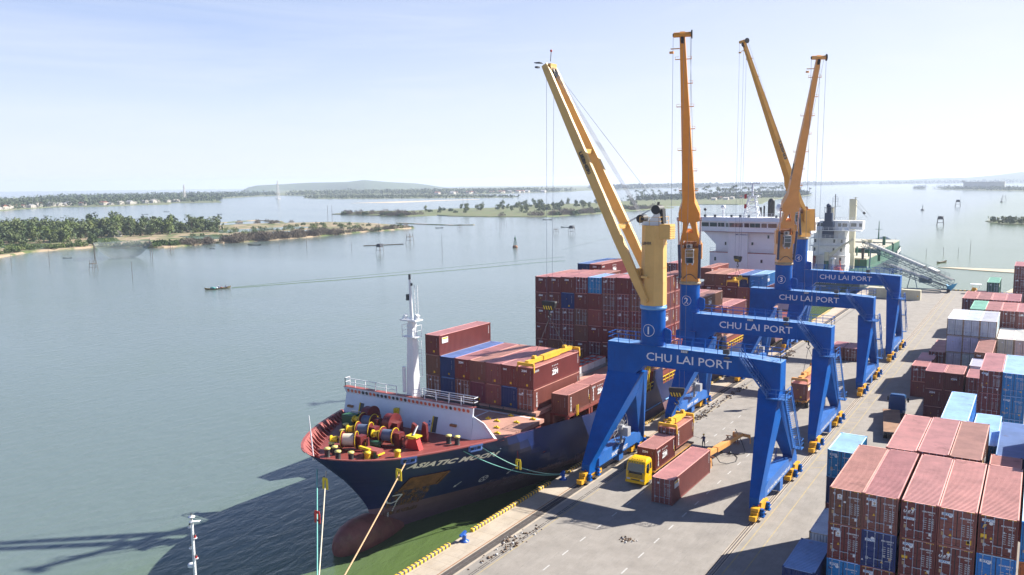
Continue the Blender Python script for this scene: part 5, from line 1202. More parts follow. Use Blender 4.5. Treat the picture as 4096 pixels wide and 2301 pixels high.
# lettering and marks laid on the plating
def on_hull(vs, fs, mb, y_start, zbase, slope=0.0, off=.07):
    # arc-length walk along the plating
    tab = []; y = y_start; s = 0; p = hullpt(y, zbase)
    while y < y_start+20:
        tab.append((s, y)); q = hullpt(y+.1, zbase); s += (q-p).length; p = q; y += .1
    out = []
    for v in vs:
        yy = lerp(v.x, tab); out.append(hullpt(yy, zbase+v.y+slope*v.x, off))
    mb.add(out, fs)
nm = MB(); vs, fs = text_data('ASIATIC MOON', 1.0, .05, .08, 1.05, 'LEFT'); x1 = max(v.x for v in vs); vs = [V((v.x*11.3/x1, v.y*.92, 0)) for v in vs]
on_hull(vs, fs, nm, -20.3, 6.62, -.075); nm.build('name_lettering', M['name'], hull)
def patch(y0, y1, z0, z1, off, n=10, skew=0):
    mb = MB(); g = []
    for i in range(n+1):
        for j in range(n+1): y = y0+(y1-y0)*i/n+skew*j/n; g.append(hullpt(y, z0+(z1-z0)*j/n, off))
    mb.add(g, [(i*(n+1)+j, (i+1)*(n+1)+j, (i+1)*(n+1)+j+1, i*(n+1)+j+1) for i in range(n) for j in range(n)], 0, True); return mb
M['pocket'] = mat('anchor_pocket_rust', (.17,.075,.022), .85, var=.6, scale=1.2, rust=.3, rustcol=(.02,.02,.05))
def streak_mat(name, col, thr=.5):
    m = mat(name, col, .8, var=.4); t = m.node_tree; b = [n for n in t.nodes if n.type == 'BSDF_PRINCIPLED'][0]
    tx = [n for n in t.nodes if n.type == 'TEX_COORD'][0]; q = N(t, 'ShaderNodeMapping'); q.inputs['Scale'].default_value = (1.6,1.6,.22)
    n = N(t, 'ShaderNodeTexNoise'); n.inputs['Scale'].default_value = 1.3; n.inputs['Detail'].default_value = 9; n.inputs['Roughness'].default_value = .7
    r = N(t, 'ShaderNodeMapRange'); r.inputs['From Min'].default_value = thr-.06; r.inputs['From Max'].default_value = thr+.16
    t.links.new(tx.outputs['Object'], q.inputs['Vector']); t.links.new(q.outputs[0], n.inputs['Vector']); t.links.new(n.outputs['Fac'], r.inputs['Value']); t.links.new(r.outputs[0], b.inputs['Alpha']); return m
M['streak'] = streak_mat('rust_streaks', (.20,.095,.035), .47); M['streak_pale'] = streak_mat('scuffed_plating', (.33,.24,.26), .52)
ap = patch(-18.6, -14.9, 3.2, 4.9, .03, 8).build('anchor_pocket', M['pocket'], hull)
fr = MB()
for (y0, y1, z0, z1) in ((-18.6,-14.9,4.85,5.05),(-18.75,-18.5,3.2,5.0),(-15.0,-14.75,3.2,5.0)):
    g = [hullpt(y0,z0,.02),hullpt(y1,z0,.02),hullpt(y1,z1,.02),hullpt(y0,z1,.02),hullpt(y0,z0,.16),hullpt(y1,z0,.16),hullpt(y1,z1,.16),hullpt(y0,z1,.16)]
    fr.add(g, [(4,5,6,7),(0,1,5,4),(1,2,6,5),(2,3,7,6),(3,0,4,7)])
fr.build('pocket_rim', M['pocket'], ap)
patch(-18.9, -15.2, .0, 3.2, .025, 10).build('rust_streak', M['streak'], hull)
patch(-8, 12, -.2, 1.5, .02, 14).build('scuff', M['streak_pale'], hull)
mk = MB()
def mark(pts, y, z):
    mk.add([hullpt(y+a, z+b, .06) for a, b in pts], [tuple(range(len(pts)))])
for k in range(16): mark([(-.06,0),(.06,0),(.06,.16),(-.06,.16)], -17.9-.06*k*(1 if k < 9 else .2), -1.7+k*.24)
for y in (-12.2, -5.6):
    mark([(0,0),(.25,.32),(.5,.62),(.58,.56),(.33,.24),(.1,-.08)], y, 2.05); mark([(0,-.05),(.05,.3),(.32,.0)], y-.02, 2.02)
for k in range(20):
    a, b = k*math.pi/10, (k+1)*math.pi/10; mark([(.52*math.cos(a),.46*math.sin(a)),(.52*math.cos(b),.46*math.sin(b)),(.44*math.cos(b),.38*math.sin(b)),(.44*math.cos(a),.38*math.sin(a))], -8.7, 2.2)
for k in range(4): a = k*math.pi/2+.6; mark([(0,0),(.4*math.cos(a-.3),.36*math.sin(a-.3)),(.4*math.cos(a+.3),.36*math.sin(a+.3))], -8.7, 2.2)
for a, b in (((0,.9),(.9,.9)),((.9,.9),(.75,.05)),((.75,.05),(.35,-.15)),((.35,-.15),(-.1,.0)),((-.1,.0),(-.25,.3))):
    d = V((b[0]-a[0], b[1]-a[1], 0)).normalized()*.07; mark([(a[0]-d.y,a[1]+d.x),(b[0]-d.y,b[1]+d.x),(b[0]+d.y,b[1]-d.x),(a[0]+d.y,a[1]-d.x)], -18.9, 1.75)
mk.build('hull_mark', M['decal'], hull)
# bulwark: inner skin, cap and stays on the forecastle
bw = MB(); ribs = MB()
ysq = [-27.6,-27.2,-26.6,-25.6,-24.2,-22.6,-21,-19.4,-17.8,-16.2,-14.6,-13,-12.2]
DZ = 7.95
def inner(y, z, side, ins):
    y = max(y, ys(z)+.25); return V((xc(y)+side*max(0, hb(y,z)-ins), y, z))
for side in (1, -1):
    for a, b in zip(ysq[:-1], ysq[1:]):
        q = [inner(a,DZ,side,.16), inner(b,DZ,side,.16), inner(b,ztop(b,side),side,.16), inner(a,ztop(a,side),side,.16)]
        bw.add(q, [(0,1,2,3) if side < 0 else (3,2,1,0)]); o = [inner(a,ztop(a,side)+.03,side,.32), inner(b,ztop(b,side)+.03,side,.32), inner(b,ztop(b,side)+.03,side,-.05), inner(a,ztop(a,side)+.03,side,-.05)]
        bw.add(o, [(0,1,2,3)]); bw.add([o[2],o[3],o[3]-V((0,0,.12)),o[2]-V((0,0,.12))], [(0,1,2,3)])
        n_ = max(1, int((b-a)/.7))
        for k in range(n_):
            y = a+(b-a)*(k+.5)/n_
            if hb(y, DZ) < 1.2: continue
            p = inner(y,ztop(y,side)-.05,side,.18); q = inner(y,DZ,side,.16); r = inner(y,DZ,side,.95)
            ribs.add([p+V((0,.04,0)),q+V((0,.04,0)),r+V((0,.04,0)),p-V((0,.04,0)),q-V((0,.04,0)),r-V((0,.04,0))], [(0,1,2),(5,4,3),(0,2,5,3)])
bwo = bw.build('bulwark', M['bulwark'], ship); ribs.build('bulwark_stay', M['bulwark'], bwo)
# decks
dk = MB(); pr_ = [inner(y, DZ, 1, .1) for y in (-26.0,-25.6,-25,-24,-23,-22,-20,-18,-16,-14,-12,-10.8)]; pl_ = [inner(y, DZ, -1, .1) for y in (-26.0,-25.6,-25,-24,-23,-22,-20,-18,-16,-14,-12,-10.8)]
for i in range(len(pr_)-1): dk.add([pl_[i],pr_[i],pr_[i+1],pl_[i+1]], [(0,1,2,3)])
dk.build('forecastle_deck', M['red_deck'], ship)
dk = MB(); yy_ = (-10.9,-8,-5,-2,2,6,12,20,30,126,134,140)
for a, b in zip(yy_[:-1], yy_[1:]):
    h0, h1 = (min(BH, hb(v, 4.05))*(1 if v < 127 else (.93 if v < 136 else .75))-.1 for v in (a, b)); dk.quad((xc(a)-h0,a,4.05),(xc(a)+h0,a,4.05),(xc(b)+h1,b,4.05),(xc(b)-h1,b,4.05))
h0 = hb(-10.8, 4.05)-.15; h1 = hb(-10.8, 7.5)-.15; dk.quad((xc(-10.8)-h0,-10.8,4.05),(xc(-10.8)+h0,-10.8,4.05),(xc(-10.8)+h1,-10.8,7.55),(xc(-10.8)-h1,-10.8,7.55)); dk.build('main_deck', M['red_deck'], ship)
for side in (1, -1):
    ib = MB(); yy = [-10.8,-6,-2,2,6,10.7]
    for a, b in zip(yy[:-1], yy[1:]):
        q = [inner(a,4.06,side,.2), inner(b,4.06,side,.2), inner(b,ztop(b),side,.2), inner(a,ztop(a),side,.2)]; ib.add(q, [(0,1,2,3) if side < 0 else (3,2,1,0)])
        ib.add([inner(a,ztop(a),side,.2), inner(b,ztop(b),side,.2), inner(b,ztop(b),side,-.02), inner(a,ztop(a),side,-.02)], [(0,1,2,3)])
    ib.build('bulwark', M['bulwark'], ship)
def hatch(y0, y1, x0, x1, z, n=3):
    h_ = MB(); h_.box(x0+.3, y0+.3, 4.06, x1-.3, y1-.3, z-.45, 1); w_ = (x1-x0)/n
    for k in range(n): h_.box(x0+k*w_+.02, y0, z-.45, x0+(k+1)*w_-.02, y1, z, 0)
    return h_.build('hatch_cover', [M['hatch'], M['red_deck']], ship)
hatch(-9.6, 3.0, -33.4, -15.6, 6.35, 3); hatch(3.6, 17.0, -35.2, -17.1, 6.68, 3); hatch(17.6, 32.0, -35.4, -14.2, 6.75, 3)
for a, b, z in ((33.6,47.4,6.8),(50.6,64.2,7.4),(65.6,78.9,6.75),(87.2,101.2,7.75)): hatch(a, b, -35.9, -13.4, z, 3)
pd = MB()
for y in (6.9, 12.6, 13.3, 18.8): 
    for x in (-16.7, -14.5): pd.box(x-.2, y-.2, 4.05, x+.2, y+.2, 6.03)
pd.box(-17.0, 6.9, 5.75, -14.2, 18.9, 6.03); pd.build('container_pedestal', M['red_deck'], ship)
ft_ = MB()
for x, y in ((-21.5,-.6),(-20.0,-.9),(-17.6,-.2),(-16.6,2.0),(-18.5,-3.2),(-21,-4.5),(-24,-2),(-19.8,1.9),(-17.2,-5)): ft_.box(x-.35, y-.12, 6.36, x+.35, y+.12, 6.52); ft_.cyl((x,y,6.4), (x,y,6.66), .1, n=6)
ft_.build('twistlock_fitting', M['sig_yellow'], ship)
ln_ = MB(); ln_.quad((-23.6,-9.3,6.362),(-23.35,-9.3,6.362),(-23.35,2.8,6.362),(-23.6,2.8,6.362)); ln_.quad((-29.5,2.3,6.362),(-15.9,2.3,6.362),(-15.9,2.6,6.362),(-29.5,2.6,6.362)); ln_.build('deck_line', M['white'], ship)
# lashing gear and pipes in the gap ahead of the first stack
lg = MB()
for k in range(9): lg.cyl((-34.5+k*2.1,3.15,6.3), (-34.5+k*2.1+.05,3.3,6.9), .06, n=5)
for z in (6.4, 6.55): lg.cyl((-35,3.25,z), (-17,3.25,z), .07, n=6)
rail(lg, [(-35.4,1.5,6.35),(-35.4,3.2,6.35)], 1.1, .9, .025); lg.build('lashing_gear', M['dark'], ship)
# breakwater
bk = MB(); xl_, xr_ = -34.8, -15.5; ya, yb = -12.6, -11.8
W0 = [(xl_+.4,ya,DZ),(xr_,ya,DZ)]; 
bk.loft([[(xl_+.5,ya,DZ),(xr_,ya,DZ),(xr_,ya+.25,DZ),(xl_+.5,ya+.25,DZ)],[(xl_+.35,yb,10.5),(xr_-.3,yb,10.5),(xr_-.3,yb+.2,10.5),(xl_+.35,yb+.2,10.5)]])
bk.loft([[(xl_+.35,yb,10.5),(xr_-.3,yb,10.5),(xr_-.3,yb+.2,10.5),(xl_+.35,yb+.2,10.5)],[(xl_+.0,yb-.10,11.25),(xr_-.15,yb-.10,11.25),(xr_-.15,yb+.1,11.25),(xl_+.0,yb+.1,11.25)]])
bk.prism([(xr_,ya,DZ),(xr_+.25,ya,4.1) if 0 else (xr_+2.4,ya+2.2,DZ-1.2),(xr_+2.2,ya+2.6,7.0),(xr_+.9,ya+1.2,9.6),(xr_-.2,yb,10.3)], (-.12,.2,0))
bko = bk.build('breakwater', M['wall_white'], ship)
ct = MB(); ct.box(xl_, yb-.12, 11.25, xr_-.15, yb+.55, 11.3); ct.build('breakwater_walkway', M['bulwark'], bko)
ho_ = MB()
nh = 31
for k in range(nh):
    x = xl_+.75+(xr_-xl_-1.6)*k/(nh-1); c = V((x,yb-.05-.03,10.87)); dv = V((0,-.10,.75)).normalized()
    ho_.add([c+V((.20*math.cos(a*.524),0,0))+dv*(.20*math.sin(a*.524))-V((0,.012,.008)) for a in range(12)], [tuple(range(12))], 1 if k in (4,5,8,9,10,12,13,15,26) else 0)
ho_.build('port_hole', [M['orange'], M['dark']], bko)
for x in (-31.6, -20.6):
    dm = MB(); f_y = lambda z: ya+(yb-ya)*(z-DZ)/2.55-.025
    dm.add([(x-.28,f_y(8.0),8.0),(x+.28,f_y(8.0),8.0),(x+.28,f_y(9.65),9.65),(x-.28,f_y(9.65),9.65)], [(0,1,2,3)], 0); dm.bar((x-.34,f_y(8.0)-.03,8.0), (x-.34,f_y(9.7)-.03,9.7), .12, mi=1)
    dm.build('doorway', [M['dark'], M['sig_yellow']], bko)
sg = MB()
for x in (-30.8, -21.5):
    for a, b, w_ in ((0,8.95,.25),(.0,8.6,.25),(.34,8.75,.12)): sg.add([(x+a,f_y(b)-.01,b),(x+a+w_,f_y(b)-.01,b),(x+a+w_,f_y(b+.22)-.01,b+.22),(x+a,f_y(b+.22)-.01,b+.22)], [(0,1,2,3)])
sg.build('notice', M['sticker_blue'], bko)
bx = MB(); bx.box(-26.4, ya+.0, 9.2, -25.9, ya+.5, 9.9); bx.build('equipment_box', M['sig_yellow'], bko)
fl_ = MB()
for x in (-33.3, -18.0): fl_.box(x-.45, ya+.1, 9.0, x+.35, ya+.6, 9.24)
fl_.build('fairlead', M['rust'], bko)
rr = MB(); rail(rr, [(xl_+.1,yb+.9,11.28),(xl_+.1,yb+.1,11.28),(-26.6,yb+.1,11.28)], 1.0, 1.8, .035); rail(rr, [(-24.2,yb+.1,11.28),(xr_-.2,yb+.1,11.28),(xr_-.2,yb+.9,11.28)], 1.0, 1.6, .035); rail(rr, [(-23.5,yb+.9,11.28),(xr_-.2,yb+.9,11.28)], 1.0, 1.8, .035)
rr.build('guard_rail', M['white'], bko)
# foremast
fm = MB(); mx_, my_ = -25.0, -10.6
sq = lambda r, z, ox=0: [(mx_+ox-r,my_-r,z),(mx_+ox+r,my_-r,z),(mx_+ox+r,my_+r,z),(mx_+ox-r,my_+r,z)]
fm.loft([sq(.60,6.0), sq(.56,11.3), sq(.38,19.2)]); fm.box(mx_-1.0, my_-.6, 18.0, mx_+.9, my_+.6, 18.1); fm.box(mx_-1.2, my_-.7, 19.9, mx_+1.1, my_+.7, 20.05)
fm.loft([sq(.44,19.2), sq(.24,20.1)]); fm.cyl((mx_,my_,20), (mx_-.15,my_,24.6), .22, .13, n=10)
fm.bar((mx_-1.1,my_,20.1), (mx_-.8,my_,20.5), .5, .3); fm.bar((mx_+.6,my_,20.1), (mx_+.9,my_,20.6), .5, .4)
rail(fm, [(mx_-.95,my_-.6,18.1),(mx_-.95,my_+.6,18.1)], 1.3, .8, .025); rail(fm, [(mx_+.9,my_-.6,18.1),(mx_+.9,my_+.6,18.1)], 1.3, .8, .025)
fm.cyl((mx_-.75,my_-.7,11.6), (mx_-.75,my_-.7,14.6), .2, n=8)
fmo = fm.build('foremast', M['white'], ship)
ld = MB()
for z0, z1, ox in ((20.1,24,.55),(13.5,17.7,.95)):
    for dx in (0, .42): ld.bar((mx_+ox+dx,my_,z0), (mx_+ox+dx-.05,my_,z1), .05)
    z = z0
    while z < z1: ld.bar((mx_+ox,my_,z), (mx_+ox+.42,my_,z), .04); z += .45
ld.build('ladder', M['white'], fmo)
lp = MB(); lp.cyl((mx_-.16,my_,24.6), (mx_-.16,my_,25.2), .14, n=8); lp.box(mx_-.6, my_-.2, 22.2, mx_-.3, my_+.2, 22.9); lp.cyl((mx_+.1,my_,23.9), (mx_+.1,my_,24.2), .12, n=8); lp.build('navigation_lamp', M['dark'], fmo)
# deck machinery
def drum(c, ax, r, l_, rope, fr_=.12, flange=None):
    c = V(c); ax = V(ax).normalized(); d = MB(); d.cyl(c-ax*l_/2, c+ax*l_/2, r, n=18, mi=1)
    for s_ in (-1, 1): d.cyl(c+ax*(s_*l_/2), c+ax*(s_*(l_/2+fr_)), r*1.38, n=20, mi=0)
    return d.build('winch_drum', [flange or M['winch'], rope], ship)
def winch(x, y, ax, rope, yel=False):
    c = V((x, y, DZ+1.05)); ax = V(ax).normalized(); p = ax.cross(V((0,0,1)))
    d = drum(c, ax, .62, 1.25, rope)
    r = MB()
    for s_ in (-1, 1):
        q = c+ax*(s_*.76)
        for k in range(20):
            a, b = k*math.pi/10, (k+1)*math.pi/10; r.bar(q+(p*math.cos(a)+V((0,0,math.sin(a))))*.87, q+(p*math.cos(b)+V((0,0,math.sin(b))))*.87, .06)
    r.build('brake_band', M['sig_yellow'], d)
    b = MB(); g = c+ax*1.25; b.box(g.x-.35, g.y-.45, DZ, g.x+.35, g.y+.45, DZ+1.5); b.bar(c-ax*1.9, c+ax*2.0, .16)
    for s_ in (-.95, 1.9): q = c+ax*s_; b.prism([q+p*.45+V((0,0,-1.05)), q-p*.45+V((0,0,-1.05)), q-p*.15+V((0,0,.2)), q+p*.15+V((0,0,.2))], ax*.15)
    b.bar(c-p*.8-ax*1.6-V((0,0,.95)), c-p*.8+ax*1.8-V((0,0,.95)), .25, .15); b.bar(c+p*.8-ax*1.6-V((0,0,.95)), c+p*.8+ax*1.8-V((0,0,.95)), .25, .15)
    b.build('gear_case', M['winch'], d)
    w_ = MB(); e = c-ax*1.55; w_.cyl(e-ax*.35, e+ax*.3, .26, .38, n=14); w_.cyl(e-ax*.45, e-ax*.33, .42, n=14); w_.build('warping_head', M['sig_yellow'], d)
winch(-24.6, -21.6, (1,.55,0), M['rope_white']); winch(-25.6, -18.3, (1,.35,0), M['rope']); winch(-22.0, -18.4, (1,.2,0), M['rope_grey'] if 'rope_grey' in M else M['rope']); winch(-27.5, -15.6, (1,.1,0), M['rope'])
for x, y, s_ in ((-28.5,-14.4,1.25), (-24.4,-15.4,1.25)):
    wl = MB(); wl.cyl((x-.4,y,DZ+1.3), (x+.4,y,DZ+1.3), 1.0, n=20); wl.box(x-.9, y-.9, DZ, x+.9, y+.9, DZ+.9); wl.box(x+.6, y-.5, DZ, x+1.4, y+.5, DZ+1.5); wl.cyl((x+.55,y,DZ+1.3), (x+.7,y,DZ+1.3), 1.15, n=20); wl.build('windlass', M['winch'], ship)
for x, y in ((-20.4,-16.4), (-19.6,-15.6)):
    cs = MB(); cs.prism([(x-.5,y,DZ),(x+.5,y,DZ),(x+.35,y,DZ+1.9),(x-.1,y,DZ+2.1)], (0,.35,0)); cs.build('chain_stopper', M['winch'], ship)
cs = MB(); cs.prism([(-19.9,-18.3,DZ),(-18.0,-18.3,DZ),(-18.5,-18.3,DZ+1.3),(-19.3,-18.3,DZ+1.3)], (0,.7,0)); co_ = cs.build('chain_pipe', M['sig_red'], ship)
cp = MB(); cp.box(-19.6, -18.5, DZ+1.3, -18.2, -17.5, DZ+1.45); cp.box(-19.2, -18.6, DZ+1.2, -18.6, -18.3, DZ+1.35); cp.build('chain_cover', M['sig_yellow'], co_)
ch = MB(); a = V((-20.1,-16.0,DZ+1.7)); b = V((-18.9,-18.1,DZ+1.5))
for k in range(12): p = a.lerp(b, k/11); ch.sph(p, .13, 6, 4, 0, (1,1.4,.7))
a = V((-31.0,-14.5,DZ+1.4)); b = V((-28.2,-14.6,DZ+1.6))
for k in range(16): p = a.lerp(b, k/15); ch.sph(p, .13, 6, 4, 0, (1.4,1,.7))
ch.build('anchor_chain', M['steel'], ship)
gd = MB(); gd.box(-31.4, -15.8, DZ, -29.8, -14.6, DZ+1.3); gd.cyl((-23.6,-20.0,DZ+.4), (-22.2,-19.6,DZ+.4), .35, n=10); gd.cyl((-20.4,-22.2,DZ), (-20.4,-22.2,DZ+.6), .28, n=10); gd.build('green_machinery', M['net_green'], ship)
yb_ = MB(); yb_.box(-22.2, -22.3, DZ+.25, -20.0, -21.3, DZ+.4); yb_.bar((-22.6,-22.2,DZ+.75), (-21.0,-22.4,DZ+.75), .28); yb_.bar((-23.0,-20.9,DZ+.05), (-23.0,-20.9,DZ+.8), .1); yb_.build('yellow_frame', M['sig_yellow'], ship)
hb_ = MB(); hb_.box(-22.1, -22.4, DZ+.4, -20.1, -21.4, DZ+.75); hb_.build('deck_hatch', M['bulwark'], ship)
def bitts(x, y, yel='top', d=(0.9,.25)):
    for k in range(2):
        b = MB(); q = (x+d[0]*k, y+d[1]*k, DZ); b.lathe(q, [(.32,0),(.27,.06),(.27,.82)], 14, 0); b.lathe(q, [(.33,.80),(.33,.92),(0,.93)], 14, 1); b.build('mooring_bitt', [M['black'], M['kerb_cap']], ship)
M['kerb_cap'] = mat('cream_yellow_cap', (.62,.56,.16), .5)
bitts(-24.9, -24.5, d=(.25,.8)); bitts(-23.3, -24.6, d=(1.35,.45)); bitts(-25.8, -23.0, d=(-.3,2.0)); bitts(-28.0, -19.2, d=(-.3,1.3)); bitts(-16.9, -14.7, d=(1.0,.15)); bitts(-29.3, -17.3, d=(-.3,1.6))
for x, y in ((-20.9,-22.9), (-18.7,-20.9)):
    b = MB(); b.lathe((x,y,DZ), [(.35,0),(.3,.1),(.3,.5),(.36,.55),(.36,.72),(0,.75)], 14); b.build('roller_fairlead', M['sig_yellow'], ship)
jk = MB(); jk.cyl((-25.3,-26.0,DZ), (-25.5,-26.2,DZ+4.6), .09, .05, n=6); jk.build('jack_staff', M['white'], ship)
for y, z in ((-21.3,8.25), (-14.6,8.2)):
    ck = MB(); p = hullpt(y, z, 0); t_ = (hullpt(y+.5,z)-hullpt(y-.5,z)).normalized(); n_ = V((t_.y,-t_.x,0)); up = V((0,0,1))
    ck.bar(p-t_*.8+n_*.1+up*.1, p+t_*.8+n_*.1+up*.1, .5, .16); ck.bar(p-t_*.7+n_*.12-up*.42, p+t_*.7+n_*.12-up*.42, .4, .14)
    for q_ in (-.72, -.1, .1, .72): ck.bar(p+t_*q_+n_*.12-up*.42, p+t_*q_+n_*.12+up*.1, .12, .3)
    ck.build('mooring_chock', M['hull_pale'], ship)
# deck-side gear aft of the forward bays: yellow rails, red house fronts
yr = MB()
for a, b in ((12,32),(35,46.5),(48.8,63),(65.6,79),(87,101)): rail(yr, [(-13.35,a,4.1),(-13.35,b,4.1)], 1.15, 1.4, .05)
for y in (31, 34.3, 48.7, 65.2): rail(yr, [(-14.2,y,4.1),(-14.2,y,6.8)] if 0 else [(-15.2,y,6.8),(-13.6,y,6.8)], 1.1, .8, .05); yr.bar((-13.9,y-.3,4.1), (-13.9,y-.3,7.9), .12); yr.bar((-13.9,y+.3,4.1), (-13.9,y+.3,7.9), .12)
yr.bar((-17.4,9.0,6.3), (-17.4,9.0,8.1), .2) if 0 else None; yr.bar((-14.05,8.6,5.6), (-14.05,8.6,7.0), .1); yr.bar((-14.05,9.0,5.6), (-14.05,9.0,7.0), .1)
yr.build('deck_rail', M['sig_yellow'], ship)
cp_ = MB()
for y in (18, 21, 24.5, 28, 36, 40, 44, 52, 56, 60, 67, 71, 75): cp_.box(-14.25, y, 4.06, -14.1, y+.2, 6.3)
for y0, y1 in ((19,24),(26,31),(36,45),(52,62),(67,77)): cp_.box(-14.6, y0, 4.06, -14.3, y1, 6.1)
cp_.build('coaming_stay', M['red_side'] if 'red_side' in M else M['red_deck'], ship)
pd2 = MB(); pd2.cyl((-14.0,28.2,4.1), (-14.0,28.2,6.0), .1, n=6); pd2.box(-14.4, 29.3, 4.1, -13.8, 30.2, 5.2); pd2.build('deck_fitting', M['dark'], ship)
fe = MB(); fe.cyl((-13.12,13,1.5), (-13.12,34,1.5), .09, n=6); fe.cyl((-13.12,36,1.5), (-13.12,60,1.5), .09, n=6); fe.build('rubbing_bar', M['hull_bar'] if 'hull_bar' in M else M['blue_light'], ship)
# white steel bins on a flat rack, loose cargo
M['bin'] = mat('bin_white_paint', (.50,.52,.54), .5, var=.15, rust=.2); M['bin_red'] = mat('bin_red_rim', (.50,.08,.05), .5)
fr_ = MB(); fr_.box(-23.85, 20.2, 6.78, -21.3, 31.9, 7.25); tag(fr_.build('flat_rack', M['steel']), 'grey flat rack carrying rows of white bins on deck', 'flat rack')
for k in range(6):
    for j in range(2):
        b = MB(); x0, y0 = -23.8+j*1.24, 20.3+k*1.92; z0, z1 = 7.26, 8.35
        for bxx in ((x0,y0,x0+1.16,y0+.06),(x0,y0+1.74,x0+1.16,y0+1.8),(x0,y0+.06,x0+.06,y0+1.74),(x0+1.1,y0+.06,x0+1.16,y0+1.74)): b.box(bxx[0],bxx[1],z0,bxx[2],bxx[3],z1-.12,0); b.box(bxx[0],bxx[1],z1-.12,bxx[2],bxx[3],z1,1)
        b.box(x0+.06, y0+.06, z0, x0+1.1, y0+1.74, z0+.3, 0)
        tag(b.build('cargo_bin', [M['bin'], M['bin_red']]), 'white open steel bin with red rim on the flat rack', 'bin', 'white bins on the flat rack')
# ---- white superstructure of the container ship
YS = 119.5
sp = MB(); W_ = lambda a, b: (a, b)
sp.box(-35.8, YS+.4, 4.1, -30.95, YS+13, 17.55); sp.box(-26.1, YS+.4, 4.1, -13.45, YS+13, 17.55)
sp.box(-34.4, YS+.9, 17.55, -30.95, YS+12, 22.6); sp.box(-26.1, YS+.9, 17.55, -14.7, YS+12, 22.6)
sp.box(-30.95, YS-.15, 4.1, -26.1, YS+12, 22.7)
sp.prism([(-34.4,YS+.95,19.4),(-34.4,YS+.95,22.6),(-37.6,YS+.95,22.6)], (0,5,0)); sp.prism([(-14.7,YS+.95,19.4),(-14.7,YS+.95,22.6),(-11.6,YS+.95,22.6)], (0,5,0))
so_ = sp.build('accommodation_block', M['white2'] if 'white2' in M else M['white'], ship)
ribs_ = MB(); rbw = MB()
for k in range(40):
    x = -35.6+k*.56
    if -35.8 < x < -31 or -26 < x < -13.5: rbw.box(x-.02, YS+.36, 5, x+.02, YS+.4, 17.4)
    if -30.9 < x < -26.1: rbw.box(x-.02, YS-.19, 5, x+.02, YS-.15, 22.5)
rbw.build('plate_seam', M['white'], so_); ribs_.box(-35.85, YS+.32, 17.42, -30.95, YS+.9, 17.6); ribs_.box(-26.1, YS+.32, 17.42, -13.4, YS+.9, 17.6); ribs_.build('deck_edge', M['bulwark'], so_)
br = MB()
br.loft([[(-38.2,YS+.6,22.65),(-31.6,YS-.2,22.65),(-30.6,YS-.9,22.65),(-18.5,YS-.9,22.65),(-17.5,YS-.2,22.65),(-11.2,YS+.6,22.65),(-11.2,YS+6,22.65),(-38.2,YS+6,22.65)],
         [(-38.2,YS+.6,23.9),(-31.6,YS-.2,23.9),(-30.6,YS-.9,23.9),(-18.5,YS-.9,23.9),(-17.5,YS-.2,23.9),(-11.2,YS+.6,23.9),(-11.2,YS+6,23.9),(-38.2,YS+6,23.9)],
         [(-38.4,YS+.4,25.3),(-31.7,YS-.45,25.3),(-30.7,YS-1.15,25.3),(-18.4,YS-1.15,25.3),(-17.4,YS-.45,25.3),(-11.0,YS+.4,25.3),(-11.0,YS+6,25.3),(-38.4,YS+6,25.3)],
         [(-38.9,YS+.1,25.35),(-31.9,YS-.75,25.35),(-30.8,YS-1.45,25.35),(-18.3,YS-1.45,25.35),(-17.2,YS-.75,25.35),(-10.5,YS+.1,25.35),(-10.5,YS+6.4,25.35),(-38.9,YS+6.4,25.35)],
         [(-38.6,YS+.5,26.3),(-31.6,YS-.35,26.3),(-30.6,YS-1.0,26.3),(-18.5,YS-1.0,26.3),(-17.5,YS-.35,26.3),(-10.8,YS+.5,26.3),(-10.8,YS+6,26.3),(-38.6,YS+6,26.3)]])
br.add([(-38.6,YS+.5,26.3),(-31.6,YS-.35,26.3),(-30.6,YS-1.0,26.3),(-18.5,YS-1.0,26.3),(-17.5,YS-.35,26.3),(-10.8,YS+.5,26.3),(-10.8,YS+6,26.3),(-38.6,YS+6,26.3)], [tuple(range(8))])
bo = br.build('bridge', M['white'], ship)
def wpane(x0, y0, x1, y1, z0, z1, off=.03, lean=.2):
    d = V((x1-x0, y1-y0, 0)).normalized(); n_ = V((d.y, -d.x, 0))*off; k = lean
    wm = MB(); wm.add([V((x0,y0,z0))+n_, V((x1,y1,z0))+n_, V((x1,y1-k,z1))+n_, V((x0,y0-k,z1))+n_], [(0,1,2,3)]); return wm.build('window', M['glass'], bo)
fy = lambda x: lerp(x, [(-38.2,YS+.55),(-31.6,YS-.25),(-30.6,YS-.95),(-18.5,YS-.95),(-17.5,YS-.25),(-11.2,YS+.55)])
for x0, x1 in ((-38.0,-36.1),(-35.8,-33.9),(-33.6,-32.9),(-32.8,-31.9),(-31.5,-31.1),(-31.0,-30.65),(-30.4,-29.2),(-29.1,-28.3),(-28.2,-27.1),(-26.7,-25.5),(-25.3,-24.1),(-24.0,-22.8),(-22.5,-21.2),(-20.9,-18.8),(-17.0,-15.0),(-14.5,-12.5)):
    wpane(x0, fy(x0)+.02, x1, fy(x1)+.02, 23.95, 24.95, .06, .17)
ed = MB(); pts = [(-38.25,YS+.5),(-31.6,YS-.3),(-30.6,YS-1.0),(-18.5,YS-1.0),(-17.5,YS-.3),(-11.1,YS+.5)]
for a, b in zip(pts[:-1], pts[1:]): ed.bar((*a,22.7), (*b,22.7), .12, .12)
ed.build('deck_edge', M['bulwark'], bo)
wn_ = MB()
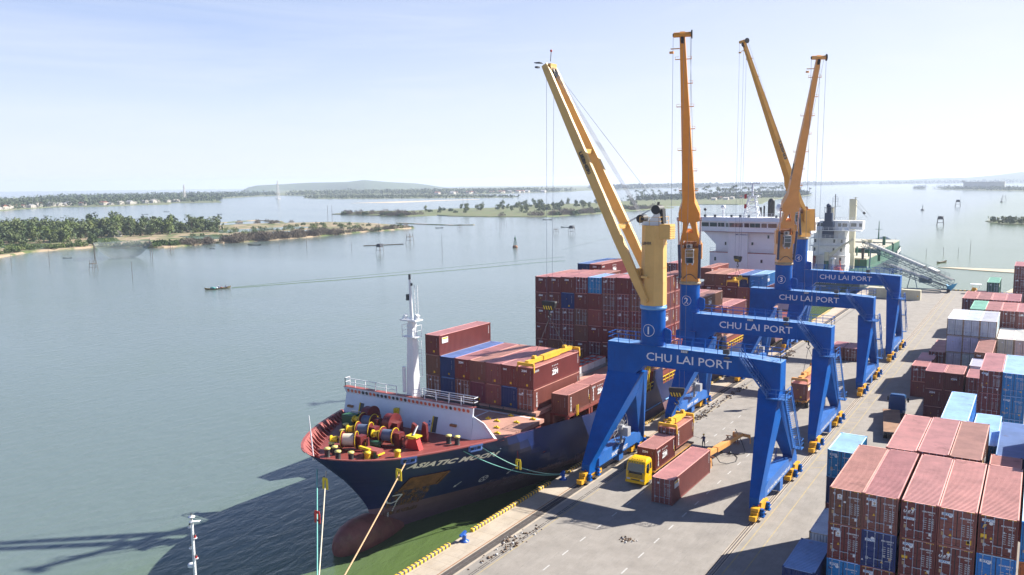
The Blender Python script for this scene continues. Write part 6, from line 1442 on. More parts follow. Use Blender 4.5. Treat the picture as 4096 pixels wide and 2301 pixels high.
for x, z, w_, h_, yy in ((-21.5,21.6,.45,.75,.9),(-19.7,21.6,.9,.75,.9),(-32.1,19.7,.4,.8,.9),(-34.6,15.8,.5,.9,.4),(-22.9,15.6,.5,.8,.4),(-22.9,11.6,.5,.8,.4),(-34.6,11.4,.5,.9,.4)): wn_.quad((x,YS+yy-.04,z-h_/2),(x+w_,YS+yy-.04,z-h_/2),(x+w_,YS+yy-.04,z+h_/2),(x,YS+yy-.04,z+h_/2))
wn_.box(-25.3, YS+.5, 19.5, -24.9, YS+.95, 20.2); wn_.build('window', M['glass'], so_)
im = MB(); put_text(im, 'IMO 9366421', .55, (-27.6, YS-.2, 21.9), XD, ZD, 0, width=3.0, bold=.01); im.build('lettering', M['blue_text'], so_)
rr = MB(); rail(rr, [(-38.5,YS+.6,26.3),(-31.5,YS-.2,26.3),(-18.4,YS-.8,26.3),(-10.9,YS+.6,26.3)], 1.0, 2.0, .03); rail(rr, [(-35.7,YS+.5,17.6),(-31,YS+.5,17.6)], 1.0, 1.5, .03); rail(rr, [(-26,YS+.5,17.6),(-13.6,YS+.5,17.6)], 1.0, 1.5, .03); rr.build('guard_rail', M['white'], ship)
# radar mast, funnel, domes
lm = MB(); c = V((-25.9, YS+2.5, 26.3))
def tower4(mb, c, r0_, r1_, h_, n, w_):
    for i in range(4):
        sx, sy = ((-1,-1),(1,-1),(1,1),(-1,1))[i]; ex, ey = ((-1,-1),(1,-1),(1,1),(-1,1))[(i+1) % 4]
        mb.bar(c+V((sx*r0_,sy*r0_,0)), c+V((sx*r1_,sy*r1_,h_)), w_)
        for k in range(n):
            a, b = k/n, (k+1)/n; ra, rb = r0_+(r1_-r0_)*a, r0_+(r1_-r0_)*b
            mb.bar(c+V((sx*ra,sy*ra,h_*a)), c+V((ex*rb,ey*rb,h_*b)), w_*.6); mb.bar(c+V((sx*rb,sy*rb,h_*b)), c+V((ex*rb,ey*rb,h_*b)), w_*.6)
tower4(lm, c, 1.7, .7, 5.2, 4, .22)
lm.box(c.x-1.4, c.y-.9, c.z+5.1, c.x+1.4, c.y+.9, c.z+5.25); lm.box(c.x-1.0, c.y-.6, c.z+6.3, c.x+1.0, c.y+.6, c.z+6.4); lm.cyl(c+V((0,0,5)), c+V((0,0,8.2)), .28, n=8); lm.bar(c+V((-1.9,0,8.2)), c+V((1.9,0,8.35)), .22, .3); lm.bar(c+V((0,-.1,5.9)), c+V((2.4,-.1,5.9)), .12); lm.bar(c+V((-1.3,0,6.4)), c+V((-1.3,0,7.4)), .08)
lo = lm.build('radar_mast', M['white'], ship)
fg = MB()
for z in (2.2, 4.6): fg.quad((c.x-1.5,c.y-1.8,c.z+z),(c.x-.9,c.y-1.8,c.z+z),(c.x-.9,c.y-1.75,c.z+z+1.1),(c.x-1.5,c.y-1.75,c.z+z+1.1))
fg.build('signal_flag', M['sig_red'], lo)
fu = MB(); fu.cyl((-23.0,YS+9,22), (-23.0,YS+9,30.0), .85, n=18); fu.sph((-23.0,YS+9,30.0), .85, 14, 8); fu.cyl((-25.4,YS+8,22), (-25.4,YS+8,28.6), .3, n=10); fu.cyl((-24.5,YS+8,22), (-24.5,YS+8,29.0), .2, n=10); fu.box(-22.4, YS+8, 22, -18.8, YS+10.5, 27.0) if 0 else None
fu.build('funnel', M['black'], ship)
dm = MB()
for x, z, r in ((-33.2,28.7,.62),(-19.0,28.6,1.15)): dm.cyl((x,YS+2.4,26.2), (x,YS+2.4,z-r*.6), .3, .22, n=10); dm.sph((x,YS+2.4,z), r, 14, 10)
dm.build('satellite_dome', M['white'], ship)
sl_ = MB()
for x in (-37.0, -34.4, -30.2, -28.0, -25.9, -19.2): sl_.box(x-.25, YS-.4, 26.35, x+.25, YS+.1, 26.95)
sl_.sph((-37.4,YS+1,28.2), .4, 10, 6); sl_.bar((-37.4,YS+1,26.3), (-37.4,YS+1,28.0), .1); sl_.build('searchlight', M['dark'], ship)
# ================================================================ bulk carrier beyond
bulk = thing('bulk_carrier', (-24, 255, WZ), 'far bulk ship with white deckhouse, dark funnel and green hatches beyond the last crane', 'ship', 'cargo ships at the quay')
M['bulk_hull'] = mat('dark_green_hull', (.008,.040,.060), .45, var=.2, dirt=.2, rustcol=(.05,.06,.06), streak=True)
M['bulk_green'] = mat('bulk_green_paint', (.018,.105,.065), .6, var=.3, scale=.6, rust=.25)
M['bulk_hatch'] = mat('bulk_hatch_top', (.50,.46,.36), .7, var=.25, scale=.5, rust=.3, rustcol=(.34,.17,.10))
M['bulk_white'] = mat('bulk_white_paint', (.72,.73,.72), .5, var=.12, scale=.8, dirt=.25, rustcol=(.34,.24,.16), streak=True)
M['bulk_navy'] = mat('funnel_navy_paint', (.010,.030,.075), .5)
hu = MB(); secs = []
for y, k, kz in ((193,.80,5.5),(195,.93,5.2),(200,1,5.0),(280,1,5.0),(295,.92,5.6),(305,.68,6.4),(312,.36,7.2),(317,.04,8.0)):
    w_ = 10.6*k; wl_ = 10.6*max(.03, k-(.35 if y < 196 else (0 if y < 285 else .22))); secs.append([(-24.2-w_,y,kz),(-24.2-wl_,y if y < 300 else y-4,WZ-1),(-24.2+wl_,y if y < 300 else y-4,WZ-1),(-24.2+w_,y,kz)])
for a, b in zip(secs[:-1], secs[1:]): hu.add(a+b, [(0,4,5,1),(2,6,7,3)], 0); 
hu.add(secs[0], [(0,1,2,3)], 0)
for a, b in zip(secs[:-1], secs[1:]): hu.add([a[0],a[3],b[3],b[0]], [(0,1,2,3)], 1)
bh = hu.build('hull', [M['bulk_hull'], M['bulk_green']], bulk)
up_ = MB()
for a, b in zip(secs[3:-1], secs[4:]):
    for i in (0, 3): p, q = V(a[i]), V(b[i]); up_.add([p,q,q+V((0,0,1.6 if b is not secs[-1] else 2)),p+V((0,0,1.6))], [(0,1,2,3)])
up_.build('bulwark', M['bulk_white'], bulk)
st = MB(); put_text(st, 'TRUONG HAI STAR 3', .95, (-24.2,192.9,2.3), XD, ZD, 0, width=9.5, bold=.02); put_text(st, 'HA NOI', .7, (-24.2,192.92,1.2), XD, ZD, 0, width=3.0, bold=.02); st.build('name_lettering', M['text_grey'], bh)
ho = MB()
ho.box(-29.2, 200, 5, -18.6, 209, 10.8); ho.box(-28.9, 200.6, 10.8, -18.8, 208.5, 13.8); ho.box(-28.6, 201.2, 13.8, -19.0, 208, 18.9); ho.box(-30.4, 202, 18.9, -18.0, 207.5, 22.0); ho.box(-34.0, 203.5, 19.2, -30.4, 207, 21.8); ho.box(-18.0, 203.0, 19.2, -14.0, 207, 22.0)
for z, x0, x1 in ((8.0,-30.0,-17.8),(10.85,-29.8,-18.0),(13.85,-29.5,-18.2),(16.4,-29.2,-18.4),(18.95,-33.6,-13.7)): ho.box(x0, 198.6, z-.12, x1, 202.5, z+.05)
for x in (-29.3, -26.5, -21.0, -18.3): ho.box(x-.1, 198.7, 5, x+.1, 198.9, 16.3)
hob = ho.build('deckhouse', M['bulk_white'], bulk)
ww = MB()
for x, w_ in ((-30.2,1.3),(-28.4,1.3),(-26.9,.8),(-21.3,.9),(-20.0,1.4),(-17.6,1.7),(-15.1,.9)): ww.quad((x,201.95 if x < -18 else 202.95,20.1),(x+w_,201.95 if x < -18 else 202.95,20.1),(x+w_,201.95 if x < -18 else 202.95,21.2),(x,201.95 if x < -18 else 202.95,21.2))
for x in (-28.5,-22.5,-20.2): 
    for z in (9.0, 12.0, 14.8): ww.quad((x,199.95 if z < 10 else (200.55 if z < 13 else 201.15),z),(x+.6,199.95 if z < 10 else (200.55 if z < 13 else 201.15),z),(x+.6,199.95 if z < 10 else (200.55 if z < 13 else 201.15),z+1.1),(x,199.95 if z < 10 else (200.55 if z < 13 else 201.15),z+1.1))
ww.build('window', M['glass'], hob)
rr = MB()
for z, x0, x1 in ((8.05,-29.9,-17.9),(10.9,-29.7,-18.1),(13.9,-29.4,-18.3),(16.45,-29.1,-18.5),(19.0,-33.4,-13.8),(5.05,-33,-15)): rail(rr, [(x0,198.65 if z > 6 else 194,z),(x1,198.65 if z > 6 else 194,z)], 1.0, 1.6, .04)
rail(rr, [(-30.2,202.2,22),(-14.1,203.1,22)], 1.0, 1.6, .04)
for z0, z1, x in ((8.05,10.85,-27.6),(10.9,13.85,-21.0),(13.9,16.4,-27.2),(16.4,18.9,-20.6)): stair(rr, (x,199.2,z0), (x+1.4,199.2,z1), (0,.6,0))
rr.build('guard_rail', M['bulk_white'], bulk)
fu = MB(); fu.prism([(-25.8,199.4,16.5),(-22.3,199.4,16.5),(-22.5,199.4,21.8),(-25.6,199.4,21.8)], (0,3.2,0)); fu.box(-25.2, 199.6, 21.8, -22.9, 202.2, 24.6); fu.cyl((-24.1,200.8,24.6), (-24.1,200.8,26.9), .7, n=12); fu.sph((-24.2,200.4,26.9), .75, 10, 6); fu.box(-25.4, 199.5, 26.2, -22.7, 202.3, 26.35)
for x in (-25.2, -22.9): 
    for y in (199.7, 202.1): fu.bar((x,y,24.6), (x,y,26.2), .12)
fu.build('funnel', M['bulk_navy'], bulk)
ms = MB(); c = V((-23.3, 206, 22)); ms.cyl(c, c+V((0,0,8.6)), .14, n=6)
for z, l_ in ((4.6,3.6),(6.2,1.6),(7.0,2.0),(7.7,1.4)): ms.bar(c+V((-l_/2,0,z)), c+V((l_/2,0,z)), .08)
for x in (-.8, .8): ms.bar(c+V((x,0,4.6)), c+V((x,0,7.6)), .07)
ms.build('aerial_mast', M['dark'], bulk)
kp = MB(); kp.box(-20.7, 216, 5, -18.7, 218, 28.4); kp.box(-20.7, 215.6, 26.5, -18.7, 216, 28.8); kp.box(-27.8, 216, 5, -25.9, 217.6, 26.0); kp.bar((-27.6,215.6,22), (-27.2,215.6,26.6), .3); kp.cyl((-18.1,212,22), (-18.1,212,29.5), .3, .2, n=8); kp.box(-18.7, 211.6, 26.6, -17.5, 212.4, 26.8); kp.bar((-18.9,212,29.4), (-17.3,212,29.4), .1)
kp.build('king_post', M['bulk_cream'] if 'bulk_cream' in M else M['cream_box'], bulk)
ro = MB(); ropes(ro, [((-18.1,212,29),(-13.5,214,23)), ((-18.1,212,27),(-14.5,214,22.5)), ((-18.1,212,28),(-14.9,210,24.2))], .05); ro.sph((-14.9,210,24.3), .5, 6, 4); ro.build('stay_wire', M['dark'], bulk)
dc = MB(); dc.cyl((-23.6,197.2,5), (-23.6,197.2,9.2), .75, n=14); do_ = dc.build('crane_pedestal', M['deck_green'] if 'deck_green' in M else M['bulk_green'], bulk)
dc = MB(); dc.cyl((-23.6,197.2,9.2), (-23.6,197.2,12.0), .72, n=14); dc.bar((-22.9,197.2,11.0), (-15.6,197.6,16.6), .75, .9, w2=.4, h2=.5); dc.bar((-23.2,197.0,9.6), (-20.6,197.2,12.2), .16); dc.build('deck_crane', M['bulk_crane'], bulk) if 'bulk_crane' in M else dc.build('deck_crane', M['cream_box'], bulk)
vt = MB(); vt.cyl((-21.4,197,5), (-21.4,197,9.6), .45, n=12); vt.lathe((-21.4,197,9.6), [(.45,0),(.8,.1),(.8,.5),(.3,.75),(0,.8)], 12); vt.build('ventilator', M['bulk_white'], bulk)
lb = MB(); lb.loft([[(-29.2,195.0,5.9),(-27.4,195.0,5.9),(-27.5,195.0,7.0),(-29.1,195.0,7.0)],[(-29.3,199.0,8.9),(-27.3,199.0,8.9),(-27.4,199.2,10.2),(-29.2,199.2,10.2)],[(-28.7,200.3,10.2),(-27.9,200.3,10.2),(-28.0,200.3,10.5),(-28.6,200.3,10.5)]]); lb.add([(-29.2,195.0,5.9),(-27.4,195.0,5.9),(-27.5,195.0,7.0),(-29.1,195.0,7.0)], [(3,2,1,0)]); lb.build('lifeboat', M['lifeboat'] if 'lifeboat' in M else M['bulwark'], bulk)
sf = MB(); sf.bar((-29.5,194.5,5.4), (-29.5,200.2,9.6), .2); sf.bar((-27.0,194.5,5.4), (-27.0,200.2,9.6), .2); sf.build('lifeboat_ramp', M['bulk_white'], bulk)
for y0, y1, z in ((222,244,8.2),(250,278,9.6),(282,298,9.8)):
    h_ = MB(); h_.box(-33.2, y0, 5, -15.4, y1, z-.5, 1)
    for k in range(5): a = y0+(y1-y0)*k/5; h_.box(-33.0, a+.15, z-.5, -15.6, a+(y1-y0)/5-.15, z, 0)
    for k in range(9): x = -33.2+k*2.2; h_.box(x, y0-.15, 5, x+.15, y0, z-.5, 1)
    h_.build('hatch_cover', [M['bulk_hatch'], M['bulk_green']], bulk)
pz = MB()
for x, y in ((-25.0,246.5),(-20.5,232),(-16.2,230),(-27,222)): pz.bar((x,y,5), (x,y,11.5), .45)
pz.bar((-24,300,6), (-24,300,17.5), .7, w2=.2, h2=.2); pz.bar((-25.5,300,14), (-22.5,300,14), .15); pz.box(-27, 306, 6, -21, 310, 8.4); pz.box(-17.6, 268, 5, -16.6, 269, 13); pz.build('deck_post', M['bulk_green'], bulk)
tr = MB(); tr.box(-21.0, 195.4, 5.4, -18.4, 197.4, 6.5); tr.cyl((-20.5,196.4,6.6), (-19,196.4,6.6), .7, n=12); tr.bar((-18.8,196.8,6), (-19.6,197.5,9.4), .3); tr.bar((-21,196,7), (-19.6,196.4,7.8), .3); tr.build('mooring_winch', M['orange_gear'] if 'orange_gear' in M else M['orange'], bulk)
gw = MB(); gw.bar((-15.0,222,4.6), (-13.0,207,.6), .7, .15); rail(gw, [(-15.0,222,4.6),(-13.0,207,.6)], 1.0, 2, .04); gw.build('gangway', M['bulk_white'], bulk)
# ---- conveyors feeding the bulk carrier
def conveyor(lab, a, b, wd, dp, hood, base=True):
    a = V(a); b = V(b); root = thing('belt_conveyor', (a.x, a.y, 0), lab, 'conveyor', 'blue lattice conveyors at the quay end')
    d = (b-a); Lc = d.length; d.normalize(); s = d.cross(V((0,0,1))).normalized(); u = s.cross(d)
    t = MB(); n = int(Lc/1.5)
    for sd in (-1, 1):
        o = s*(sd*wd/2)
        t.bar(a+o, b+o, .16); t.bar(a+o+u*dp, b+o+u*dp, .16)
        for k in range(n):
            p, q = a+d*(Lc*k/n), a+d*(Lc*(k+1)/n); t.bar(p+o, p+o+u*dp, .09); t.bar(p+o+(u*dp if k % 2 else V((0,0,0))), q+o+(V((0,0,0)) if k % 2 else u*dp), .09)
    for k in range(n+1): p = a+d*(Lc*k/n); t.bar(p-s*wd/2, p+s*wd/2, .08); t.bar(p-s*wd/2+u*dp, p+s*wd/2+u*dp, .08)
    t.build('truss', M['teal'], root)
    bl = MB(); q = [a+s*(-wd*.36)+u*(dp+.12), a+s*(wd*.36)+u*(dp+.12), b+s*(wd*.36)+u*(dp+.12), b+s*(-wd*.36)+u*(dp+.12)]; bl.loft([[q[0],q[1],q[1]+u*.1,q[0]+u*.1],[q[3],q[2],q[2]+u*.1,q[3]+u*.1]]); bl.build('belt', M['dark'], root)
    if hood:
        hd = MB(); p, q = a+d*(Lc*hood[0]), a+d*(Lc*hood[1]); rings = []
        for c in (p, q): rings.append([c+s*(math.cos(th)*wd*.5)+u*(dp+.2+math.sin(th)*.55) for th in [k*math.pi/6 for k in range(7)]])
        hd.loft(rings, 0, False, True); hd.build('hood', M['hood'], root)
    rr = MB(); o = s*(wd/2+.5); rail(rr, [a+d*2+o+u*dp, b+o+u*dp], 1.0, 1.6, .04); rail(rr, [a+d*2-o+u*dp, b-o+u*dp], 1.0, 1.6, .04); rr.build('guard_rail', M['teal'], root)
    return root, a, b, d, s, u
M['teal'] = mat('conveyor_blue_paint', (.025,.085,.15), .5, var=.2, rust=.12); M['teal_b'] = mat('conveyor_bright_blue', (.03,.28,.50), .5)
M['hood'] = mat('conveyor_grey_hood', (.50,.50,.48), .4, metal=.2, var=.15, rust=.15, rustcol=(.32,.24,.17))
r1, a, b, d, s, u = conveyor('long upper conveyor rising from the quay end to the bulk ship', (12.0,206.5,2.4), (-16.5,219.0,12.6), 2.2, 1.5, (.30,.92))
g_ = MB(); g_.prism([(11.2,205.6,2.0),(13.6,205.2,3.0),(12.8,205.6,1.6),(12.0,206,.5),(11.0,206.2,.5),(10.6,206.2,2.4)], (.2,1.6,0)); g_.box(10.8, 205.6, .55, 12.2, 207.6, 1.0); g_.build('tail_frame', M['teal_b'], r1)
for y in (205.5, 207.7):
    wv = MB(); wv.cyl((11.4,y-.15,.5), (11.4,y+.15,.5), .5, n=14); wv.build('wheel', M['rubber'], r1)
h2 = MB(); q = a+d*5.2; h2.bar(q+u*2.0, q+d*3.2+u*2.1, 2.2, .8); h2.build('feed_hopper', M['hood'], r1)
lg = MB(); lg.bar((-13.8,217.5,5.3), (-13.6,217.5,11.4), .35); lg.bar((2.0,210.6,0), (0.5,211,6.5), .2); lg.bar((-1.0,210.6,0), (0.3,211,6.5), .2); lg.bar((2,210.6,.1), (11.2,206.6,.8), .22); lg.bar((-1,210.6,.1), (11,206.4,.8), .2); lg.build('support_leg', M['teal'], r1)
cb = MB(); cb.prism([(-16.8,218.6,12.0),(-15.8,218.6,12.0),(-16.0,218.6,8.2),(-16.6,218.6,8.2)], (0,.9,0)); cb.build('discharge_chute', M['black'], r1)
mo = MB(); mo.cyl((-14.5,217.4,14.6), (-13.2,217.2,14.6), .55, n=12); mo.box(-16.6, 218, 13.6, -15.4, 219.6, 14.7); mo.build('drive_motor', M['cream_box'], r1)
r2, a, b, d, s, u = conveyor('shorter lower conveyor on the quay under the long one', (10.2,204.6,.9), (-8.5,210.0,6.6), 2.0, 1.2, (.25,.9))
g_ = MB(); g_.bar((-4,208.6,0), (-5.2,209,5.4), .25); g_.bar((-7,209.4,0), (-5.4,209.2,5.4), .25); g_.bar((-4,208.6,.2), (9.4,204.8,.4), .3); g_.box(3.0, 205.6, 2.6, 6.6, 207.2, 4.0); g_.build('support_leg', M['teal'], r2)
# ================================================================ vehicles, people, ropes, small things
def wheel(parent, x, y, r=.5, w_=.3):
    wv = MB(); wv.cyl((x-w_/2,y,r), (x+w_/2,y,r), r, n=20); wo = wv.build('wheel', M['rubber'], parent)
    h_ = MB(); s_ = 1 if w_ > 0 else -1
    for sd in (-1, 1): h_.cyl((x+sd*(w_/2-.04),y,r), (x+sd*(w_/2+.015),y,r), r*.58, r*.5, n=16); h_.cyl((x+sd*(w_/2),y,r), (x+sd*(w_/2+.05),y,r), r*.22, n=10)
    h_.build('rim', M['rim'], wo); return wo
M['rim'] = mat('wheel_rim', (.42,.40,.37), .5, metal=.3, var=.2)
M['cab_yellow'] = mat('truck_yellow_paint', (.80,.46,.006), .3, var=.05)
M['cab_blue'] = mat('truck_blue_paint', (.012,.07,.20), .3, var=.08)
M['trailer'] = mat('trailer_yellow_paint', (.52,.28,.06), .6, var=.2, rust=.3)
M['trailer_red'] = mat('trailer_orange_paint', (.42,.19,.04), .6, var=.2, rust=.3)
M['flatbed'] = mat('rusty_deck_plate', (.27,.15,.085), .8, var=.3, scale=.8, rust=.35, rustcol=(.22,.09,.035))
M['headlamp'] = mat('headlamp_glass', (.55,.56,.56), .15); M['fender_'] = mat('grey_mudguard', (.42,.40,.38), .6)
def truck_cab(x0, y0, m_, lab, face=-1, w_=2.4):
    """cab with its front toward -y (face=-1) or +y; x0 = left side, y0 = front"""
    root = thing('tractor_truck', (x0+w_/2, y0, 0), lab, 'truck', 'lorries on the quay'); F = lambda d: y0-face*d
    xa, xb = x0, x0+w_
    c = MB(); ring = lambda d0, z0, d1, ins=0: [(xa+ins,F(d0),z0),(xb-ins,F(d0),z0),(xb-ins,F(d1),z0),(xa+ins,F(d1),z0)]
    rings = [ring(.10,.42,2.0), ring(.0,.62,2.0), ring(.0,1.25,2.05), ring(.06,1.75,2.08), ring(.28,2.75,2.08,.05), ring(.42,2.92,2.06,.10), ring(.9,3.12,1.95,.22), ring(1.1,3.16,1.9,.3)]
    if face > 0: rings = [[r[3],r[2],r[1],r[0]] for r in rings]
    c.loft(rings); c.add(rings[-1], [(0,1,2,3)]); c.add(rings[0], [(3,2,1,0)])
    for k in range(5): x = xa+.55+k*.3; c.box(min(x,x+.12), min(F(.62),F(1.0)), 2.95, x+.12, max(F(.62),F(1.0)), 3.10)
    cab_ = c.build('cab', m_, root)
    g = MB(); e = .02
    g.add([(xa+.14,F(.055+.0)+face*e*1.5,1.72),(xb-.14,F(.055)+face*e*1.5,1.72),(xb-.2,F(.26)+face*e*1.5,2.66),(xa+.2,F(.26)+face*e*1.5,2.66)], [(0,1,2,3) if face < 0 else (3,2,1,0)])
    g.build('windscreen', M['glass'], cab_)
    for sx, xx in ((-1, xa), (1, xb)):
        g = MB(); o = sx*.014; g.add([(xx+o,F(.36),1.72),(xx+o,F(1.35),1.72),(xx+o-sx*.045,F(1.35),2.6),(xx+o-sx*.045,F(.62),2.6)], [(0,1,2,3)]); g.add([(xx+o,F(1.5),1.9),(xx+o,F(1.9),1.9),(xx+o-sx*.045,F(1.9),2.6),(xx+o-sx*.045,F(1.5),2.6)], [(0,1,2,3)]); g.build('side_window', M['glass'], cab_)
        mr = MB(); mr.box(xx+sx*.12, min(F(.2),F(.32)), 1.75, xx+sx*.36, max(F(.2),F(.32)), 2.4); mr.bar((xx,F(.35),2.5), (xx+sx*.25,F(.26),2.45), .04); mr.build('mirror', M['black'], cab_)
        hl = MB(); hl.box(xx-sx*.12, F(-.03), .72, xx-sx*.55, F(.05), .92); hl.build('headlight', M['headlamp'], cab_)
        fd = MB(); pts = [(xx+sx*.02-(.32 if sx > 0 else 0),F(1.45)+.66*math.cos(a),.55+.66*math.sin(a)) for a in [k*math.pi/10 for k in range(11)]]
        for p, q in zip(pts[:-1], pts[1:]): fd.add([p,q,(q[0]+.32,q[1],q[2]),(p[0]+.32,p[1],p[2])], [(0,1,2,3)])
        fd.build('mudguard', M['fender_'], root)
        wheel(root, xx-sx*.17, F(1.45))
        for k in (0,): wheel(root, xx-sx*.28, F(4.4), .5, .55)
    gr = MB()
    for k in range(4): gr.box(xa+.3, F(-.012), 1.02+k*.14, xb-.3, F(.03), 1.09+k*.14)
    gr.box(xa+.35, F(-.014), 1.5, xb-.35, F(.03), 1.72); gr.box(xa+.7, F(-.015), .7, xb-.7, F(.03), .82)
    for k in range(6): gr.box(xa+.3+k*.32, F(.26), 2.72, xa+.44+k*.32, F(.36), 2.80)
    gr.build('grille', M['black'], cab_)
    bp_ = MB(); bp_.box(xa-.02, F(-.1), .38, xb+.02, F(.25), .68); bp_.build('bumper', m_, root)
    ch = MB(); ch.box(xa+.8, min(F(2.0),F(5.4)), .55, xa+1.05, max(F(2.0),F(5.4)), .85); ch.box(xb-1.05, min(F(2.0),F(5.4)), .55, xb-.8, max(F(2.0),F(5.4)), .85); ch.cyl((xa+.35,F(2.4),.6), (xa+.35,F(3.5),.6), .3, n=12); ch.box(xa+.7, min(F(4.0),F(4.9)), .86, xb-.7, max(F(4.0),F(4.9)), 1.0); ch.build('chassis', M['dark'], root)
    return root
def trailer(x0, y0, y1, z, m_, deck, lab, axles, w_=2.44):
    root = thing('semi_trailer', (x0+w_/2, (y0+y1)/2, 0), lab, 'trailer', 'trailers on the quay')
    b = MB()
    for x in (x0+.55, x0+w_-.75): b.box(x, y0+.2, z-.42, x+.2, y1-.1, z-.03)
    for k in range(7): y = y0+.1+(y1-y0-.3)*k/6; b.box(x0, y, z-.2, x0+w_, y+.14, z-.04)
    b.box(x0-.01, y0, z-.14, x0+.08, y1, z-.02); b.box(x0+w_-.08, y0, z-.14, x0+w_+.01, y1, z-.02); b.box(x0, y0-.02, z-.2, x0+w_, y0+.12, z-.02); b.box(x0, y1-.12, z-.2, x0+w_, y1+.02, z-.02)
    b.build('frame', m_, root)
    if deck: d = MB(); d.box(x0+.02, y0+.02, z-.03, x0+w_-.02, y1-.02, z); d.build('deck', M['flatbed'], root)
    for y in axles:
        for x in (x0+.28, x0+w_-.28): wheel(root, x, y, .48, .5)
    lgm = MB()
    for x in (x0+.6, x0+w_-.7): lgm.box(x, y0+(2.6 if axles[0] > (y0+y1)/2 else y1-y0-2.8), .1, x+.12, y0+(2.75 if axles[0] > (y0+y1)/2 else y1-y0-2.65), z-.3)
    lgm.build('landing_leg', M['dark'], root); return root
truck_cab(-4.68, 3.35, M['cab_yellow'], 'yellow truck cab facing the viewer beside the first crane')
trailer(-4.68, 6.15, 19.2, 1.17, M['trailer'], True, 'yellow framed trailer behind the yellow cab carrying a short container', (15.4, 16.7, 18.0))
trailer(3.33, 46.3, 59.2, 1.40, M['trailer_red'], False, 'orange trailer under the long container behind the second crane leg', (48.0, 49.3))
# blue tractor and flat trailer, parked askew
def turn(root, ang, c):
    Mr = Matrix.Translation(V(c)) @ Matrix.Rotation(ang, 4, 'Z') @ Matrix.Translation(-V(c)); root.matrix_world = Mr @ Matrix.Translation(root.location)
bt = truck_cab(16.85, 52.4, M['cab_blue'], 'dark blue truck cab seen from behind, parked by the stacks', 1, 2.3); turn(bt, math.radians(3), (18, 50, 0))
tb = trailer(16.4, 36.2, 48.4, 1.32, M['dark'], True, 'empty rusty flat trailer behind the blue truck cab', (37.6, 38.9), 2.3); turn(tb, math.radians(9), (17, 48.0, 0))
# spreader lying on trestles beside the long container
s5 = spreader('long orange spreader lying on the quay behind the maroon container', 0,0,0, 12.19, 'orange_p'); 
turn(s5, math.radians(-6), (0, 0, 0)); s5.location = (1.6, 19.3, .95)
tr_ = MB()
for x, y in ((.55,24.6),(1.75,24.7)):
    for dx in (-.3, .3): tr_.bar((x+dx,y-.3,0), (x,y,1.0), .07); tr_.bar((x+dx,y+.3,0), (x,y,1.0), .07)
tr_.bar((.3,24.6,1.0), (2.0,24.7,1.0), .1); tr_.bar((.3,24.3,.25), (2.0,24.4,.25), .06)
tag(tr_.build('trestle', M['rust']), 'rusty trestle propping the far end of the orange spreader', 'trestle', 'trestles under the spreader')
tr_ = MB(); tr_.bar((.8,14.8,0), (1.0,15.2,1.0), .08); tr_.bar((1.9,14.6,0), (1.6,15.0,1.0), .08); tr_.bar((.7,15.1,1.0), (2.0,15.0,1.0), .1); tag(tr_.build('trestle', M['rust']), 'rusty trestle at the near end of the orange spreader', 'trestle', 'trestles under the spreader')
hz_ = MB(); hz_.tube([(1.4,25.1,1.9),(2.6,24.2,.6),(3.6,22.4,.05),(3.9,21.2,.04),(3.2,20.4,.04),(2.6,20.3,.05)], .05, 5); hz_.tube([(1.9,15.4,1.3),(2.5,15.6,.3),(3.2,16.2,.05),(3.9,17.6,.04),(3.6,19.2,.04),(2.9,20.2,.06)], .05, 5); hz_.sph((2.3,20.2,.1), .25, 8, 5); hz_.sph((1.2,20.0,.08), .2, 8, 5)
tag(hz_.build('hose', M['black']), 'black hose looped on the concrete beside the orange spreader', 'hose')
# ---- people: skinned bodies
def person(name, joints, edges, radii, loc, lab, shirt, trousers, skin, zsplit, hat=None, rot=0.0):
    me = bpy.data.meshes.new('person'); me.from_pydata(joints, edges, []); o = bpy.data.objects.new('person', me); COL.objects.link(o)
    md = o.modifiers.new('skin', 'SKIN'); md.use_smooth_shade = True
    for i, r in enumerate(radii): me.skin_vertices[0].data[i].radius = r if isinstance(r, tuple) else (r, r)
    me.skin_vertices[0].data[0].use_root = True
    sb = o.modifiers.new('sub', 'SUBSURF'); sb.levels = 1; sb.render_levels = 1
    dg = bpy.context.evaluated_depsgraph_get(); dg.update(); nm_ = bpy.data.meshes.new_from_object(o.evaluated_get(dg)); bpy.data.objects.remove(o); bpy.data.meshes.remove(me)
    for m_ in (shirt, trousers, skin): nm_.materials.append(m_)
    for p in nm_.polygons:
        z = p.center.z; r_h = math.hypot(p.center.x, p.center.y); p.use_smooth = True
        p.material_index = 2 if z > zsplit[1] or (zsplit[2] and zsplit[2](p.center)) else (1 if z < zsplit[0] else 0)
    po = link('person', nm_, None, loc); po.rotation_euler = (0, 0, rot); tag(po, lab, 'person', 'people at work')
    if hat:
        h_ = MB(); c = joints[hat[0]]; h_.lathe((c[0],c[1],c[2]+.02), [(.15,0),(.135,.02),(.12,.09),(.07,.14),(0,.155)], 14); h_.prism([(c[0]+.16*math.cos(a*.6),c[1]+.19*math.sin(a*.6),c[2]+.012) for a in range(10)], (0,0,.014)); ho_ = h_.build('helmet', hat[1]); 
        ho_.location = (0,0,0); ho_.parent = po; ho_.matrix_parent_inverse = Matrix.Identity(4)
        for v in ho_.data.vertices: pass
        xs = [c[0]-.0, c[1], c[2]+.02]; 
        ho_.location = (c[0], c[1], c[2]+.012)
    return po
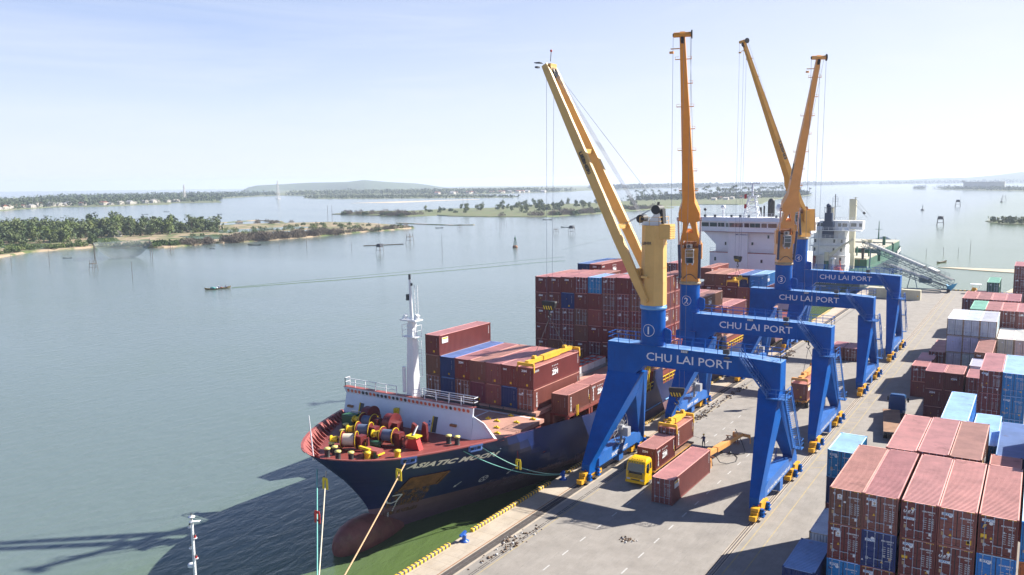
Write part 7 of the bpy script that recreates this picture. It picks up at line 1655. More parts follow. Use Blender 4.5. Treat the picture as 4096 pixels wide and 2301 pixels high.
J = [(0,0,.95),(0,.01,1.15),(0,.0,1.38),(0,-.02,1.50),(0,-.03,1.62),(0,-.03,1.74),
     (-.19,0,1.42),(-.30,-.16,1.24),(-.34,-.42,1.30),(-.34,-.50,1.32),(.19,0,1.42),(.16,-.22,1.26),(-.10,-.42,1.36),(-.16,-.48,1.38),
     (-.10,.0,.90),(-.14,-.06,.50),(-.16,.02,.08),(-.17,-.12,.04),(.10,.0,.90),(.14,.10,.50),(.15,.22,.08),(.16,.10,.04)]
E_ = [(0,1),(1,2),(2,3),(3,4),(4,5),(2,6),(6,7),(7,8),(8,9),(2,10),(10,11),(11,12),(12,13),(0,14),(14,15),(15,16),(16,17),(0,18),(18,19),(19,20),(20,21)]
R_j = [(.16,.11),(.16,.11),(.17,.11),.055,(.085,.10),(.07,.08),.075,.052,.036,.04,.075,.052,.036,.04,.095,.068,.045,.04,.095,.068,.045,.04]
M['shirt'] = mat('worker_blue_shirt', (.06,.07,.16), .8); M['trousers'] = mat('worker_dark_trousers', (.03,.035,.06), .8); M['skin'] = mat('skin', (.30,.17,.11), .6); M['helmet'] = mat('yellow_helmet', (.62,.46,.08), .4)
person('person', J, E_, R_j, (-1.55, 21.0, 0), 'worker in blue overalls and yellow helmet pulling a tag line on the quay', M['shirt'], M['trousers'], M['skin'], (.93, 1.5, lambda c: c.y < -.40), (5, M['helmet']), math.radians(15))
tl = MB(); tl.cyl((-2.0,20.55,1.35), (-2.25,19.05,2.0), .02, n=4); tag(tl.build('tag_line', M['rope_white']), 'thin tag line from the worker to the lifted container corner', 'rope')
# ---- mooring lines
def line(lab, pts, m_, r=.07):
    mb = MB(); mb.tube(pts, r, 6); return tag(mb.build('mooring_rope', m_), lab, 'rope', 'mooring lines of the container ship')
def sag(a, b, s_, n=14): a = V(a); b = V(b); return [a.lerp(b, k/n)-V((0,0,s_*4*(k/n)*(1-k/n))) for k in range(n+1)]
def rat_guard(p, m_, lab):
    g = MB(); p = V(p)
    for sx in (-.24, .24): g.prism([p+V((sx-.13,0,-.55)), p+V((sx+.13,0,-.55)), p+V((sx+.13,0,.35)), p+V((sx-.13,0,.35))], (0,.05,0))
    g.prism([p+V((-.37,0,.35)), p+V((.37,0,.35)), p+V((.28,0,.62)), p+V((-.28,0,.62))], (0,.05,0))
    tag(g.build('rat_guard', m_), lab, 'rat guard', 'rat guards on mooring lines')
M['rope_gold'] = mat('golden_mooring_rope', (.56,.36,.20), .8, var=.25, scale=20); M['rope_mint'] = mat('mint_mooring_rope', (.14,.40,.36), .8, var=.25, scale=20)
bollard(-11.8, -39.0, 'blue bollard below the picture edge holding the bow lines')
line('thick golden rope from the bow chock down to the quay', sag((-17.0,-21.6,7.95), (-11.8,-39.0,.75), .25), M['rope_gold'], .075)
line('pale green rope hanging from the stem down past the water', sag((-23.8,-27.0,7.6), (-11.8,-38.9,.75), .2), M['rope_mint'], .06)
line('off white rope hanging from the stem beside the green one', sag((-23.0,-26.6,7.4), (-11.8,-39.1,.75), .3), M['rope_white'], .06)
line('upper green spring rope from the shoulder of the bow to the bollard', sag((-13.6,-13.6,7.9), (-11.9,.75,.7), .9), M['rope_green'], .05)
line('lower green spring rope from the shoulder of the bow to the bollard', sag((-14.3,-15.6,7.8), (-11.9,.85,.6), .9), M['rope_mint'], .045)
a_, b_ = V((-23.8,-27.0,7.6)), V((-11.8,-38.9,.75)); rat_guard(a_.lerp(b_, .36), M['sig_red'], 'red rat guard on the pale green bow rope')
a_, b_ = V((-23.0,-26.6,7.4)), V((-11.8,-39.1,.75)); rat_guard(a_.lerp(b_, .10), M['sig_yellow'], 'yellow rat guard on the off white bow rope')
a_, b_ = V((-17.0,-21.6,7.95)), V((-11.8,-39.0,.75)); rat_guard(a_.lerp(b_, .10), M['sig_yellow'], 'yellow rat guard on the golden rope')
rat_guard(V((-12.9,-7.3,4.1)), M['sig_yellow'], 'yellow rat guard on the green spring ropes')
gl = MB(); gl.cyl((-13.1,-7.3,7.6), (-12.9,-7.3,4.6), .015, n=4); tag(gl.build('guard_line', M['sig_red']), 'thin red line holding the yellow rat guard against the hull', 'rope')
# ---- mast of a vessel moored ahead, only its top in view
vm = thing('signal_mast', (-27.0, -39.0, WZ), 'white signal mast with red lanterns rising at the lower edge', 'mast')
mm = MB(); X_, Y_ = -27.0, -39.0; tz = 6.6
mm.cyl((X_,Y_,WZ-.5), (X_,Y_,tz-.7), .15, .125, n=12); mm.lathe((X_,Y_,tz-.75), [(.26,0),(.26,.04),(0,.05)], 14); mm.lathe((X_,Y_,tz-.30), [(.30,0),(.30,.05),(0,.06)], 14)
mm.bar((X_,Y_-.02,tz-.72), (X_+.7,Y_+.3,tz-.62), .34, .05); mm.cyl((X_,Y_,tz-.7), (X_,Y_,tz-.3), .05, n=6); mm.box(X_-2.6, Y_-.6, WZ-.4, X_+2.6, Y_+.6, WZ+.5)
for z, sx in ((tz-1.35,-1),(tz-2.2,1),(tz-3.3,-1),(tz-4.1,1)): mm.cyl((X_+sx*.3,Y_,z), (X_+sx*.3,Y_,z+.05), .2, n=10); mm.bar((X_,Y_,z), (X_+sx*.3,Y_,z), .08)
mm.build('pole', M['white'], vm)
ld = MB()
for dx in (.16, .30): ld.bar((X_+dx,Y_-.1,WZ+.5), (X_+dx,Y_-.1,tz-1.1), .035)
z = WZ+.6
while z < tz-1.1: ld.bar((X_+.16,Y_-.1,z), (X_+.30,Y_-.1,z), .03); z += .28
ld.build('ladder', M['white'], vm)
for z, sx, r in ((tz-1.3,-1,0),(tz-2.15,1,1),(tz-3.25,-1,0),(tz-4.05,1,1)):
    lp = MB(); lp.cyl((X_+sx*.3,Y_,z), (X_+sx*.3,Y_,z+.24), .11, n=10, mi=1 if r else 0); lp.cyl((X_+sx*.3,Y_,z+.24), (X_+sx*.3,Y_,z+.34), .12, .06, n=10, mi=2); lp.build('lantern', [M['headlamp'], M['sig_red'], M['black']], vm)
for z in (tz-.25, tz-.68): lp = MB(); lp.cyl((X_,Y_,z), (X_,Y_,z+.18), .08, n=8, mi=0); lp.cyl((X_,Y_,z+.18), (X_,Y_,z+.26), .085, .06, n=8, mi=1); lp.build('lantern', [M['headlamp'], M['black']], vm)
dm = MB(); dm.lathe((X_-.45,Y_,tz-5.05), [(.30,0),(.32,.2),(.25,.32),(0,.36)], 16); dm.bar((X_,Y_,tz-5.0), (X_-.45,Y_,tz-5.0), .12); dm.build('radome', M['white'], vm)
# ================================================================ vegetation, far shore, small craft
def leaf_mat(name, c1, c2, sat=1.0):
    m = bpy.data.materials.new(name); m.use_nodes = True; t = m.node_tree; t.nodes.clear(); l = t.links.new
    out = N(t, 'ShaderNodeOutputMaterial'); b = N(t, 'ShaderNodeBsdfPrincipled'); l(b.outputs[0], out.inputs['Surface']); b.inputs['Roughness'].default_value = .7; b.inputs['Specular IOR Level'].default_value = .2
    oi = N(t, 'ShaderNodeObjectInfo'); tx = N(t, 'ShaderNodeTexCoord'); n = N(t, 'ShaderNodeTexNoise'); n.inputs['Scale'].default_value = .35; n.inputs['Detail'].default_value = 3; l(tx.outputs['Object'], n.inputs['Vector'])
    a = N(t, 'ShaderNodeMath', operation='ADD'); l(n.outputs['Fac'], a.inputs[0]); s = N(t, 'ShaderNodeMath', operation='MULTIPLY_ADD'); l(oi.outputs['Random'], s.inputs[0]); s.inputs[1].default_value = .9; s.inputs[2].default_value = -.45; l(s.outputs[0], a.inputs[1])
    mx_ = N(t, 'ShaderNodeMixRGB'); mx_.inputs['Color1'].default_value = (*c1, 1); mx_.inputs['Color2'].default_value = (*c2, 1); l(a.outputs[0], mx_.inputs['Fac']); l(mx_.outputs[0], b.inputs['Base Color'])
    return m
M['leaf'] = leaf_mat('broad_leaf', (.060,.100,.035), (.160,.190,.080)); M['leaf_l'] = leaf_mat('light_leaf', (.10,.15,.04), (.18,.21,.07)); M['palm'] = leaf_mat('palm_leaf', (.045,.075,.03), (.11,.135,.06))
M['mangrove'] = leaf_mat('mangrove_leaf', (.030,.065,.016), (.070,.110,.028)); M['twig'] = leaf_mat('bare_twig', (.115,.095,.075), (.20,.165,.125)); M['bark'] = mat('tree_bark', (.10,.075,.05), .9, var=.3)
M['far_leaf'] = leaf_mat('far_wood_leaf', (.045,.075,.035), (.115,.14,.065)); M['far_house'] = mat('far_house_wall', (.52,.48,.42), .8, var=.2); M['far_roof'] = mat('far_house_roof', (.30,.11,.06), .8, var=.3)
def leafquad(mb, c, s, r, mi=0, flat=0.0):
    u = V((r.gauss(0,1), r.gauss(0,1), r.gauss(0,1)*(1-flat))); 
    if u.length < .01: u = V((1,0,0))
    u.normalize(); v = u.cross(V((r.gauss(0,1), r.gauss(0,1), r.gauss(0,1)))); 
    if v.length < .01: v = u.cross(V((0,0,1)))
    v.normalize(); a = s*r.uniform(.6,1.2); b = s*r.uniform(.4,.8); k = r.uniform(-.25,.25)
    mb.add([c-u*a, c-v*b+u*a*k, c+u*a, c+v*b-u*a*k], [(0,1,2,3)], mi)
def crown(seed, h, w_, n, s, z0=.25, top=1.0, lobes=6):
    r = random.Random(seed); mb = MB(); cs = []
    for k in range(lobes): an = r.uniform(0, 6.28); rr = r.uniform(.15,.62)*w_/2; cs.append((V((rr*math.cos(an), rr*math.sin(an), h*r.uniform(z0+.12, top-.12))), w_*r.uniform(.17,.30)))
    for k in range(n):
        c, R = r.choice(cs); d = V((r.gauss(0,1), r.gauss(0,1), r.gauss(0,.8))).normalized()*R*(r.random()**.35); leafquad(mb, c+d, s, r)
    return mb, cs
def tree_proto(seed, h, w_, n, s, m, name, lab, z0=.25, lobes=6, tr=.16):
    mb, cs = crown(seed, h, w_, n, s, z0, 1.0, lobes); root = thing(name, (0,0,-500), lab, 'tree', 'trees on the near island')
    k0 = MB(); k0.cyl((0,0,-.3), (.1,0,h*.45), tr, tr*.6, n=6)
    for c, R in cs: k0.cyl((.05,0,h*.35), c, tr*.45, tr*.15, n=4, caps=False)
    WT[root.name] = V((0,0,0)); root.location = (0,0,0)
    k0.build('trunk', M['bark'], root); mb.build('crown', m, root); return root
def palm_proto(seed, h):
    r = random.Random(seed); root = thing('palm_tree', (0,0,0), '', 'tree', 'palms'); t = MB(); pts = [V((.5*(k/5)**2*r.uniform(.5,1), .2*(k/5), h*k/5)) for k in range(6)]
    for a, b in zip(pts[:-1], pts[1:]): t.cyl(a, b, .17, .14, n=5, caps=False)
    t.build('trunk', M['bark'], root); c = pts[-1]; f = MB()
    for k in range(17):
        an = k*2.39996; d = V((math.cos(an), math.sin(an), 0)); el = r.uniform(-.15, 1.1); L_ = r.uniform(2.6,3.6); p = V(c); dirv = d*math.cos(el)+V((0,0,math.sin(el))); s = d.cross(V((0,0,1)))
        for j in range(4):
            q = p+dirv*(L_/4); w0 = (.28,.55,.5,.3)[j]; w1 = (.55,.5,.3,.04)[j]; dr = V((0,0,-.22))
            f.add([p-s*w0+dr*.7, p, q, q-s*w1+dr*.7], [(0,1,2,3)]); f.add([p, p+s*w0+dr*.7, q+s*w1+dr*.7, q], [(0,1,2,3)]); p = q; dirv = (dirv+V((0,0,-.42))).normalized()
    f.build('fronds', M['palm'], root); return root
def bush_proto(seed, h, w_, n, s, m, name, cat='shrub', twig=False):
    r = random.Random(seed); root = thing(name, (0,0,0), '', cat); mb = MB()
    for k in range(n):
        an = r.uniform(0,6.28); rr = w_/2*math.sqrt(r.random()); z = h*(1-(rr/(w_/2))**2*.55)*r.uniform(.12,1.0)
        c = V((rr*math.cos(an), rr*math.sin(an), z))
        if twig: d = V((r.gauss(0,.5), r.gauss(0,.5), 1)).normalized()*h*r.uniform(.14,.34); s_ = d.cross(V((r.gauss(0,1), r.gauss(0,1), 0.1))).normalized()*s; mb.add([c-s_, c+s_, c+d+s_*.3, c+d-s_*.3], [(0,1,2,3)])
        else: leafquad(mb, c, s, r)
    t = MB()
    for k in range(5): an = k*1.256; t.cyl((0,0,-.4), (w_*.3*math.cos(an), w_*.3*math.sin(an), h*.6), .09, .03, n=4, caps=False)
    t.build('stems', M['bark'] if not twig else M['twig'], root); mb.build('foliage', m, root); return root
USED = {}
def place(pr, x, y, lab, group, sc_=1.0, z=None):
    z = WZ+.85 if z is None else z
    if pr.name not in USED: USED[pr.name] = 1; o = pr; o.location = (x, y, z); o['label'] = lab; o['group'] = group
    else: o = dup(pr, (x, y, z), lab, group)
    o.scale = (sc_, sc_, sc_*rnd.uniform(.85,1.15)); o.rotation_euler = (0,0,rnd.uniform(0,6.28)); return o
def inside(x, y, poly):
    c = False; n = len(poly)
    for i in range(n):
        (x1,y1),(x2,y2) = poly[i-1], poly[i]
        if (y1 > y) != (y2 > y) and x < (x2-x1)*(y-y1)/(y2-y1)+x1: c = not c
    return c
trees = [tree_proto(10+k, 8.2+1.2*(k % 4), 7.4+.9*(k % 3), 330, .70, (M['leaf'], M['leaf'], M['leaf_l'], M['leaf'])[k % 4], 'broadleaf_tree', '', .02, 9) for k in range(6)]
shr = [bush_proto(40+k, 2.6+.5*k, 4.2+.6*k, 110, .5, (M['leaf'], M['mangrove'], M['leaf_l'])[k], 'green_shrub') for k in range(3)]
mang = [bush_proto(50+k, 4.0, 7.5, 230, .6, M['mangrove'], 'mangrove_bush') for k in range(2)]
bare = [bush_proto(60+k, 4.2+.4*k, 7.0, 210, .14, M['twig'], 'bare_mangrove', 'shrub', True) for k in range(3)]
palms = [palm_proto(70+k, 7.5+1.1*k) for k in range(4)]
W1 = [(-512,206),(-520,232),(-530,262),(-522,300),(-520,352),(-560,365),(-640,348),(-720,330),(-790,300),(-790,180),(-700,110),(-640,80),(-590,120)]
T_LAB = 'leafy tree in the wood on the near island'
n_ = 0
while n_ < 225:
    x, y = rnd.uniform(-660,-505), rnd.uniform(90,365)
    if inside(x, y, W1): place(rnd.choice(trees), x, y, T_LAB, 'trees in the near island wood', rnd.uniform(.85,1.4)); n_ += 1
for k in range(16):
    x, y = rnd.uniform(-560,-520), rnd.uniform(262,345); place(rnd.choice(palms), x, y, 'coconut palm among the trees of the near island', 'palms of the near island', rnd.uniform(.9,1.2))
for k in range(60):
    t_ = rnd.random(); p = ((-435,138),(-457,165),(-459,192),(-450,213),(-424,216)); i = min(3, int(t_*4)); a = t_*4-i; x = p[i][0]*(1-a)+p[i+1][0]*a-rnd.uniform(4,22); y = p[i][1]*(1-a)+p[i+1][1]*a+rnd.uniform(-3,3)
    place(rnd.choice(shr+trees[:1]), x, y, 'green shrub along the rocky shore of the near island', 'shore shrubs', rnd.uniform(.7,1.15))
for k in range(26): place(rnd.choice(mang), -418-rnd.uniform(0,26), rnd.uniform(219,256), 'mangrove bush on the point of the near island', 'green mangroves on the point', rnd.uniform(.7,1.1), WZ+.1)
for k in range(22): place(rnd.choice(bare), -415-rnd.uniform(0,12), rnd.uniform(240,264), 'bare grey mangrove beside the green point', 'bare mangroves', rnd.uniform(.7,1.0), WZ+.1)
for k in range(120):
    y = rnd.uniform(268,372); place(rnd.choice(bare), -407-rnd.uniform(0,16), y, 'bare grey mangrove along the outer shore of the near island', 'bare mangroves', rnd.uniform(.8,1.25), WZ+.1)
for k in range(30): y = rnd.uniform(372,458); place(rnd.choice(bare+shr), -410-rnd.uniform(0,10), y, 'low shrub on the narrow tip of the near island', 'tip shrubs', rnd.uniform(.6,.95), WZ+.3)
for k in range(70):
    x, y = rnd.uniform(-540,-428), rnd.uniform(290,470)
    if inside(x, y, ISL_A): place(rnd.choice(shr), x, y, 'low green shrub on the banks between the ponds', 'bank shrubs', rnd.uniform(.6,1.1))
for k in range(14): x, y = rnd.uniform(-560,-505), rnd.uniform(200,225); place(rnd.choice(shr+trees[2:3]), x, y, 'light green tree on the bank before the wood', 'bank trees', rnd.uniform(.6,.9))
for k in range(9): place(bare[k % 3], -575-rnd.uniform(0,60), 470+rnd.uniform(-40,30), 'bare mangrove standing in water behind the near island', 'bare mangroves in water', rnd.uniform(.7,1), WZ)
# second island: shrubs and palms
for k in range(60):
    x, y = rnd.uniform(-720,-590), rnd.uniform(650,690)
    if inside(x, y, ISL_B): place(rnd.choice(bare+mang[:1]), x, y, 'grey mangrove at the western end of the middle island', 'middle island mangroves', rnd.uniform(.9,1.4), WZ+.3)
for k in range(90):
    y = rnd.uniform(672,1010); x = -412-(max(0, 700-y))*1.4-rnd.uniform(0,40)
    if inside(x, y, ISL_B): place(rnd.choice(bare+bare+mang), x, y, 'mixed scrub along the front of the middle island', 'middle island scrub', rnd.uniform(.9,1.4), WZ+.3)
for k in range(70):
    x, y = rnd.uniform(-720,-480), rnd.uniform(740,1150)
    if inside(x, y, ISL_B): place(rnd.choice(trees+mang), x, y, 'green tree on the back of the middle island', 'middle island trees', rnd.uniform(.8,1.2))
PB = [(-640,1340),(-600,1400),(-503,1500),(-463,1640),(-430,1700),(-450,2030),(-540,2300),(-620,1900),(-680,1600)]
n_ = 0
while n_ < 110:
    x, y = rnd.uniform(-690,-420), rnd.uniform(1340,2300)
    if inside(x, y, PB): place(rnd.choice(palms), x, y, 'tall palm in the grove at the far end of the middle island', 'grove palms', rnd.uniform(1.5,2.2)); n_ += 1
# far woods: one leafy mass per shore
def wood(name, lab, pts_fn, n, h, s, q=6):
    mb = MB(); r = random.Random(name+lab)
    for k in range(n):
        x, y = pts_fn(r); hh = h*r.uniform(.5,1.25)*(1+.35*noise.noise(V((x*.006, y*.006, 1)))); w_ = hh*r.uniform(.35,.6)
        for j in range(q): leafquad(mb, V((x+r.gauss(0,w_*.4), y+r.gauss(0,w_*.4), WZ+.6+hh*r.uniform(.12,.92))), s*r.uniform(.7,1.3), r)
    return tag(mb.build(name, M['far_leaf']), lab, 'wood', kind='stuff')
def in_poly(poly):
    xs = [p[0] for p in poly]; ys_ = [p[1] for p in poly]
    def fn(r):
        while True:
            x, y = r.uniform(min(xs), max(xs)), r.uniform(min(ys_), max(ys_))
            if inside(x, y, poly): return x, y
    return fn
wood('wood', 'palm grove undergrowth at the far end of the middle island', in_poly(PB), 2200, 10, 1.9, 7)
wood('wood', 'leafy undergrowth and back trees filling the near island wood', in_poly(W1), 1500, 9.5, 1.0, 9)
wood('wood', 'low green marsh cover on the long flat islet', in_poly(ISL_C), 1500, 5, 2.2, 4)
VIL = [(-1345,480),(-1420,600),(-1480,660),(-1590,790),(-1520,840),(-1570,930),(-1640,1080),(-1700,1200),(-1850,1150),(-1950,900),(-1750,560)]
wood('wood', 'palm wood round the village on the far shore', in_poly(VIL), 1900, 13, 2.4)
wood('wood', 'dense wood behind the village', in_poly([(-1600,1080),(-1560,1150),(-1790,1330),(-2060,1550),(-2280,1860),(-2320,2000),(-2700,2300),(-3000,1700),(-2300,1000),(-1950,900),(-1750,1150)]), 2600, 14, 3.2, 5)
wood('wood', 'long dark wood behind the flat islet', in_poly([(-2280,1990),(-2205,2020),(-2090,2190),(-1750,2180),(-1590,2370),(-1630,2530),(-1570,2700),(-1680,3100),(-2100,3000),(-2600,2400)]), 2600, 15, 3.6, 5)
wood('wood', 'hazy wood on the farthest shore', in_poly([(-1750,3450),(-1760,4040),(-1910,4420),(-1665,4580),(-1575,5540),(-1290,5720),(-1110,6900),(-700,7010),(-700,7350),(-1700,6300),(-2300,4400)]), 3400, 20, 7, 4)
wood('wood', 'hazy shoreline wood at the right of the horizon', in_poly([(-700,7010),(-412,7010),(300,7110),(900,7350),(900,7600),(-700,7400)]), 1300, 22, 8, 4)
for lab, poly, n, h in (('dark brush on the small far islet', [(-323,3268),(-324,3252),(-345,3249),(-371,3290),(-378,3326),(-342,3326)], 160, 12), ('dark brush on the far right islet', [(-305,3275),(-268,3140),(-233,3046),(-148,2890),(-60,2712),(50,2712),(50,2850),(-150,3200)], 700, 11), ('green scrub on the near right islet', [(-4,742),(1,714),(10,694),(40,694),(56,755),(22,782)], 260, 4)): wood('wood', lab, in_poly(poly), n, h, 2.2 if n > 200 and h > 5 else 1.2, 6)
# houses
def house(x, y, w_, d_, h_, lab, roof, rot=0.0, sc_=1):
    root = thing('village_house', (x, y, WZ+.9), lab, 'house', 'houses on the far shores'); b = MB(); b.box(x-w_/2, y-d_/2, WZ+.8, x+w_/2, y+d_/2, WZ+.9+h_); b.build('wall', M['far_house'], root)
    r = MB(); z = WZ+.9+h_; r.prism([(x-w_/2-.4,y-d_/2-.5,z),(x+w_/2+.4,y-d_/2-.5,z),(x+w_/2+.4,y,z+h_*.5),(x-w_/2-.4,y,z+h_*.5)], (0,0,.15)); r.prism([(x-w_/2-.4,y+d_/2+.5,z),(x+w_/2+.4,y+d_/2+.5,z),(x+w_/2+.4,y,z+h_*.5),(x-w_/2-.4,y,z+h_*.5)], (0,0,.15)); r.add([(x-w_/2,y-d_/2,z),(x-w_/2,y+d_/2,z),(x-w_/2,y,z+h_*.48)], [(0,1,2)]); r.add([(x+w_/2,y-d_/2,z),(x+w_/2,y+d_/2,z),(x+w_/2,y,z+h_*.48)], [(0,1,2)]); r.build('roof', roof, root)
    w = MB()
    for k in (-.25, .25): w.quad((x+w_/2+.03,y+k*d_-.6,WZ+1.9),(x+w_/2+.03,y+k*d_+.6,WZ+1.9),(x+w_/2+.03,y+k*d_+.6,WZ+3.0),(x+w_/2+.03,y+k*d_-.6,WZ+3.0))
    w.build('window', M['glass'], root); return root
house(-556, 303, 8, 7, 3.2, 'pale house with tiled roof among the trees of the near island', M['far_house']); house(-540, 268, 7, 6, 3, 'small pale house half hidden under palms on the near island', M['far_house'])
vr = random.Random(5)
for k in range(30):
    t_ = k/29; x = lerp(t_, [(0,-1400),(.3,-1500),(.55,-1600),(.75,-1545),(1,-1660)])-vr.uniform(4,40); y = lerp(t_, [(0,580),(.3,680),(.55,800),(.75,900),(1,1120)])+vr.uniform(-12,12)
    house(x, y, vr.uniform(9,17), vr.uniform(8,13), vr.uniform(3.5,6), 'village house on the far shore', vr.choice([M['far_roof'], M['far_house'], M['line_white']]))
for k in range(8): house(-470-vr.uniform(0,40), 1450+k*35+vr.uniform(-10,10), 9, 8, 3.4, 'pale house in front of the palm grove', vr.choice([M['far_roof'], M['far_house']]))
for k in range(14): house(-1700-vr.uniform(0,60)+k*9, 2195+k*35, 18, 14, 6, 'far house at the edge of the long dark wood', vr.choice([M['far_roof'], M['line_white']]))
bh_ = MB(); bh_.box(-195, 3080, WZ+2, -75, 3120, WZ+26); bh_.box(-200, 3078, WZ+24, -190, 3080, WZ+30); tag(bh_.build('warehouse', M['far_house']), 'grey blocky warehouse on the far right islet', 'building')
# pylons and poles
def pylon(x, y, h_, lab):
    t = MB(); tower4(t, V((x,y,WZ)), h_*.085, h_*.012, h_, 9, .55); t.bar((x-h_*.09,y,WZ+h_*.8), (x+h_*.09,y,WZ+h_*.8), .5); t.bar((x-h_*.07,y,WZ+h_*.9), (x+h_*.07,y,WZ+h_*.9), .5); t.box(x-5, y-5, WZ-1, x+5, y+5, WZ+1.2); return tag(t.build('power_pylon', M['pylon']), lab, 'pylon', 'power pylons')
M['pylon'] = mat('pylon_steel', (.50,.48,.46), .6)
pylon(-1725, 1466, 50, 'power pylon standing in open water, the taller one'); pylon(-1794, 1223, 42, 'power pylon at the edge of the village wood')
M['pole'] = mat('weathered_pole', (.13,.11,.10), .9)
def pole(x, y, h_, lab, tilt=0.0, r=.10, grp='poles standing in the water'):
    p = MB(); p.cyl((x,y,WZ-1), (x+tilt*h_,y,WZ+h_), r, r*.7, n=5); p.bar((x+tilt*h_*.6-.05,y,WZ+h_*.6), (x+tilt*h_*.6+.3,y,WZ+h_*.6), .08); return tag(p.build('stake', M['pole']), lab, 'pole', grp)
for x, y, h_ in ((-363,126,8),(-376,115,6),(-277,114,7),(-341,248,6),(-330,259,7),(-328,257,5),(-292,257,5),(-223,251,12),(-324,456,8),(-530,618,8)): pole(x, y, h_, 'thin stake standing alone in the water off the near island')
for dx in (0, 6): pole(-571+dx, 514, 17, 'utility pole behind the near island', 0, .2, 'utility poles'); pole(-684+dx*1.3, 899, 22, 'utility pole on the middle island', 0, .25, 'utility poles')
for k in range(15): a = vr.uniform(0,1); pole(-330-a*60+vr.uniform(-8,8), 420+a*120+k*4, vr.uniform(2.5,5), 'thin stake in the rows of fishing stakes', vr.uniform(-.1,.1), .07)
for k in range(0, 16, 2): pole(-40+k*3.4+vr.uniform(-2,2), 330+vr.uniform(0,30)+k*2, vr.uniform(3,9), 'channel stake in the pale water at the right', vr.uniform(-.06,.06), .10)
for k in range(11): pole(vr.uniform(-260,-20), vr.uniform(520,1700), vr.uniform(5,9), 'distant fishing stake in the pale water', vr.uniform(-.2,.2), .14)
# fishing huts on stilts
def stilt_hut(x, y, s_, lab, roof=True):
    root = thing('stilt_hut', (x, y, WZ), lab, 'hut', 'fishing huts on stilts'); l = MB()
    for sx in (-1, 1):
        for sy in (-1, 1): l.bar((x+sx*1.8*s_,y+sy*1.5*s_,WZ-1), (x+sx*1.1*s_,y+sy*1.0*s_,WZ+5.2*s_), .16*s_)
    for z in (1.6, 3.4): l.bar((x-1.6*s_,y-1.2*s_,WZ+z*s_), (x+1.6*s_,y-1.2*s_,WZ+z*s_), .12*s_); l.bar((x-1.6*s_,y+1.2*s_,WZ+z*s_), (x+1.6*s_,y+1.2*s_,WZ+z*s_), .12*s_)
    l.build('stilts', M['pole'], root)
    p = MB(); p.box(x-1.5*s_, y-1.3*s_, WZ+3.4*s_, x+1.5*s_, y+1.3*s_, WZ+3.55*s_); p.build('platform', M['bark'], root)
    if roof:
        r = MB(); c = [(x+1.5*s_*math.cos(a), y-1.3*s_, WZ+3.6*s_+1.6*s_*math.sin(a)) for a in [k*math.pi/8 for k in range(9)]]; r.prism(c, (0,2.4*s_,0)); r.build('roof', M['tarp'], root)
M['tarp'] = mat('dark_tarpaulin', (.03,.035,.05), .8, var=.4)
for x, y, s_, lab, rf in ((-324,125,1,'bare stilt frame in the water beside the dip net',False),(-383,205,.8,'low stilt frame behind the dip net',False),(-269,255,1.1,'dark roofed hut on stilts off the near island tip',True),(-302,320,1.3,'tall bare stilt frame beyond the raft',False),(-254,446,1.3,'dark roofed hut on stilts left of the first jib ropes',True),(-265,442,1,'bare stilt frame beside the dark roofed hut',False),(-366,460,1,'bare stilt frame at the tip of the near island',False),(-34,661,2,'large dark roofed hut on stilts in the pale right water',True),(-62,1180,2.4,'distant dark roofed hut far right',True),(-20,1500,2.6,'distant stilt frame far right',False)): stilt_hut(x, y, s_*(.72 if x > -100 else .9), lab, rf)
# dip net
M['net'] = None
def net_mat():
    m = bpy.data.materials.new('fishing_net'); m.use_nodes = True; b = m.node_tree.nodes['Principled BSDF']; b.inputs['Base Color'].default_value = (.24,.28,.28,1); b.inputs['Alpha'].default_value = .34; b.inputs['Roughness'].default_value = .9; return m
nt_ = thing('dip_net', (-374,171,WZ), 'large square fishing net hung over the water on poles', 'fishing net'); M['net'] = net_mat()
cor = [V((-390,164,6.0)), V((-372,154,5.5)), V((-358,177,6.0)), V((-378,189,6.5))]; g = []
for i in range(13):
    for j in range(13):
        u, v_ = i/12, j/12; p = cor[0].lerp(cor[1], u).lerp(cor[3].lerp(cor[2], u), v_); k = 1-max(abs(2*u-1), abs(2*v_-1))**2; g.append(V((p.x, p.y, p.z+(WZ+.3-p.z)*min(1, k*1.25))))
nb = MB(); nb.add(g, [(i*13+j, (i+1)*13+j, (i+1)*13+j+1, i*13+j+1) for i in range(12) for j in range(12)], 0, True); nb.build('net', M['net'], nt_)
pl = MB()
for c in cor: pl.cyl((c.x,c.y,WZ-1), (c.x,c.y,c.z+.5), .16, n=5)
for i in range(4): pl.tube([cor[i], (cor[i]+cor[(i+1) % 4])/2-V((0,0,2.2)), cor[(i+1) % 4]], .07, 4)
pl.build('corner_pole', M['pole'], nt_)
# buoy
bu = thing('channel_buoy', (-222,319,WZ), 'green lattice channel buoy floating in the middle of the water', 'buoy', 'channel buoys'); b = MB(); b.lathe((-222,319,WZ-.3), [(1.2,0),(1.5,.4),(1.5,1.1),(.9,1.6),(0,1.7)], 14); b.build('float', M['rust'], bu)
b = MB(); tower4(b, V((-222,319,WZ+1.2)), .8, .25, 4.2, 3, .14); b.box(-222.4, 318.6, WZ+5, -221.6, 319.4, WZ+5.9); b.cyl((-222,319,WZ+5.9), (-222,319,WZ+7.2), .12, n=6); b.build('lattice', M['bulk_green'], bu)
for x, y in ((-86,1010), (-20,1410)): b = MB(); b.lathe((x,y,WZ-.3), [(1.6,0),(2,.5),(2,1.4),(.5,2),(.3,6),(0,7.5)], 10); tag(b.build('channel_buoy', M['dark']), 'far dark channel buoy in the pale water at the right, %s' % ('nearer one' if y < 1200 else 'farther one'), 'buoy', 'channel buoys')
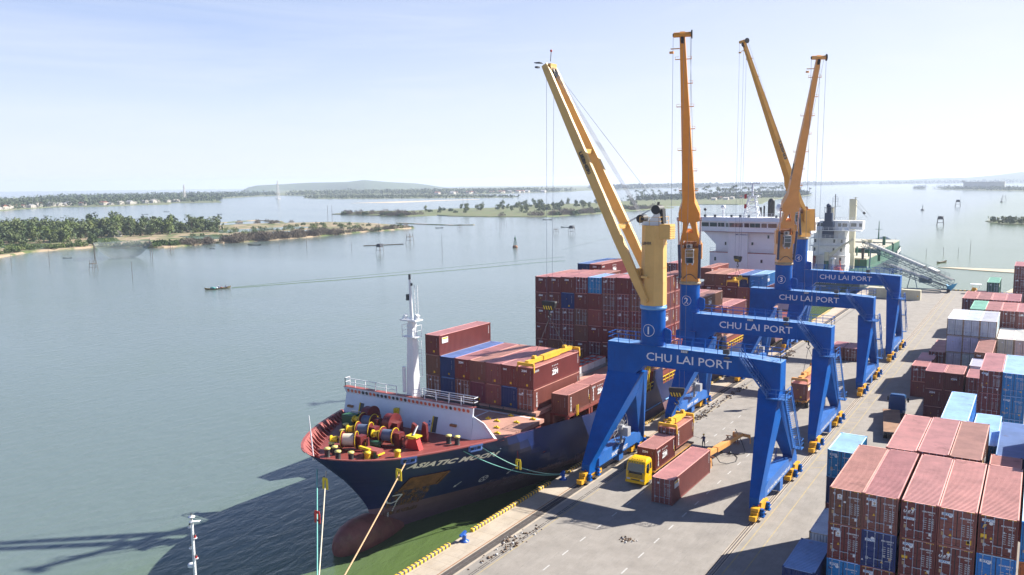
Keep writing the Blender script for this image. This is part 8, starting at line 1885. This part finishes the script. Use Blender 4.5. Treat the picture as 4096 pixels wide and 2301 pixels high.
# boats
def boat(x, y, L_, ang, lab, m_, cargo=False):
    root = thing('wooden_boat', (x, y, WZ), lab, 'boat', 'small wooden boats'); h_ = MB(); R = Matrix.Translation((x,y,WZ)) @ Matrix.Rotation(ang, 4, 'Z'); secs = []
    for t_ in (-1,-.85,-.55,-.15,.3,.65,.9,1.0):
        w_ = L_*.085*(1-abs(t_)**2.6)+.02; z = .30*L_/8*(1+1.6*abs(t_)**3); xx = t_*L_/2; secs.append([R @ V((xx,-w_,z)), R @ V((xx*.96,-w_*.55,-.1+.18*abs(t_)**4*L_/8)), R @ V((xx*.96,w_*.55,-.1+.18*abs(t_)**4*L_/8)), R @ V((xx,w_,z))])
    for a, b in zip(secs[:-1], secs[1:]): h_.add(a+b, [(0,1,5,4),(1,2,6,5),(2,3,7,6),(0,4,5,1),(1,5,6,2),(2,6,7,3)])
    h_.build('hull', m_, root)
    d = MB()
    for a, b in zip(secs[1:-2], secs[2:-1]): d.add([a[0].lerp(a[1],.45),a[3].lerp(a[2],.45),b[3].lerp(b[2],.45),b[0].lerp(b[1],.45)], [(0,1,2,3)])
    d.build('deck', M['bark'], root)
    if cargo:
        c = MB(); c.sph(R @ V((-L_*.18,0,.55)), .7, 10, 6, 0, (2.0,.8,.6)); c.sph(R @ V((-L_*.05,0,.5)), .5, 8, 5, 1, (1.4,.8,.6)); c.sph(R @ V((L_*.13,0,.5)), .45, 8, 5, 2, (1.2,.8,.6)); c.build('cargo', [M['rope_mint'], M['white'], M['bulwark']], root)
    return R
M['boat_wood'] = mat('boat_wood', (.30,.24,.13), .7, var=.3); M['boat_dark'] = mat('boat_dark_wood', (.05,.05,.055), .7, var=.3)
bx_, by_, ba = -216.5, 109.0, math.atan2(8.0, 3.0)
Rb = boat(bx_, by_, 9.6, ba, 'long wooden motor boat with two people trailing a wake', M['boat_wood'], True)
for t_, lab, sh in ((.03,'person in dark clothes and pale hat sitting amid the boat cargo',M['skin']), (.30,'person in dark clothes steering at the stern of the boat',M['black'])):
    p = Rb @ V((9.6*t_,0,.15)); Js = [(0,0,.25),(0,.02,.5),(0,.03,.72),(0,.02,.82),(0,0,.92),(0,0,1.02),(-.19,0,.72),(-.26,-.15,.5),(-.15,-.3,.4),(.19,0,.72),(.26,-.15,.5),(.15,-.3,.4),(-.12,-.2,.3),(-.2,-.42,.42),(-.2,-.5,.08),(.12,-.2,.3),(.2,-.42,.42),(.2,-.5,.08)]
    Es = [(0,1),(1,2),(2,3),(3,4),(4,5),(2,6),(6,7),(7,8),(2,9),(9,10),(10,11),(0,12),(12,13),(13,14),(0,15),(15,16),(16,17)]; Rs = [(.17,.12),(.17,.12),(.18,.12),.06,.1,.09,.08,.055,.045,.08,.055,.045,.1,.08,.06,.1,.08,.06]
    person('person', Js, Es, Rs, (p.x,p.y,p.z), lab, M['shirt'], M['trousers'], M['skin'], (.3,.84,None), (5, M['cream_box'] if t_ < .1 else M['black']), ba)
boat(-381.5, 263.5, 9, .4, 'empty dark boat near the bare mangroves', M['boat_dark'])
boat(-383, 233, 4, .2, 'small dark raft boat off the mangrove point', M['boat_dark']); boat(-400, 155, 4.5, .8, 'small dark boat off the rocky shore', M['boat_dark'])
boat(-395, 470, 7, .9, 'thatched dark boat at the end of the dike', M['boat_dark']); boat(-385, 634, 10, .3, 'far dark boat seen left of the first jib ropes', M['boat_dark']); boat(-300, 520, 9, .2, 'long low boat beyond the dike', M['boat_dark'])
for k in range(9): boat(-880-vr.uniform(0,260), 330+k*42, 9, vr.uniform(0,1), 'tiny dark boat on the far water beyond the near island', M['boat_dark'])
boat(-88, 214, 5, .2, 'tan launch moored off the bulk ship bow', M['cream_box']) if 0 else None
wb = boat(-2.0, 330.0, 9, 1.2, 'covered wooden launch anchored beyond the conveyors', M['boat_wood'])
# raft
rf = MB(); R = Matrix.Translation((-307,300,WZ)) @ Matrix.Rotation(1.0, 4, 'Z')
for k in range(12): a = R @ V((-10+k*1.8,-1.2,.2)); b = R @ V((-9+k*1.8,1.2,.2)); rf.bar(a, b, .5, .25)
rf.bar(R @ V((-12,-.8,.1)), R @ V((13,-.8,.1)), .4); rf.bar(R @ V((-12,.8,.1)), R @ V((13,.8,.1)), .4); tag(rf.build('bamboo_raft', M['bark']), 'long bamboo raft floating off the near island', 'raft')
# wake of the boat: low ridges on the water
def wake(pts, w_, h_, lab):
    mb = MB(); rows = []
    for k, (x, y) in enumerate(pts):
        a = V((*pts[max(0,k-1)],0)); b = V((*pts[min(len(pts)-1,k+1)],0)); d = (b-a).normalized(); n_ = V((-d.y,d.x,0)); ww = w_*(.5+.9*k/len(pts)); rows.append([V((x,y,WZ-.02))-n_*ww, V((x,y,WZ+h_))-n_*ww*.3, V((x,y,WZ+h_*.8))+n_*ww*.3, V((x,y,WZ-.02))+n_*ww])
    for a, b in zip(rows[:-1], rows[1:]): mb.add(a+b, [(0,1,5,4),(1,2,6,5),(2,3,7,6)], 0, True)
    o = mb.build('wake', M['water']); o['kind'] = 'structure'
wk = [(-214.5,113.5),(-212,118),(-209,126),(-204,137),(-198,150),(-190,171),(-185,184),(-180,198),(-172,222),(-165,246),(-157,262)]
wake(wk, .35, .10, ''); wake([(x-1.5-k*.9, y+1+k*1.6) for k, (x, y) in enumerate(wk)], .25, .06, '')
wake([(-190,318),(-196,345),(-201,375),(-211,414),(-226,455),(-240,490)], .6, .08, '')
# small yellow roller and launch at the quay end
ro = thing('road_roller', (18.5, 207, 0), 'small yellow roller with white canopy at the quay end', 'roller'); b = MB(); b.box(17.6, 206, .5, 19.0, 209, 1.4); b.box(17.8, 206.2, 1.4, 18.8, 207.2, 1.8); b.build('body', M['bogie'], ro)
for y in (205.6, 209.2): b = MB(); b.cyl((17.7,y,.6), (19.0,y,.6), .6, n=16); b.build('drum', M['bogie'], ro)
b = MB(); b.box(17.2, 206.0, 2.75, 20.2, 208.6, 2.9)
for x, y in ((17.7,206.2),(17.7,208.4),(19.6,206.2),(19.6,208.4)): b.bar((x,y,1.3), (x,y,2.8), .08)
b.build('canopy', M['white'], ro)
# ================================================================ haze
hzm = bpy.data.materials.new('haze_air'); hzm.use_nodes = True; t = hzm.node_tree; t.nodes.clear()
o_ = N(t, 'ShaderNodeOutputMaterial'); pv = N(t, 'ShaderNodeVolumePrincipled'); pv.inputs['Density'].default_value = HAZE; pv.inputs['Color'].default_value = (.72,.81,1.0,1); pv.inputs['Anisotropy'].default_value = .2
t.links.new(pv.outputs[0], o_.inputs['Volume'])
if HAZE > 0:
    mb = MB(); mb.box(-10900, -10900, -11, 10900, 10900, 112); hz = mb.build('haze', hzm); tag(hz, kind='stuff')
for o in [q for q in bpy.data.objects if q.name.split('.')[0] in ('broadleaf_tree','palm_tree','green_shrub','mangrove_bush','bare_mangrove','shipping_container') and q.location.length < .001 and q.parent is None and q.get('label','') == '']:
    for ch in list(o.children_recursive): bpy.data.objects.remove(ch)
    bpy.data.objects.remove(o)
